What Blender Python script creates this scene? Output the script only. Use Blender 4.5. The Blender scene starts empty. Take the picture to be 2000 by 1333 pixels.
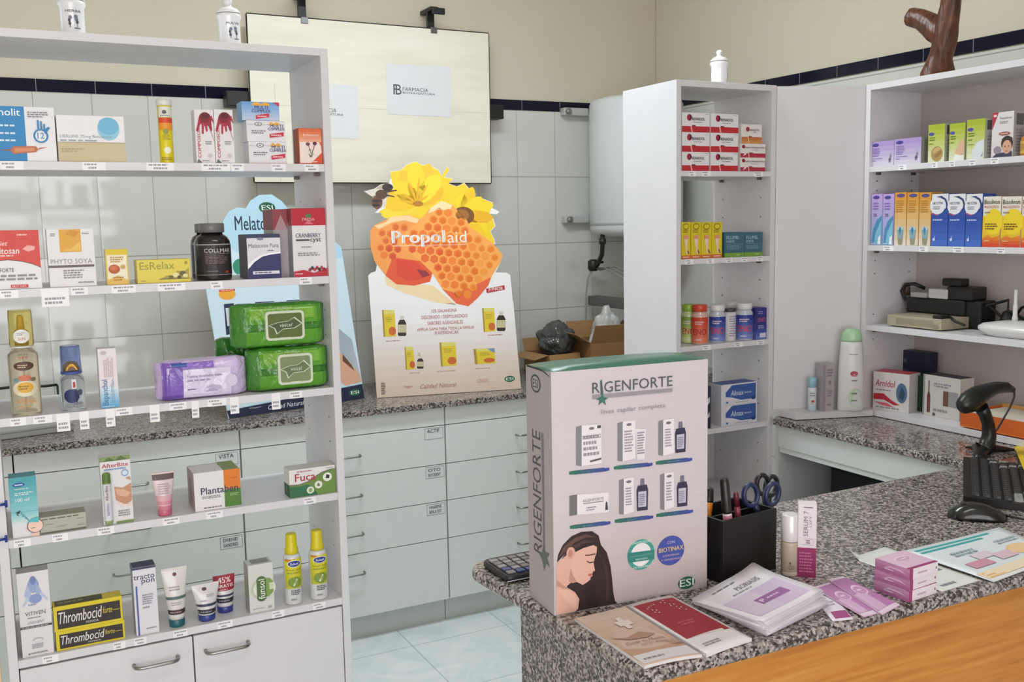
import bpy, bmesh, math, random
from mathutils import Vector, Matrix, noise
random.seed(7)
PI = math.pi
SC = bpy.context.scene
COL = SC.collection

# ------------------------------------------------------------------ camera
FPX, YAW, PIT, ROL, CAMZ = 1933.16, math.radians(27.2884), math.radians(-6.8806), math.radians(-1.0888), 1.6
_f = Vector((math.sin(YAW)*math.cos(PIT), math.cos(YAW)*math.cos(PIT), math.sin(PIT)))
_r = Vector((math.cos(YAW), -math.sin(YAW), 0)); _u = _r.cross(_f)
CR = _r*math.cos(ROL) + _u*math.sin(ROL); CU = _u*math.cos(ROL) - _r*math.sin(ROL); CF = _f
CP = Vector((0, 0, CAMZ))
cd = bpy.data.cameras.new('camera'); cam = bpy.data.objects.new('camera', cd); COL.objects.link(cam)
M = Matrix.Identity(4)
for i in range(3):
    M[i][0], M[i][1], M[i][2], M[i][3] = CR[i], CU[i], -CF[i], CP[i]
cam.matrix_world = M
cd.sensor_width = 36; cd.lens = FPX/2000*36; cd.clip_start = 0.02; cd.clip_end = 100
SC.camera = cam

# ------------------------------------------------------------------ world, lights, exposure
SC.view_settings.view_transform = 'Standard'; SC.view_settings.look = 'None'
SC.view_settings.gamma = 1; SC.view_settings.use_curve_mapping = False
SC.view_settings.exposure = -0.12
SC.cycles.max_bounces = 14; SC.cycles.diffuse_bounces = 9; SC.cycles.transmission_bounces = 10
w = bpy.data.worlds.new('world'); SC.world = w; w.use_nodes = True
bg = w.node_tree.nodes['Background']; bg.inputs[0].default_value = (0.80, 0.88, 1.0, 1); bg.inputs[1].default_value = 1.0
def area(name, loc, rot, sx, sy, power, col):
    l = bpy.data.lights.new(name, 'AREA'); l.shape = 'RECTANGLE'; l.size = sx; l.size_y = sy
    l.energy = power; l.color = col
    o = bpy.data.objects.new(name, l); COL.objects.link(o); o.location = loc; o.rotation_euler = rot
    return o
# daylight through the shop front behind the viewer (faces +Y), and through the left hand window (faces +X)
area('shopfront_daylight', (-0.45, -1.93, 1.35), (math.radians(90), 0, 0), 2.9, 2.3, 104, (1.0, 0.95, 0.975))
area('side_window_daylight', (-2.23, 3.35, 1.75), (math.radians(90), 0, math.radians(-90)), 1.2, 1.5, 12, (0.86, 0.95, 1.0))
# two added unseen fill lamps, brightening the counter, tower side and right wall
area('overhead_fill_light', (0.8, 0.6, 2.93), (0, 0, 0), 1.2, 0.3, 11, (1.0, 0.97, 0.93))
area('overhead_fill_light', (1.25, 2.65, 2.93), (0, 0, 0), 1.2, 0.3, 34, (0.86, 0.955, 1.0))

# ------------------------------------------------------------------ helpers
def ray(x, y): return CR*((x-1000)/FPX) - CU*((y-666.5)/FPX) + CF
def at(x, y, ax, val):
    d = ray(x, y); k = 'XYZ'.index(ax); return CP + d*((val-CP[k])/d[k])
def atp(x, y, P0, n):
    d = ray(x, y); return CP + d*((P0-CP).dot(n)/d.dot(n))
def lin(h):
    h = h.lstrip('#'); v = [int(h[i:i+2], 16)/255 for i in (0, 2, 4)]
    return tuple(c/12.92 if c <= .04045 else ((c+.055)/1.055)**2.4 for c in v) + (1,)
_mats = {}
def mat(h, rough=.5, metal=0, trans=0, spec=.5, vary=0.03, alpha=1, coat=0, ior=1.5):
    key = (h, rough, metal, trans, spec, vary, alpha, coat, ior)
    if key in _mats: return _mats[key]
    m = bpy.data.materials.new('mat_'+h.strip('#')); m.use_nodes = True; nt = m.node_tree; b = nt.nodes['Principled BSDF']
    c = lin(h); b.inputs['Base Color'].default_value = c; b.inputs['Roughness'].default_value = rough
    b.inputs['Metallic'].default_value = metal; b.inputs['Transmission Weight'].default_value = trans
    b.inputs['Specular IOR Level'].default_value = spec; b.inputs['Alpha'].default_value = alpha
    b.inputs['IOR'].default_value = ior
    if coat: b.inputs['Coat Weight'].default_value = coat; b.inputs['Coat Roughness'].default_value = .1
    if vary and not trans:
        tc = nt.nodes.new('ShaderNodeTexCoord'); nz = nt.nodes.new('ShaderNodeTexNoise'); nz.inputs['Scale'].default_value = 14
        mx = nt.nodes.new('ShaderNodeMix'); mx.data_type = 'RGBA'
        mx.inputs[6].default_value = tuple(x*(1-vary) for x in c[:3])+(1,); mx.inputs[7].default_value = tuple(min(1, x*(1+vary)) for x in c[:3])+(1,)
        nt.links.new(tc.outputs['Object'], nz.inputs['Vector']); nt.links.new(nz.outputs['Fac'], mx.inputs[0]); nt.links.new(mx.outputs[2], b.inputs['Base Color'])
    _mats[key] = m; return m
def custom(name, build):
    m = bpy.data.materials.new(name); m.use_nodes = True; nt = m.node_tree
    build(nt, nt.nodes['Principled BSDF'], lambda t, **k: _node(nt, t, k), nt.links.new); return m
def _node(nt, t, k):
    n = nt.nodes.new('ShaderNode'+t)
    for a, v in k.items():
        if a.startswith('i_'): n.inputs[a[2:].replace('_', ' ')].default_value = v
        else: setattr(n, a, v)
    return n
def ramp(N, stops, interp='LINEAR'):
    r = N('ValToRGB'); e = r.color_ramp; e.interpolation = interp
    while len(e.elements) < len(stops): e.elements.new(.5)
    for el, (p, c) in zip(e.elements, stops): el.position = p; el.color = lin(c)
    return r
def tag(o, label=None, cat=None, group=None, kind=None):
    for k, v in (('label', label), ('category', cat), ('group', group), ('kind', kind)):
        if v: o[k] = v
    return o
def empty(name, loc, label, cat, group=None, rz=0):
    o = bpy.data.objects.new(name, None); COL.objects.link(o); o.location = loc; o.rotation_euler = (0, 0, rz); o.empty_display_size = .05
    return tag(o, label, cat, group)
def kids(o): return [c for c in bpy.data.objects if c.parent == o]
def copy_tree(o, loc=None, parent=None, label=None):
    c = o.copy(); COL.objects.link(c)
    if parent is not None: c.parent = parent
    if loc is not None: c.location = loc
    if label: c['label'] = label
    for ch in kids(o): copy_tree(ch, None, c)
    return c

_txt = {}
def text_geo(s, shear=0, bold=0):
    key = (s, shear, bold)
    if key in _txt: return _txt[key]
    cu = bpy.data.curves.new('t', 'FONT'); cu.body = s; cu.resolution_u = 2; cu.shear = shear; cu.offset = bold
    o = bpy.data.objects.new('t', cu); COL.objects.link(o)
    dg = bpy.context.evaluated_depsgraph_get(); me = bpy.data.meshes.new_from_object(o.evaluated_get(dg))
    vs = [(v.co.x, v.co.y) for v in me.vertices]; fs = [tuple(p.vertices) for p in me.polygons]
    bpy.data.objects.remove(o); bpy.data.curves.remove(cu); bpy.data.meshes.remove(me)
    if vs:
        x0, x1 = min(v[0] for v in vs), max(v[0] for v in vs); y0, y1 = min(v[1] for v in vs), max(v[1] for v in vs)
        vs = [((x-x0)/max(x1-x0, 1e-6), (y-y0)/max(y1-y0, 1e-6)) for x, y in vs]
    _txt[key] = (vs, fs); return _txt[key]

class MB:
    """collects shapes into one mesh"""
    def __init__(s): s.bm = bmesh.new(); s.mats = []; s.lay = 0
    def mi(s, m):
        if isinstance(m, str): m = mat(m)
        if m not in s.mats: s.mats.append(m)
        return s.mats.index(m)
    def face(s, pts, m, smooth=False):
        vs = [s.bm.verts.new(p) for p in pts]
        f = s.bm.faces.new(vs); f.material_index = s.mi(m); f.smooth = smooth; return f
    def box(s, a, b, m, bev=0, X=None):
        r = bmesh.ops.create_cube(s.bm, size=1); vs = r['verts']
        for v in vs:
            v.co = Vector([(a[i]+b[i])/2 + v.co[i]*(b[i]-a[i]) for i in range(3)])
        fs = set(f for v in vs for f in v.link_faces); k = s.mi(m)
        for f in fs: f.material_index = k
        if bev:
            es = list(set(e for v in vs for e in v.link_edges))
            rr = bmesh.ops.bevel(s.bm, geom=es, offset=bev, segments=2, affect='EDGES', profile=.5)
            for f in rr['faces']: f.material_index = k
            vs = list(set(v for f in list(rr['faces']) for v in f.verts) | set(v for v in vs if v.is_valid))
            allv = set()
            for v in vs:
                for f in v.link_faces: allv.update(f.verts)
            vs = list(allv)
        if X is not None:
            for v in vs: v.co = X @ v.co
        return vs
    def prism(s, pts, vec, m, ms=None):
        """pts: closed 3D outline, extruded by vec"""
        vec = Vector(vec); a = [s.bm.verts.new(p) for p in pts]; b = [s.bm.verts.new(Vector(p)+vec) for p in pts]
        k = s.mi(m); k2 = s.mi(ms) if ms else k
        f = s.bm.faces.new(a); f.material_index = k
        f = s.bm.faces.new(b[::-1]); f.material_index = k2
        n = len(a)
        for i in range(n):
            f = s.bm.faces.new((a[i], b[i], b[(i+1) % n], a[(i+1) % n])); f.material_index = k2
    def rings(s, R, mats, cap=(True, True), smooth=True, closed=True):
        """R: list of rings of points; mats: one material, or one per gap"""
        V = [[s.bm.verts.new(p) for p in r] for r in R]; n = len(V[0])
        ml = mats if isinstance(mats, list) else [mats]*(len(R)-1)
        for i in range(len(V)-1):
            k = s.mi(ml[i])
            for j in range(n if closed else n-1):
                f = s.bm.faces.new((V[i][j], V[i][(j+1) % n], V[i+1][(j+1) % n], V[i+1][j])); f.material_index = k; f.smooth = smooth
        if cap[0]: f = s.bm.faces.new(V[0][::-1]); f.material_index = s.mi(ml[0])
        if cap[1]: f = s.bm.faces.new(V[-1]); f.material_index = s.mi(ml[-1])
    def loft(s, prof, mats, seg=28, c=(0, 0, 0), ex=2.0, cap=(True, True), X=None, smooth=True):
        """prof: (z, rx, ry[, ox, oy]) rings of superellipses about the z axis"""
        R = []
        for p in prof:
            z, rx, ry = p[:3]; ox, oy = (p[3], p[4]) if len(p) > 4 else (0, 0); e = p[5] if len(p) > 5 else ex; r = []
            for j in range(seg):
                a = 2*PI*j/seg; ca, sa = math.cos(a), math.sin(a)
                q = Vector((c[0]+ox+rx*math.copysign(abs(ca)**(2/e), ca), c[1]+oy+ry*math.copysign(abs(sa)**(2/e), sa), c[2]+z))
                r.append(X @ q if X is not None else q)
            R.append(r)
        s.rings(R, mats, cap, smooth)
    def lathe(s, prof, mats, seg=28, c=(0, 0, 0), cap=(True, True), X=None):
        s.loft([(z, r, r) for r, z in prof], mats, seg, c, 2.0, cap, X)
    def tube(s, path, r, m, seg=10, cap=True, flat=1):
        path = [Vector(p) for p in path]; n = len(path); R = []
        rr = r if isinstance(r, (list, tuple)) else [r]*n
        up = None
        for i, p in enumerate(path):
            t = (path[min(i+1, n-1)]-path[max(i-1, 0)]).normalized()
            if up is None:
                up = t.cross(Vector((0, 0, 1)) if abs(t.z) < .9 else Vector((1, 0, 0))).normalized()
            else:
                up = (up - t*up.dot(t)).normalized()
            v = t.cross(up)
            R.append([p + (up*math.cos(2*PI*j/seg) + v*flat*math.sin(2*PI*j/seg))*rr[i] for j in range(seg)])
        s.rings(R, m, (cap, cap))
    # ---- printing on a face: F(u, v, off) -> point, (W, H) its size
    def rect(s, F, x0, y0, x1, y1, m, n=1):
        s.lay += 1; off = s.lay*.00012+.00012; k = s.mi(m)
        for i in range(n):
            a, b = x0+(x1-x0)*i/n, x0+(x1-x0)*(i+1)/n
            f = s.bm.faces.new([s.bm.verts.new(F(x, y, off)) for x, y in ((a, y0), (b, y0), (b, y1), (a, y1))]); f.material_index = k
    def poly(s, F, pts, m):
        s.lay += 1; off = s.lay*.00012+.00012
        f = s.bm.faces.new([s.bm.verts.new(F(x, y, off)) for x, y in pts]); f.material_index = s.mi(m)
    def ell(s, F, cx, cy, rx, ry, m, n=24, strips=False):
        if not strips:
            return s.poly(F, [(cx+rx*math.cos(2*PI*i/n), cy+ry*math.sin(2*PI*i/n)) for i in range(n)], m)
        s.lay += 1; off = s.lay*.00012+.00012; k = s.mi(m); q = 14
        for i in range(q):
            a, b = -math.cos(PI*i/q), -math.cos(PI*(i+1)/q); ha, hb = math.sqrt(max(0, 1-a*a))+1e-3, math.sqrt(max(0, 1-b*b))+1e-3
            f = s.bm.faces.new([s.bm.verts.new(F(cx+rx*x, cy+ry*y, off)) for x, y in ((a, -ha), (b, -hb), (b, hb), (a, ha))]); f.material_index = k
    def text(s, F, t, x0, y0, x1, y1, m, shear=0, bold=0, rot=0):
        if bold > .004:      # heavier strokes: the letters set twice, a hair apart
            e = bold*.9/max(len(t), 2)
            dx, dy = ((x1-x0)*e, 0) if not rot else (0, (y1-y0)*e)
            for q in (-1, 1): s.text(F, t, x0+q*dx, y0+q*dy, x1+q*dx, y1+q*dy, m, shear, 0, rot)
            return
        vs, fs = text_geo(t, shear, 0)
        if not vs: return
        s.lay += 1; off = s.lay*.00012+.00012; k = s.mi(m); out = []
        for a, b in vs:
            if rot == 90: a, b = 1-b, a
            elif rot == -90: a, b = b, 1-a
            out.append(s.bm.verts.new(F(x0+(x1-x0)*a, y0+(y1-y0)*b, off)))
        for f in fs:
            try: g = s.bm.faces.new([out[i] for i in f]); g.material_index = k
            except ValueError: pass
    def micro(s, F, x0, y0, x1, y1, rows, m, seed=0, cov=.55, vert=False):
        """lines of print too small to read"""
        rnd = random.Random(seed+rows*31+int(x0*999)); s.lay += 1; off = s.lay*.00012+.00012; k = s.mi(m)
        for r in range(rows):
            h = 1/rows; yb = r*h+h*(1-cov)/2; x = 0; end = 1-rnd.random()*.25 if r else 1-rnd.random()*.4
            while x < end:
                L = min(end-x, .06+rnd.random()*.14)
                q = ((x, yb), (x+L, yb), (x+L, yb+h*cov), (x, yb+h*cov))
                if vert: q = tuple((1-b, a) for a, b in q)
                f = s.bm.faces.new([s.bm.verts.new(F(x0+(x1-x0)*a, y0+(y1-y0)*b, off)) for a, b in q]); f.material_index = k
                x += L+.035
    def draw(s, F, ops, wrap=False):
        for o in ops:
            k = o[0]
            if k == 'r': s.rect(F, *o[1:6], n=10 if wrap else 1)
            elif k == 'e': s.ell(F, *o[1:6], strips=wrap)
            elif k == 'p': s.poly(F, *o[1:3])
            elif k == 't': s.text(F, *o[1:7], **(o[7] if len(o) > 7 else {}))
            elif k == 'm': s.micro(F, *o[1:7], **(o[7] if len(o) > 7 else {}))
            elif k == 'g':   # printed colour blend, bands of ink: x0,y0,x1,y1,col0,col1,n
                x0, y0, x1, y1, c0, c1, n = o[1:8]; a, b = [int(c0[i:i+2], 16) for i in (1, 3, 5)], [int(c1[i:i+2], 16) for i in (1, 3, 5)]
                for i in range(n):
                    t = i/(n-1); c = '#%02x%02x%02x' % tuple(round(p+(q-p)*t) for p, q in zip(a, b))
                    s.rect(F, x0, y0+(y1-y0)*i/n, x1, y0+(y1-y0)*(i+1)/n, c, n=10 if wrap else 1)
    def build(s, name, parent=None, loc=None, rz=0, smooth=False, recalc=False):
        if recalc: bmesh.ops.recalc_face_normals(s.bm, faces=s.bm.faces)
        me = bpy.data.meshes.new(name); s.bm.to_mesh(me); s.bm.free()
        for m in s.mats: me.materials.append(m)
        if smooth:
            for p in me.polygons: p.use_smooth = True
        o = bpy.data.objects.new(name, me); COL.objects.link(o)
        if parent is not None: o.parent = parent
        if loc is not None: o.location = loc
        o.rotation_euler = (0, 0, rz)
        return o
def plane_face(O, U, V, W, H):
    O, U, V = Vector(O), Vector(U).normalized(), Vector(V).normalized(); N = U.cross(V)
    return lambda u, v, off=0: O + U*(u*W) + V*(v*H) + N*off
def wrap_face(rad, W, H, z0=0, ry=None):
    """front of a round body: rad(z) radius"""
    def F(u, v, off=0):
        z = z0+v*H; r = rad(z) if callable(rad) else rad; ryy = (ry(z) if callable(ry) else ry) if ry else r
        a = (u-.5)*W/r
        return Vector(((r+off+.0003)*math.sin(a), -(ryy+off+.0003)*math.cos(a), z))
    return F
def interp(prof):
    def f(z):
        if z <= prof[0][1]: return prof[0][0]
        for (r0, z0), (r1, z1) in zip(prof, prof[1:]):
            if z0 <= z <= z1: return r0+(r1-r0)*(z-z0)/max(z1-z0, 1e-9)
        return prof[-1][0]
    return f
def box_faces(w, d, h):
    return dict(front=plane_face((-w/2, -d/2, 0), (1, 0, 0), (0, 0, 1), w, h), left=plane_face((-w/2, d/2, 0), (0, -1, 0), (0, 0, 1), d, h),
                right=plane_face((w/2, -d/2, 0), (0, 1, 0), (0, 0, 1), d, h), top=plane_face((-w/2, -d/2, h), (1, 0, 0), (0, 1, 0), w, d))
# where a thing's front stands: ('Y', y) faces the shop, ('X', x) faces left
def fit(px, plane, zb):
    """px = (x left, x right, y top) in the photograph -> centre of the front's foot, width, height"""
    xl, xr, yt = px[:3]; ax, val = plane; ym = px[3] if len(px) > 3 else yt+60
    a, b = at(xl, ym, ax, val), at(xr, ym, ax, val)
    if ax == 'Y' and 2.25 < val < 2.39: a.x, b.x = max(a.x, -.0222), min(b.x, .6832)      # between the unit's side panels
    t = at((xl+xr)/2, yt, ax, val)
    return Vector(((a.x+b.x)/2, (a.y+b.y)/2, zb)), (b-a).length, t.z-zb
def carton(name, label, cat, px, plane, zb, depth, base, front=(), left=(), right=(), top=(), group=None, yaw=0, rough=.42, h=None, topcol=None, sidecol=None, push=0):
    c, wd, hh = fit(px, plane, zb); hh = h or hh
    rz = yaw + (-PI/2 if plane[0] == 'X' else 0)
    m = MB(); bm = mat(base, rough)
    m.box((-wd/2, -depth/2, 0), (wd/2, depth/2, hh), bm, .0006)
    fc = box_faces(wd, depth, hh)
    if topcol: m.rect(fc['top'], .01, .01, .99, .99, topcol)
    if sidecol:
        for q in ('left', 'right'): m.rect(fc[q], .01, .005, .99, .995, sidecol)
    for k, ops in (('front', front), ('left', left), ('right', right), ('top', top)):
        m.lay = 1; m.draw(fc[k], ops)
    # tuck flap seams at the upper end
    m.lay = 0
    m.rect(fc['top'], .03, .9, .97, .912, '#8d8a86')
    back = Matrix.Rotation(rz, 3, 'Z') @ Vector((0, depth/2+push, 0))
    o = m.build(name, None, c+back, rz); tag(o, label, cat, group)
    HEIGHT[o.name] = hh
    return o
HEIGHT = {}
def top_of(o): return o.location.z + HEIGHT[o.name] + .0002
# ------------------------------------------------------------------ the room
YB, XR, XL, YF, ZC = 4.09, 2.93, -2.2, -1.85, 3.0
def tiles(nt, b, N, L):
    g = N('NewGeometry'); sp = N('SeparateXYZ'); L(g.outputs['Position'], sp.inputs[0])
    def cell(axis, off, size):
        a = N('Math', operation='SUBTRACT'); L(sp.outputs[axis], a.inputs[0]); a.inputs[1].default_value = off
        d = N('Math', operation='DIVIDE'); L(a.outputs[0], d.inputs[0]); d.inputs[1].default_value = size; return d
    u, v = cell(0, .155, .2), cell(2, 1.805-.31*7, .31)
    ad = N('Math', operation='ADD'); L(u.outputs[0], ad.inputs[0]); y5 = N('Math', operation='DIVIDE'); L(sp.outputs[1], y5.inputs[0]); y5.inputs[1].default_value = .2
    if_y = N('Math', operation='MULTIPLY'); L(y5.outputs[0], if_y.inputs[0]); if_y.inputs[1].default_value = 0
    L(if_y.outputs[0], ad.inputs[1])
    cb = N('CombineXYZ'); L(ad.outputs[0], cb.inputs[0]); L(v.outputs[0], cb.inputs[1])
    br = N('TexBrick', offset=0, offset_frequency=1, squash=1)
    br.inputs['Color1'].default_value = lin('#d2d2cc'); br.inputs['Color2'].default_value = lin('#cecec8'); br.inputs['Mortar'].default_value = lin('#a2a39c')
    br.inputs['Scale'].default_value = 1; br.inputs['Brick Width'].default_value = 1; br.inputs['Row Height'].default_value = 1; br.inputs['Mortar Size'].default_value = .008; br.inputs['Mortar Smooth'].default_value = .2
    L(cb.outputs[0], br.inputs['Vector']); L(br.outputs['Color'], b.inputs['Base Color'])
    # every tile set a hair out of true, so each mirrors the windows a little differently
    fl = N('VectorMath', operation='FLOOR'); L(cb.outputs[0], fl.inputs[0]); wn = N('TexWhiteNoise'); L(fl.outputs[0], wn.inputs['Vector'])
    sb = N('VectorMath', operation='SUBTRACT'); L(wn.outputs['Color'], sb.inputs[0]); sb.inputs[1].default_value = (.5, .5, .5)
    sc = N('VectorMath', operation='SCALE'); L(sb.outputs[0], sc.inputs[0]); sc.inputs['Scale'].default_value = .022
    av = N('VectorMath', operation='ADD'); L(g.outputs['Normal'], av.inputs[0]); L(sc.outputs[0], av.inputs[1])
    nn = N('VectorMath', operation='NORMALIZE'); L(av.outputs[0], nn.inputs[0])
    nz = N('TexNoise', i_Scale=5.0); L(g.outputs['Position'], nz.inputs['Vector'])
    bp = N('Bump', i_Strength=.05, i_Distance=.004); L(nz.outputs['Fac'], bp.inputs['Height']); L(nn.outputs[0], bp.inputs['Normal']); L(bp.outputs[0], b.inputs['Normal'])
    b.inputs['Roughness'].default_value = .06; b.inputs['Specular IOR Level'].default_value = .5
M_TILE = custom('white_wall_tile', tiles)
def paint(c0, c1):
    def f(nt, b, N, L):
        g = N('NewGeometry'); nz = N('TexNoise', i_Scale=1.4, i_Detail=6.0); L(g.outputs['Position'], nz.inputs['Vector'])
        r = ramp(N, [(.3, c0), (.7, c1)]); L(nz.outputs['Fac'], r.inputs[0]); L(r.outputs[0], b.inputs['Base Color']); b.inputs['Roughness'].default_value = .75
        n2 = N('TexNoise', i_Scale=160.0); L(g.outputs['Position'], n2.inputs['Vector']); bp = N('Bump', i_Strength=.05, i_Distance=.002); L(n2.outputs['Fac'], bp.inputs['Height']); L(bp.outputs[0], b.inputs['Normal'])
    return f
M_CREAM = custom('cream_wall_paint', paint('#cdc5b2', '#d3ccba')); M_CEIL = custom('ceiling_paint', paint('#dedad2', '#e2dfd8'))
def granite(nt, b, N, L):
    g = N('TexCoord'); mp = N('Mapping'); L(g.outputs['Object'], mp.inputs[0])
    v1 = N('TexVoronoi', i_Scale=235.0, i_Randomness=1.0); n1 = N('TexNoise', i_Scale=95.0, i_Detail=4.0, i_Roughness=.65); n2 = N('TexNoise', i_Scale=22.0, i_Detail=2.0)
    for n in (v1, n1, n2): L(mp.outputs[0], n.inputs['Vector'])
    sp = N('SeparateColor'); L(v1.outputs['Color'], sp.inputs[0])
    mx = N('Mix', data_type='FLOAT'); mx.inputs[0].default_value = .60; L(sp.outputs[0], mx.inputs[2]); L(n1.outputs['Fac'], mx.inputs[3])
    ad = N('Math', operation='MULTIPLY_ADD'); L(n2.outputs['Fac'], ad.inputs[0]); ad.inputs[1].default_value = .16; L(mx.outputs[0], ad.inputs[2])
    r = ramp(N, [(.0, '#1f1d1c'), (.42, '#312d2b'), (.50, '#56504b'), (.58, '#7a726d'), (.67, '#9a918d'), (.78, '#b9b0ac'), (.95, '#74665d')]); L(ad.outputs[0], r.inputs[0])
    L(r.outputs[0], b.inputs['Base Color']); b.inputs['Roughness'].default_value = .16; b.inputs['Specular IOR Level'].default_value = .5
M_GRAN = custom('speckled_granite', granite)
def wood(c0, c1, c2, sc=1.0):
    def f(nt, b, N, L):
        g = N('TexCoord'); mp = N('Mapping'); mp.inputs['Scale'].default_value = (1.2*sc, 30*sc, 30*sc); L(g.outputs['Object'], mp.inputs[0])
        n = N('TexNoise', i_Scale=2.2, i_Detail=7.0, i_Roughness=.6, i_Distortion=.4); L(mp.outputs[0], n.inputs['Vector'])
        r = ramp(N, [(.3, c0), (.5, c1), (.7, c2)]); L(n.outputs['Fac'], r.inputs[0]); L(r.outputs[0], b.inputs['Base Color']); b.inputs['Roughness'].default_value = .35
    return f
M_WOOD = custom('orange_wood_veneer', wood('#ac6a26', '#be7c32', '#ca8d43'))
M_PALEWOOD = custom('pale_wood', wood('#cfb291', '#d9bf9f', '#e0c9ac'))
def floor_m(nt, b, N, L):
    g = N('NewGeometry'); mp = N('Mapping'); mp.inputs['Rotation'].default_value = (0, 0, math.radians(0)); mp.inputs['Location'].default_value = (-.097, .21, 0); L(g.outputs['Position'], mp.inputs[0])
    br = N('TexBrick', offset=0, offset_frequency=1); br.inputs['Scale'].default_value = 1; br.inputs['Brick Width'].default_value = .4; br.inputs['Row Height'].default_value = .4; br.inputs['Mortar Size'].default_value = .0016
    n = N('TexNoise', i_Scale=5.0, i_Detail=8.0, i_Roughness=.62, i_Distortion=1.2); L(g.outputs['Position'], n.inputs['Vector']); L(mp.outputs[0], br.inputs['Vector'])
    r = ramp(N, [(.3, '#c9d6d8'), (.5, '#dbe4e5'), (.72, '#e8edee')]); L(n.outputs['Fac'], r.inputs[0])
    L(r.outputs[0], br.inputs['Color1']); L(r.outputs[0], br.inputs['Color2']); br.inputs['Mortar'].default_value = lin('#9fabae')
    L(br.outputs['Color'], b.inputs['Base Color']); b.inputs['Roughness'].default_value = .22
M_FLOOR = custom('marbled_floor_tile', floor_m)
def trim_m(nt, b, N, L):
    g = N('NewGeometry'); sp = N('SeparateXYZ'); L(g.outputs['Position'], sp.inputs[0])
    nm = N('SeparateXYZ'); L(g.outputs['Normal'], nm.inputs[0]); ab = N('Math', operation='ABSOLUTE'); L(nm.outputs[0], ab.inputs[0]); gt = N('Math', operation='GREATER_THAN'); L(ab.outputs[0], gt.inputs[0]); gt.inputs[1].default_value = .5
    mx = N('Mix', data_type='FLOAT'); L(gt.outputs[0], mx.inputs[0]); L(sp.outputs[0], mx.inputs[2]); ys = N('Math', operation='SUBTRACT'); L(sp.outputs[1], ys.inputs[0]); ys.inputs[1].default_value = .109; L(ys.outputs[0], mx.inputs[3])
    a = N('Math', operation='SUBTRACT'); L(mx.outputs[0], a.inputs[0]); a.inputs[1].default_value = .155-2
    d = N('Math', operation='DIVIDE'); L(a.outputs[0], d.inputs[0]); d.inputs[1].default_value = .2013
    fr = N('Math', operation='FRACT'); L(d.outputs[0], fr.inputs[0]); lt = N('Math', operation='LESS_THAN'); L(fr.outputs[0], lt.inputs[0]); lt.inputs[1].default_value = .012
    m2 = N('Mix', data_type='RGBA'); L(lt.outputs[0], m2.inputs[0]); m2.inputs[6].default_value = lin('#0b0c24'); m2.inputs[7].default_value = lin('#8d8d90'); L(m2.outputs[2], b.inputs['Base Color'])
    b.inputs['Roughness'].default_value = .12; b.inputs['Specular IOR Level'].default_value = .25
M_TRIM = custom('dark_blue_border_tile', trim_m)
def struct(name, m): o = m.build(name); o['kind'] = 'structure'; return o
ZT0, ZT1 = 2.106, 2.152
m = MB(); m.box((XL, YF, -.1), (XR+.1, YB+.1, 0), M_FLOOR); struct('floor', m)
m = MB(); m.box((XL-.1, YF-.1, ZC), (XR+.1, YB+.1, ZC+.1), M_CEIL); struct('ceiling', m)
m = MB(); m.box((XL, YB, 0), (XR+.1, YB+.1, ZT0), M_TILE); m.box((XL, YB+.004, ZT0), (XR+.1, YB+.1, ZC), M_CREAM); struct('wall_back', m)
m = MB(); m.box((XR, YF, 0), (XR+.1, YB, ZT0+.02), M_TILE); m.box((XR+.004, YF, ZT0+.02), (XR+.1, YB, ZC), M_CREAM); struct('wall_right', m)
m = MB(); m.box((XL, YB-.003, ZT0), (XR-.003, YB+.02, ZT1), M_TRIM); struct('trim_1', m)
m = MB(); m.box((XR-.003, YF, 2.130), (XR+.02, YB-.003, 2.174), M_TRIM); struct('trim_2', m)
# left wall with a window opening
m = MB()
for a, b in (((YF, 0), (2.7, ZC)), ((4.0, 0), (YB, ZC)), ((2.7, 0), (4.0, .9)), ((2.7, 2.6), (4.0, ZC))):
    m.box((XL-.1, a[0], a[1]), (XL, b[0], b[1]), M_CREAM)
struct('wall_left', m)
frame = mat('#e6e4e0', .4); glass = mat('#ffffff', .0, trans=1)
def window(name, opening, axis, pos, nx, nz, t=.05):
    (a0, z0), (a1, z1) = opening; m = MB()
    def bar(p, q):
        (x0, za), (x1, zb) = p, q
        if axis == 'Y': m.box((x0, pos-.03, za), (x1, pos+.03, zb), frame, .004)
        else: m.box((pos-.03, x0, za), (pos+.03, x1, zb), frame, .004)
    bar((a0, z0), (a1, z0+t)); bar((a0, z1-t), (a1, z1)); bar((a0, z0+t), (a0+t, z1-t)); bar((a1-t, z0+t), (a1, z1-t))
    for i in range(1, nx): x = a0+(a1-a0)*i/nx; bar((x-t/2, z0+t), (x+t/2, z1-t))
    for i in range(1, nz):
        z = z0+(z1-z0)*i/nz
        for k in range(nx):
            xa, xb = a0+(a1-a0)*k/nx, a0+(a1-a0)*(k+1)/nx; bar((xa+t/2 if k else xa+t, z-t/2), (xb-t/2 if k < nx-1 else xb-t, z+t/2))
    o = m.build(name); o['kind'] = 'structure'; return o
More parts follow.
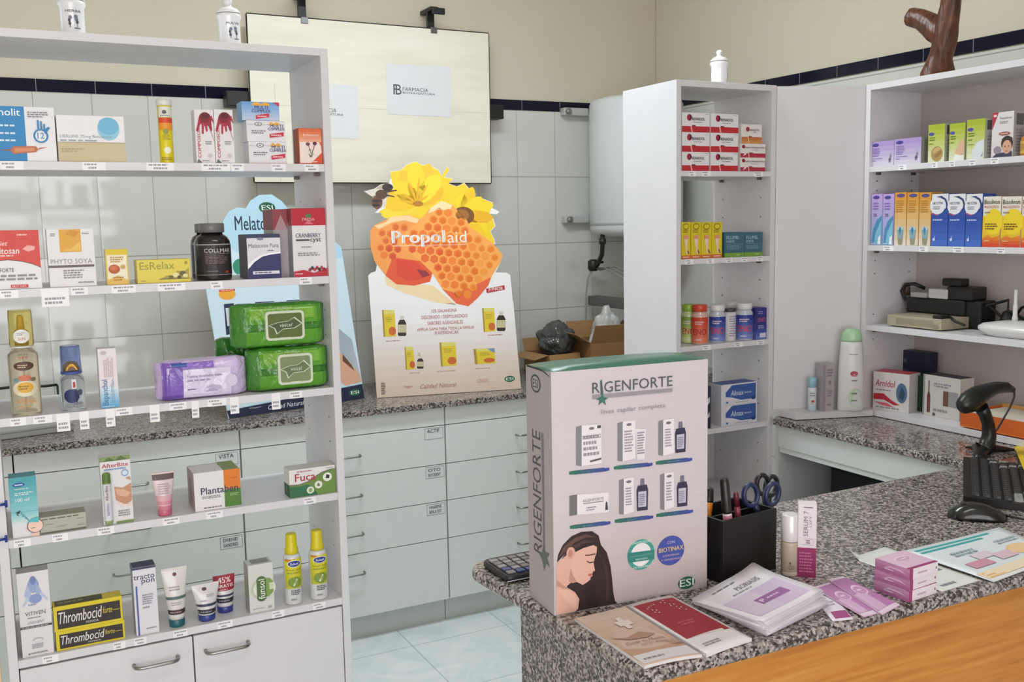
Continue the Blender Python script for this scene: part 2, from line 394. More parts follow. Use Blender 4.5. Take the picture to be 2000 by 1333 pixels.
# shop front behind the viewer: glazed opening with bars
m = MB()
for a, b in (((XL-.1, 0), (-1.9, ZC)), ((1.0, 0), (XR+.1, ZC)), ((-1.9, 2.5), (1.0, ZC)), ((-1.9, 0), (1.0, .2))):
    m.box((a[0], YF-.1, a[1]), (b[0], YF, b[1]), M_CREAM)
struct('wall_front', m)
window('window_1', ((-1.9, .2), (1.0, 2.5)), 'Y', YF-.03, 4, 3, .07)
window('window_2', ((2.7, .9), (4.0, 2.6)), 'X', XL-.03, 2, 2, .06)
for i, (x, y) in enumerate(((.8, .6), (1.25, 2.65))):  # unseen housings added to go with the overhead fill lamps
    e = empty('fill_light_housing', (x, y, ZC), 'long white housing of the added fill light nearer the shop front' if i == 0 else 'long white housing of the added fill light over the back worktop', 'light')
    m = MB(); m.box((-.62, -.17, -.035), (.62, .17, 0), mat('#e9e9e7', .4), .004); m.build('housing', e)

# ------------------------------------------------------------------ furniture
LAM = mat('#d2d0d3', .36); LAM2 = mat('#dadddb', .38); STEEL = mat('#9a9894', .3, 1); DARK = mat('#1b1a1a', .5); STICK = mat('#e9e8ea', .4)
INK = '#98959c'
def bow_handle(parent, p, q, out, r=.0042, drop=.0, m=STEEL, name='handle'):
    p, q, out = Vector(p), Vector(q), Vector(out); h = MB(); d = (q-p); pts = [p]; c = .016
    for i in range(5): a = i/4*PI/2; pts.append(p+out-out.normalized()*c*(1-math.sin(a))+d.normalized()*c*(1-math.cos(a)))
    for i in range(5): a = (1-i/4)*PI/2; pts.append(q+out-out.normalized()*c*(1-math.sin(a))-d.normalized()*c*(1-math.cos(a)))
    pts.append(q); h.tube(pts, r, m, 8); return h.build(name, parent)
def price_labels(shelf, spans, plane, zt, th, off, hang=(), origin=Vector()):
    """small printed price stickers along the front edge of a shelf"""
    ax, val = plane; n = Vector((0, -1, 0)) if ax == 'Y' else Vector((-1, 0, 0)); U = Vector((1, 0, 0)) if ax == 'Y' else Vector((0, -1, 0))
    for i, (xl, xr) in enumerate(spans):
        y = 700; a = at(xl, y, ax, val); b = at(xr, y, ax, val)
        # the post of the ray depends little on y; take it at the shelf's own height
        for _ in range(3):
            z = zt-th/2; d = (CP + (a-CP)); 
            px = proj((a.x, a.y, z)); a = at(xl, px[1], ax, val); b = at(xr, px[1], ax, val)
        wd = (b-a).length; hang_it = i in hang; hgt = th*.95 if not hang_it else .038
        O = Vector((a.x, a.y, zt-.0008-hgt)) + n*off
        m = MB(); F = plane_face(O-origin, U, (0, 0, 1), wd, hgt)
        m.prism([F(0, 0), F(1, 0), F(1, 1), F(0, 1)], -n*0.0006, STICK)
        if hang_it:
            m.micro(F, .12, .1, .9, .55, 2, INK, seed=i)
        else:
            m.micro(F, .08, .55, .92, .9, 1, INK, seed=i); m.micro(F, .25, .1, .8, .5, 1, INK, seed=i+50)
        m.build('price_label', shelf)
def proj(P):
    d = Vector(P)-CP; z = d.dot(CF); return (1000+FPX*d.dot(CR)/z, 666.5-FPX*d.dot(CU)/z)

def holes(m, F, W, H, zs, cols, r=.0024):
    for z in zs:
        for c in cols: m.ell(F, c/W, z/H, r/W, r/H, DARK, 8)
def pins(sh, pts, zt):
    for p in pts:
        q = MB(); q.box((p[0]-.006, p[1]-.005, zt-.008), (p[0]+.006, p[1]+.005, zt-.0002), mat('#6d6660', .35, .8), .001); q.build('shelf_pin', sh)

SY, SYB = 2.25, 2.52
SZ = [1.740, 1.482, 1.2185, .962, .700]; TH = .0175
u = empty('shelving_unit', (.33, 2.385, 0), 'white open shelving unit with two lower doors, loaded with toiletries, at the left', 'shelf unit'); O = u.location.copy(); SHELVING = u
def B(name, a, b, mm, parent, org, bev=.0008):
    m = MB(); m.box(Vector(a)-org, Vector(b)-org, mm, bev); return m.build(name, parent)
m = MB(); m.box(Vector((.684, SY, 0))-O, Vector((.702, SYB, 2.0))-O, LAM, .0008)
F = plane_face(Vector((.684, SYB, 0))-O, (0, -1, 0), (0, 0, 1), .27, 2.0)
m.lay = 0; holes(m, F, .27, 2.0, (1.66, 1.60, 1.40, 1.34, 1.14, 1.08, .88, .82), (.05, .225)); m.build('side_panel', u)
m = MB(); m.box(Vector((-.041, SY, 0))-O, Vector((-.023, SYB, 2.0))-O, LAM, .0008); m.build('side_panel', u)
B('top_panel', (-.023, SY, 1.983), (.684, SYB, 2.0), LAM, u, O)
spans = [((0, 46), (161, 206), (286, 340), (393, 449), (452, 476), (530, 558), (595, 622)),
         ((0, 36), (80, 134), (139, 172), (218, 265), (308, 362), (411, 435), (585, 609)),
         ((20, 51), (65, 102), (110, 136), (155, 173), (206, 224), (226, 258), (292, 311), (331, 364), (374, 388), (405, 442), (449, 466), (530, 547), (566, 590)),
         ((27, 60), (102, 133), (190, 223), (318, 350), (403, 435), (593, 617)),
         ((83, 114), (221, 245), (262, 286), (338, 366), (424, 454), (531, 555), (611, 635))]
hangs = [(), (1,), (2, 3, 4, 6, 8, 10, 11), (), ()]
for k, z in enumerate(SZ):
    sh = B('shelf' if k < 4 else 'bottom_shelf', (-.023, SY+.002, z-TH), (.684, SYB-.002, z), LAM, u, O)
    price_labels(sh, spans[k], ('Y', SY+.002), z, TH, .0008, hangs[k], O)
    if k < 4: pins(sh, [Vector((.677, y, 0))-O for y in (SY+.045, SYB-.05)], z-TH)
B('back_panel', (-.023, SYB-.012, .06), (.684, SYB, .6825), LAM, u, O)
B('plinth', (-.023, SY+.03, 0), (.684, SY+.045, .06), LAM2, u, O)
for x0, x1, h0, h1 in ((-.021, .330, .203, .296), (.333, .682, .357, .453)):
    d = B('door', (x0, SY+.001, .064), (x1, SY+.018, .678), LAM, u, O, .0012)
    bow_handle(d, Vector((h0, SY+.001, .639))-O, Vector((h1, SY+.001, .639))-O, (0, -.026, 0))

# tower shelf
TY, TYB = 2.40, 2.68; TZ = [1.740, 1.478, 1.2135, .948, .70]
u = empty('tower_shelf', (1.98, 2.54, 0), 'tall narrow white shelf tower with boxes, standing free before the tiled wall', 'shelf unit'); O = u.location.copy()
m = MB(); m.box(Vector((1.794, TY, 0))-O, Vector((1.811, TYB, 2.003))-O, LAM, .0008); m.build('side_panel', u)
m = MB(); m.box(Vector((2.157, TY, 0))-O, Vector((2.176, TYB, 2.003))-O, LAM, .0008)
F = plane_face(Vector((2.157, TYB, 0))-O, (0, -1, 0), (0, 0, 1), .28, 2.0)
holes(m, F, .28, 2.0, (1.66, 1.60, 1.40, 1.34, 1.14, 1.08, 1.0, .87, .81), (.05, .235)); m.build('side_panel', u)
B('top_panel', (1.811, TY, 1.985), (2.157, TYB, 2.003), LAM, u, O)
tsp = [((1345, 1359), (1370, 1388), (1472, 1490)), ((1338, 1354), (1380, 1395), (1418, 1430), (1448, 1460), (1478, 1490)), ((1372, 1388), (1434, 1450), (1478, 1492)), (), ()]
for k, z in enumerate(TZ):
    sh = B('shelf', (1.811, TY+.002, z-.016), (2.157, TYB-.002, z), LAM, u, O)
    price_labels(sh, tsp[k], ('Y', TY+.002), z, .016, .0008, (), O)
    if k < 4: pins(sh, [Vector((2.150, y, 0))-O for y in (TY+.045, TYB-.05)], z-.016)
B('back_panel', (1.811, TYB-.012, .05), (2.157, TYB, .930), LAM, u, O)
B('plinth', (1.811, TY+.03, 0), (2.157, TY+.045, .06), LAM2, u, O)

# right hand wall unit standing over the desk, open to the left
RX, RXB, RY1, RY0 = 2.43, 2.655, 2.28, 1.20; RZ = [1.7485, 1.505, 1.2535]
u = empty('wall_shelf_unit', (2.54, 1.74, .967), 'wide white open shelving unit above the desk, a wooden branch on top', 'shelf unit'); O = u.location.copy()
m = MB(); m.box(Vector((RX, 2.262, .985))-O, Vector((RXB, RY1, 2.0))-O, LAM, .0008)
F = plane_face(Vector((RX, 2.262, .985))-O, (1, 0, 0), (0, 0, 1), .225, 1.015); holes(m, F, .225, 1.015, (.30, .22, .47, .43, .56, .72, .69), (.035, .19)); m.build('side_panel', u)
B('side_panel', (RX, RY0, .985), (RXB, RY0+.018, 2.0), LAM, u, O)
B('top_panel', (RX, RY0+.018, 1.982), (RXB, 2.262, 2.0), LAM, u, O); B('back_panel', (RXB, RY0, .967), (RXB+.01, RY1, 2.0), mat('#bdb4b0', .5), u, O)  # back panel toned darker than the laminate, deepening the inner shade by colour
B('base_board', (RX, RY0, .967), (RXB, RY1, .985), LAM, u, O)
rsp = [((1755, 1771), (1820, 1832), (1854, 1866), (1893, 1906), (1935, 1951)), ((1725, 1746), (1795, 1813), (1862, 1883), (1947, 1963)), ()]
for k, z in enumerate(RZ):
    sh = B('shelf', (RX+.002, RY0+.018, z-.017), (RXB, 2.262, z), LAM, u, O)
    price_labels(sh, rsp[k], ('X', RX+.002), z, .017, .0008, (), O)
    pins(sh, [Vector((x, 2.255, 0))-O for x in (RX+.035, RX+.19)], z-.017-O.z)

# slanting filler panel between tower and wall unit, with a ledge at its foot
A0, A1 = Vector((2.1768, 2.3995, 0)), Vector((2.4425, 2.2815, 0))
m = MB(); dn = Vector((.35, .94, 0)).normalized()*.016
m.prism([A0+Vector((0, 0, .9855)), A1+Vector((0, 0, .9855)), A1+dn+Vector((0, 0, .9855)), A0+dn+Vector((0, 0, .9855))], (0, 0, 1.0145), LAM)
tag(m.build('filler_panel', recalc=True), 'plain white upright panel joining the tower shelf to the right wall unit', 'panel')
m = MB(); m.prism([(2.180, 2.300, .967), (2.427, 2.219, .967), (2.427, 2.2995, .967), (2.180, 2.397, .967)], (0, 0, .018), LAM)
tag(m.build('ledge', recalc=True), 'narrow white ledge in the corner under the plain panel, holding a shampoo bottle', 'ledge')

# counter and desk, one height
def slab(pts, z0, z1, mm, bev=.008):
    m = MB(); m.prism([(x, y, z0) for x, y in pts], (0, 0, z1-z0), mm)
    bmesh.ops.recalc_face_normals(m.bm, faces=m.bm.faces)
    es = [e for e in m.bm.edges if abs(e.verts[0].co.z-e.verts[1].co.z) < 1e-6]
    bmesh.ops.bevel(m.bm, geom=es, offset=bev, segments=3, affect='EDGES', profile=.5); return m
CZ = .965
u = empty('sales_counter', (1.6, 1.35, 0), 'long shop counter with speckled granite top and orange wood front', 'counter'); O = u.location.copy()
rc = [(.735+.05*(1-math.cos(a)), 1.642-.05*(1-math.sin(a))) for a in [i*PI/12 for i in range(7)]]
pts = [(.778, 1.100), (2.92, 1.045), (2.92, 1.655), (2.15, 1.655)] + [(x, y) for x, y in rc[::-1]]
pts = [(x-O.x, y-O.y) for x, y in [(.770, 1.112), (.782, 1.098)] + pts[1:]]
s_ = slab(pts, CZ-.023, CZ, M_GRAN); s_.build('granite_top', u)
m = MB(); m.box(Vector((.780, 1.108, 0))-O, Vector((.803, 1.50, CZ-.0232))-O, M_GRAN, .002); m.build('granite_end_panel', u)
m = MB(); m.prism([Vector(p)-O for p in ((.8035, 1.118, 0), (2.9, 1.065, 0), (2.9, 1.085, 0), (.8035, 1.138, 0))], (0, 0, CZ-.0232), M_WOOD); m.build('wood_front', u, recalc=True)
B('back_board', (.8035, 1.48, .06), (2.9, 1.498, CZ-.0232), LAM, u, O)
u = empty('desk', (2.4, 2.0, 0), 'low white side desk with granite top in the corner behind the counter', 'desk'); O = u.location.copy()
s_ = slab([(x-O.x, y-O.y) for x, y in ((2.165, 1.657), (2.66, 1.657), (2.66, 2.26), (2.425, 2.26), (2.18, 2.39), (2.150, 2.37))], CZ-.023, CZ, M_GRAN, .006); s_.build('granite_top', u)
B('apron', (2.175, 1.66, .868), (2.192, 2.372, CZ-.0232), LAM2, u, O)
B('support_panel', (2.178, 2.374, 0), (2.65, 2.390, CZ-.0232), LAM, u, O); B('back_panel', (2.645, 1.66, 0), (2.66, 2.374, CZ-.0232), LAM2, u, O)
B('rail', (2.180, 1.66, .85), (2.190, 2.372, .8675), LAM2, u, O)
m = MB(); m.box((-.1, -.27, 0), (.1, .27, .46), mat('#0b0b0c', .4), .006); F = plane_face((-.1, .27, 0), (0, -1, 0), (0, 0, 1), .54, .46); m.draw(F, [('r', .06, .1, .12, .9, '#161618'), ('e', .2, .85, .012, .012, '#3a3a3e')])
tag(m.build('computer_case', None, (2.42, 2.02, .34)), 'black computer case in the shadow under the side desk', 'computer')
m = MB(); m.box((-.2, -.3, -.017), (.2, .3, 0), mat('#3c3b3c', .5), .002); [m.box((sx*.17-.015, sy*.27-.015, -.34), (sx*.17+.015, sy*.27+.015, -.0171), mat('#2a2a2a', .5)) for sx in (-1, 1) for sy in (-1, 1)]
tag(m.build('low_stand', None, (2.42, 2.07, .3399)), 'dark low stand under the side desk carrying the computer case', 'stand')

# back worktop with four columns of drawers
KY = 3.515
u = empty('back_worktop', (.9, 3.79, .885), 'long speckled granite worktop along the tiled back wall', 'worktop'); O = u.location.copy()
s_ = slab([(x-O.x, y-O.y) for x, y in ((-1.0, 3.49), (2.9, 3.49), (2.9, YB-.004), (-1.0, YB-.004))], .887-O.z, .911-O.z, M_GRAN, .003); s_.build('granite_top', u)
DZ = [(.811, .659), (.656, .510), (.507, .356), (.353, .104)]
cols = [(-.762, -.005), (-.002, .716), (.719, 1.509), (1.512, 2.30)]
names = ['white drawer cabinet at the far left of the back worktop', 'white four-drawer cabinet seen through the left shelving unit', 'white four-drawer cabinet with three handwritten labels, below the flower display', 'white drawer cabinet partly hidden behind the large silver display box']
notes = {(1, 0): ['VISTA'], (1, 2): ['DRENE/', 'SANDRES'], (2, 0): ['ACTIF'], (2, 1): ['OTO', 'BUCODENT'], (2, 2): ['HIGIENE', 'BOCA EST']}
M_CAB = mat('#d9dbd8', .38)
for ci, (x0, x1) in enumerate(cols):
    c = empty('drawer_cabinet', ((x0+x1)/2, 3.80, 0), names[ci], 'cabinet', 'drawer cabinets under the back worktop'); O = c.location.copy()
    B('carcass', (x0, KY+.019, .10), (x1, YB-.02, .8865), M_CAB, c, O); B('plinth', (x0, 3.564, 0), (x1, 3.58, .0995), mat('#c3c6c2', .45), c, O)
    B('top_rail', (x0+.001, KY, .8145), (x1-.001, KY+.0185, .8865), M_CAB, c, O)
    for di, (z1, z0) in enumerate(DZ):
        d = B('drawer', (x0+.0015, KY, z0), (x1-.0015, KY+.0185, z1), M_CAB, c, O, .001)
        xm = (x0+x1)/2-.02; zz = {0: .737, 1: .584, 2: .434, 3: .281}[di]
        bow_handle(d, Vector((xm-.064, KY, zz))-O, Vector((xm+.064, KY, zz))-O, (0, -.028, 0), .0036)
        if (ci, di) in notes:
            t = notes[(ci, di)]; n = MB(); Fp = Vector((x1-.086, KY-.0006, z1-.049))-O
            F = plane_face(Fp, (1, 0, 0), (0, 0, 1), .078, .045); n.prism([F(0, 0), F(1, 0), F(1, 1), F(0, 1)], (0, .0004, 0), mat('#d6d8d6', .5))
            for q in ((0, 0, 1, .03), (0, .97, 1, 1), (0, 0, .015, 1), (.985, 0, 1, 1)): n.rect(F, *q, '#6c6f70')
            for i, s in enumerate(t): h = .28 if len(t) > 1 else .32; n.text(F, s, .14, .58-i*.42, .8, .58-i*.42+h, '#34363c', bold=.01)
            n.build('handwritten_label', d)
# pale wooden edge at the far left, with blue cord
m = MB(); m.box((-.30, 2.24, 0), (-.0555, 2.258, 1.02), M_PALEWOOD, .002); tag(m.build('wooden_board'), 'pale wooden board at the left edge, beside the open shelving unit', 'board')
for y0, y1 in ((992, 985), (1060, 1053)):
    m = MB(); a, b = at(-22, y0, 'Y', 2.243), at(12, y1, 'Y', 2.243); m.tube([a, a.lerp(b, .5)+Vector((0, -.004, .001)), b], .0028, mat('#2b3f8f', .5), 8); m.tube([b+Vector((0, 0, -.007)), b+Vector((0, 0, .007))], .0026, mat('#2b3f8f', .5), 8)
    for v in m.bm.verts: v.co -= SHELVING.location
    m.build('blue_cord', SHELVING)
# ------------------------------------------------------------------ things on the back wall
WX = lambda x, y=200, Y=4.0: at(x, y, 'Y', Y)
BLK = mat('#141414', .45); WHT = mat('#e2e1e0', .5)
def board_m(nt, b, N, L):
    g = N('TexCoord'); n = N('TexNoise', i_Scale=2.5, i_Detail=5.0); mp = N('Mapping'); mp.inputs['Scale'].default_value = (1, 1, 6); L(g.outputs['Object'], mp.inputs[0]); L(mp.outputs[0], n.inputs['Vector'])
    r = ramp(N, [(.3, '#e3dcc9'), (.55, '#ebe6d7'), (.75, '#efebdf')]); L(n.outputs['Fac'], r.inputs[0]); L(r.outputs[0], b.inputs['Base Color']); b.inputs['Roughness'].default_value = .5
M_BOARD = custom('yellowed_board', board_m)
e = empty('wall_panel', (1.446, 4.0, 1.773), 'large yellowed cream panel held off the wall by black brackets, two papers taped on', 'panel'); O = e.location.copy()
m = MB(); bw = [(.925, 2.4215), (1.9695, 2.4165), (1.9665, 1.7715), (.9235, 1.7745)]
m.prism([Vector((x, 3.985, z))-O for x, z in bw], (0, .028, 0), M_BOARD)
F = plane_face(Vector((0, 3.985, 0))-O, (1, 0, 0), (0, 0, 1), 1, 1)
for x0, z0, x1, z1 in ((1.026, 1.774, 1.0285, 2.0), (1.02, 1.95, 1.022, 2.16), (.925, 2.075, 1.965, 2.0765), (1.93, 2.06, 1.967, 2.0615)): m.rect(F, x0, z0, x1, z1, '#cdc5ae')
m.build('board', e, recalc=False)
m = MB()
for p, q in zip(bw, bw[1:]+bw[:1]): m.tube([Vector((p[0], 3.989, p[1]))-O, Vector((q[0], 3.989, q[1]))-O], .0045, mat('#2b2723', .5), 6)
m.build('edge_strip', e)
for px, top in ((593, -20), (845, 12)):
    c = WX(px, 20, 3.99); zt = at(px, top, 'Y', 3.95).z; m = MB()
    m.box(Vector((c.x-.017, 4.014, 2.38))-O, Vector((c.x+.017, 4.024, zt))-O, BLK, .002)
    m.prism([Vector(p)-O for p in ((c.x-.017, 3.95, zt-.012), (c.x-.017, 4.088, zt-.012), (c.x-.017, 4.088, zt+.004), (c.x-.017, 3.972, zt+.004))], (.034, 0, 0), BLK)
    m.box(Vector((c.x-.017, 3.95, zt-.03))-O, Vector((c.x+.040, 3.962, zt-.004))-O, BLK, .002)
    m.box(Vector((c.x-.014, 3.979, 2.40))-O, Vector((c.x+.014, 4.016, 2.424))-O, mat('#77777a', .3, .8), .001)
    m.build('bracket', e)
for x0, x1, z in ((.835, .935, 2.098), (1.955, 2.045, 2.085)):
    m = MB(); m.box(Vector((x0, 4.0, z-.03))-O, Vector((x1, 4.07, z+.03))-O, BLK, .004); m.box(Vector((x0+.02, 4.07, z-.02))-O, Vector((x1-.02, 4.089, z+.02))-O, BLK, .002); m.build('bracket', e)
def notice(quad, label, sd):
    P = [at(x, y, 'Y', 3.9838) for x, y in quad]; c = P[3].copy(); U = (P[2]-P[3]); V = (P[0]-P[3]); m = MB(); W, H = U.length, V.length
    m.prism([p-c for p in (P[3], P[2], P[1], P[0])], (0, .0006, 0), mat('#dfe0e3', .6))
    F = plane_face((0, 0, 0), U, V, W, H); 
    m.text(F, 'F', .10, .40, .175, .60, '#4a4a52'); m.text(F, 'B', .135, .40, .225, .60, '#4a4a52')
    m.text(F, 'FARMACIA', .24, .48, .64, .555, '#5a5a60', shear=.1); m.text(F, 'BONAVENTURA', .24, .425, .75, .465, '#55555a', shear=.1)
    tag(m.build('paper_notice', None, c), label, 'notice', 'printed notices taped to the wall panel')
notice([(754, 124), (880, 130), (881, 229), (757, 223)], 'white paper notice in full view, right of centre on the cream wall panel', 1)
notice([(574, 160), (699, 167), (702, 272), (577, 266)], 'white paper notice half hidden behind the post of the shelving unit', 2)

# water heater
e = empty('water_heater', (2.655, 3.86, 1.52), 'white round water heater on the back wall, mostly behind the shelf tower', 'water heater'); O = e.location.copy()
m = MB(); m.lathe([(.02, .0), (.16, .004), (.205, .02), (.215, .04), (.215, .60), (.205, .62), (.15, .635)], mat('#d6d8d9', .3), 40); m.build('tank', e)
m = MB(); m.lathe([(.216, .055), (.2175, .058), (.2175, .062), (.216, .065)], mat('#9fa2a4', .4), 40, cap=(False, False)); m.build('seam_ring', e)
for z, ln in ((2.105, .06), (1.605, .05)):
    m = MB(); m.box(Vector((2.385, 4.05, z-.018))-O, Vector((2.52, 4.089, z+.018))-O, mat('#b9bab8', .4), .005); m.lathe([(.012, 0), (.014, .004), (.014, .014), (.008, .018)], mat('#8f8f8d', .3, .6), 12, X=Matrix.Translation(Vector((2.405, 4.05, z))-O) @ Matrix.Rotation(PI/2, 4, 'X')); m.build('bracket', e)
m = MB(); m.tube([Vector(p)-O for p in ((2.475, 3.87, 1.545), (2.475, 3.87, 1.49), (2.49, 3.90, 1.44), (2.495, 3.95, 1.39))], .011, mat('#26241f', .5), 10); m.tube([Vector(p)-O for p in ((2.475, 3.87, 1.515), (2.475, 3.87, 1.49))], .017, mat('#3a3833', .4, .5), 10); m.build('pipe', e)
e2 = empty('cable', (2.49, 3.99, .92), 'thin grey cable with black plug hanging below the white water heater', 'cable'); O = e2.location.copy()
m = MB(); m.tube([Vector(p)-O for p in ((2.505, 4.0, 1.40), (2.50, 4.0, 1.37), (2.475, 4.0, 1.33), (2.463, 4.0, 1.25), (2.46, 4.0, 1.08), (2.46, 4.0, .912))], .0045, mat('#8f8d87', .5), 8); m.build('cord', e2)
m = MB(); m.lathe([(.016, -.025), (.026, -.015), (.026, .02), (.014, .03)], BLK, 14, X=Matrix.Translation(Vector((2.505, 4.0, 1.385))-O)); m.tube([Vector(p)-O for p in ((2.52, 4.0, 1.40), (2.56, 4.0, 1.40))], .006, BLK, 8); m.build('plug', e2)

# ------------------------------------------------------------------ cardboard displays on the back worktop
def ESI(m, F, cx, cy, rx, ry, green='#17603f'):
    m.ell(F, cx, cy, rx, ry, green); m.text(F, 'ESI', cx-rx*.68, cy-ry*.45, cx+rx*.68, cy+ry*.45, '#e9efe9', bold=.02)
class Cut:
    """flat printed card standing on a base line, leaning back; printed in photograph coordinates of its own plane"""
    def __init__(s, bl, br, z, lean, thick, sx, sy, k):
        s.P, Q = at(*bl, 'Z', z), at(*br, 'Z', z); s.U = (Q-s.P).normalized(); h = s.U.cross(Vector((0, 0, 1)))*-1
        if h.y < 0: h = -h
        s.V = (Vector((0, 0, 1))*math.cos(lean)+h*math.sin(lean)).normalized(); s.N = s.U.cross(s.V).normalized(); s.t = thick
        s.rz = math.atan2(s.U.y, s.U.x); s.m = MB(); s.F = plane_face((0, 0, 0), s.U, s.V, 1, 1); s.k = (sx, sy, k); s.W = (Q-s.P).length
    def uv(s, x, y):
        a, b, k = s.k; p = atp(a+k*x, b+k*y, s.P, s.N)-s.P; return (p.dot(s.U), max(.0006, p.dot(s.V)))
    def pts(s, l): return [s.uv(*p) for p in l]
    def body(s, l, m, edge='#b9aa98'):
        q = s.pts(l); s.m.prism([s.F(u, v, 0) for u, v in q], -s.N*s.t, mat(m, .38), mat(edge, .7)); return q
    def P_(s, l, c): s.m.poly(s.F, s.pts(l), c)
    def T(s, t, lb, rt, c, **k): a, b = s.uv(*lb), s.uv(*rt); s.m.text(s.F, t, a[0], a[1], b[0], b[1], c, **k)
    def Mi(s, lb, rt, rows, c, seed=0): a, b = s.uv(*lb), s.uv(*rt); s.m.micro(s.F, a[0], a[1], b[0], b[1], rows, c, seed)
    def R(s, lb, rt, c): a, b = s.uv(*lb), s.uv(*rt); s.m.rect(s.F, a[0], a[1], b[0], b[1], c)
    def E(s, x, y, rx, ry, c): a, b = s.uv(x, y), s.uv(x+rx, y-ry); s.m.ell(s.F, a[0], a[1], abs(b[0]-a[0]), abs(b[1]-a[1]), c)
    def esi(s, x, y, rx, ry): a, b = s.uv(x, y), s.uv(x+rx, y-ry); ESI(s.m, s.F, a[0], a[1], abs(b[0]-a[0]), abs(b[1]-a[1]))
    def done(s, name, label, cat, group=None):
        e = empty(name, s.P, label, cat, group); s.m.build('printed_card', e)
        q = MB(); a = s.F(s.W*.5, .30, -s.t); h = Vector((-s.U.y, s.U.x, 0)); f = a+h*.12; f.z = 0.0
        w2 = s.U*.05; b = s.F(s.W*.5, .02, -s.t); q.prism([a-w2*.4, a+w2*.4, b+h*.07+w2-Vector((0, 0, b.z)), b+h*.07-w2-Vector((0, 0, b.z))], h*.002, mat('#b09a7c', .8))
        q.build('easel_strut', e, recalc=True); return e
def hexgrid(cut, region, step, r, cols, seed, ang=.1):
    rnd = random.Random(seed)
    def inside(x, y):
        c = False; n = len(region)
        for i in range(n):
            (x1, y1), (x2, y2) = region[i], region[i-1]
            if (y1 > y) != (y2 > y) and x < (x2-x1)*(y-y1)/(y2-y1)+x1: c = not c
        return c
    xs = [p[0] for p in region]; ys = [p[1] for p in region]; cx, cy = sum(xs)/len(xs), sum(ys)/len(ys); k = 0
    for j in range(-14, 15):
        for i in range(-14, 15):
            X, Y = (i+.5*(j % 2))*step, j*step*.86; x, y = cx+X*math.cos(ang)-Y*math.sin(ang), cy+X*math.sin(ang)+Y*math.cos(ang)
            hx = [(x+r*math.cos(ang+PI/6+PI/3*q), y+r*math.sin(ang+PI/6+PI/3*q)) for q in range(6)]
            if all(inside(*p) for p in hx):
                t = max(0, min(.999, 1.15-math.hypot(x-1060, (y-560)*.9)/330)); c = cols[min(len(cols)-1, int(t*len(cols)*.999))][rnd.randrange(2)]
                cut.m.lay = 6+(k % 2); cut.P_(hx, c)
                if rnd.random() < .75: cut.m.lay = 8+(k % 2); cut.P_([(x+(a-x)*.72+2, y+(b-y)*.72+3) for a, b in hx], cols[min(len(cols)-1, int(t*len(cols)*.999))][2])
                k += 1
p = Cut((737, 778), (1017, 760), .9122, math.radians(8), .004, 400, 300, .39)
out = [(862, 1228), (818, 612), (832, 598), (856, 590), (862, 560), (848, 535), (832, 470), (828, 385), (850, 360), (905, 345), (928, 312), (905, 296), (850, 298), (872, 280), (848, 278), (836, 246), (842, 214), (795, 190), (850, 176), (882, 155), (922, 148), (932, 118), (926, 90), (985, 82), (1008, 56), (1055, 38), (1085, 55), (1132, 62), (1172, 82), (1186, 112), (1214, 62), (1226, 82), (1200, 118), (1244, 124), (1222, 150), (1262, 165), (1300, 146), (1326, 180), (1340, 216), (1392, 226), (1444, 246), (1438, 272), (1476, 292), (1462, 306), (1430, 302), (1446, 330), (1456, 364), (1432, 390), (1450, 430), (1456, 456), (1432, 452), (1470, 482), (1492, 510), (1480, 548), (1456, 596), (1510, 597), (1530, 608), (1584, 1182)]
p.body(out, '#e9e7e7')
def bands(c, lines, cols):
    for (l0, r0, l1, r1), col in zip(lines, cols): c.m.lay = 0; c.P_([l0, r0, r1, l1], col)
L0, R0, L1, R1 = (830, 760), (1545, 742), (862, 1226), (1583, 1180); n = 9; lines = []; cs = []
for i in range(n):
    a, b = i/n, (i+1)/n; mixp = lambda p_, q_, t: (p_[0]+(q_[0]-p_[0])*t, p_[1]+(q_[1]-p_[1])*t)
    lines.append((mixp(L0, L1, a), mixp(R0, R1, a), mixp(L0, L1, b), mixp(R0, R1, b))); t = max(0, (i-1)/(n-2)); cs.append('#%02x%02x%02x' % tuple(int(u+(v-u)*t) for u, v in zip((232, 229, 229), (214, 192, 174))))
bands(p, lines, cs)
# honey glow printed below the comb
p.m.lay = 0; p.P_([(900, 615), (1010, 650), (1140, 660), (1190, 700), (1260, 760), (1150, 745), (1000, 700), (910, 660)], '#ecd3a8')
# flowers
p.m.lay = 0; p.P_([(870, 292), (925, 262), (945, 170), (930, 118), (930, 92), (985, 84), (1010, 58), (1055, 40), (1085, 57), (1130, 64), (1170, 84), (1186, 114), (1214, 66), (1224, 83), (1198, 120), (1240, 126), (1220, 152), (1262, 167), (1300, 149), (1324, 182), (1338, 218), (1392, 228), (1442, 248), (1436, 270), (1425, 300), (1442, 330), (1452, 364), (1430, 388), (1447, 430), (1452, 452), (1200, 400), (930, 330)], '#efcb25')
p.m.lay = 0; p.P_([(840, 246), (846, 216), (800, 191), (852, 178), (884, 157), (920, 151), (945, 168), (915, 230), (872, 278), (852, 274)], '#b9a48e')
Yp, Yo = '#f4d21f', '#e9b01c'
def petal(cx, cy, ang, L, w, c, lay): 
    p.m.lay = lay; ca, sa = math.cos(ang), math.sin(ang)
    q = [(0, -w*.25), (L*.35, -w*.5), (L*.75, -w*.46), (L*.94, -w*.2), (L, 0), (L*.93, w*.22), (L*.75, w*.46), (L*.35, w*.5), (0, w*.25)]
    p.P_([(cx+a*ca-b*sa, cy+a*sa+b*ca) for a, b in q], c)
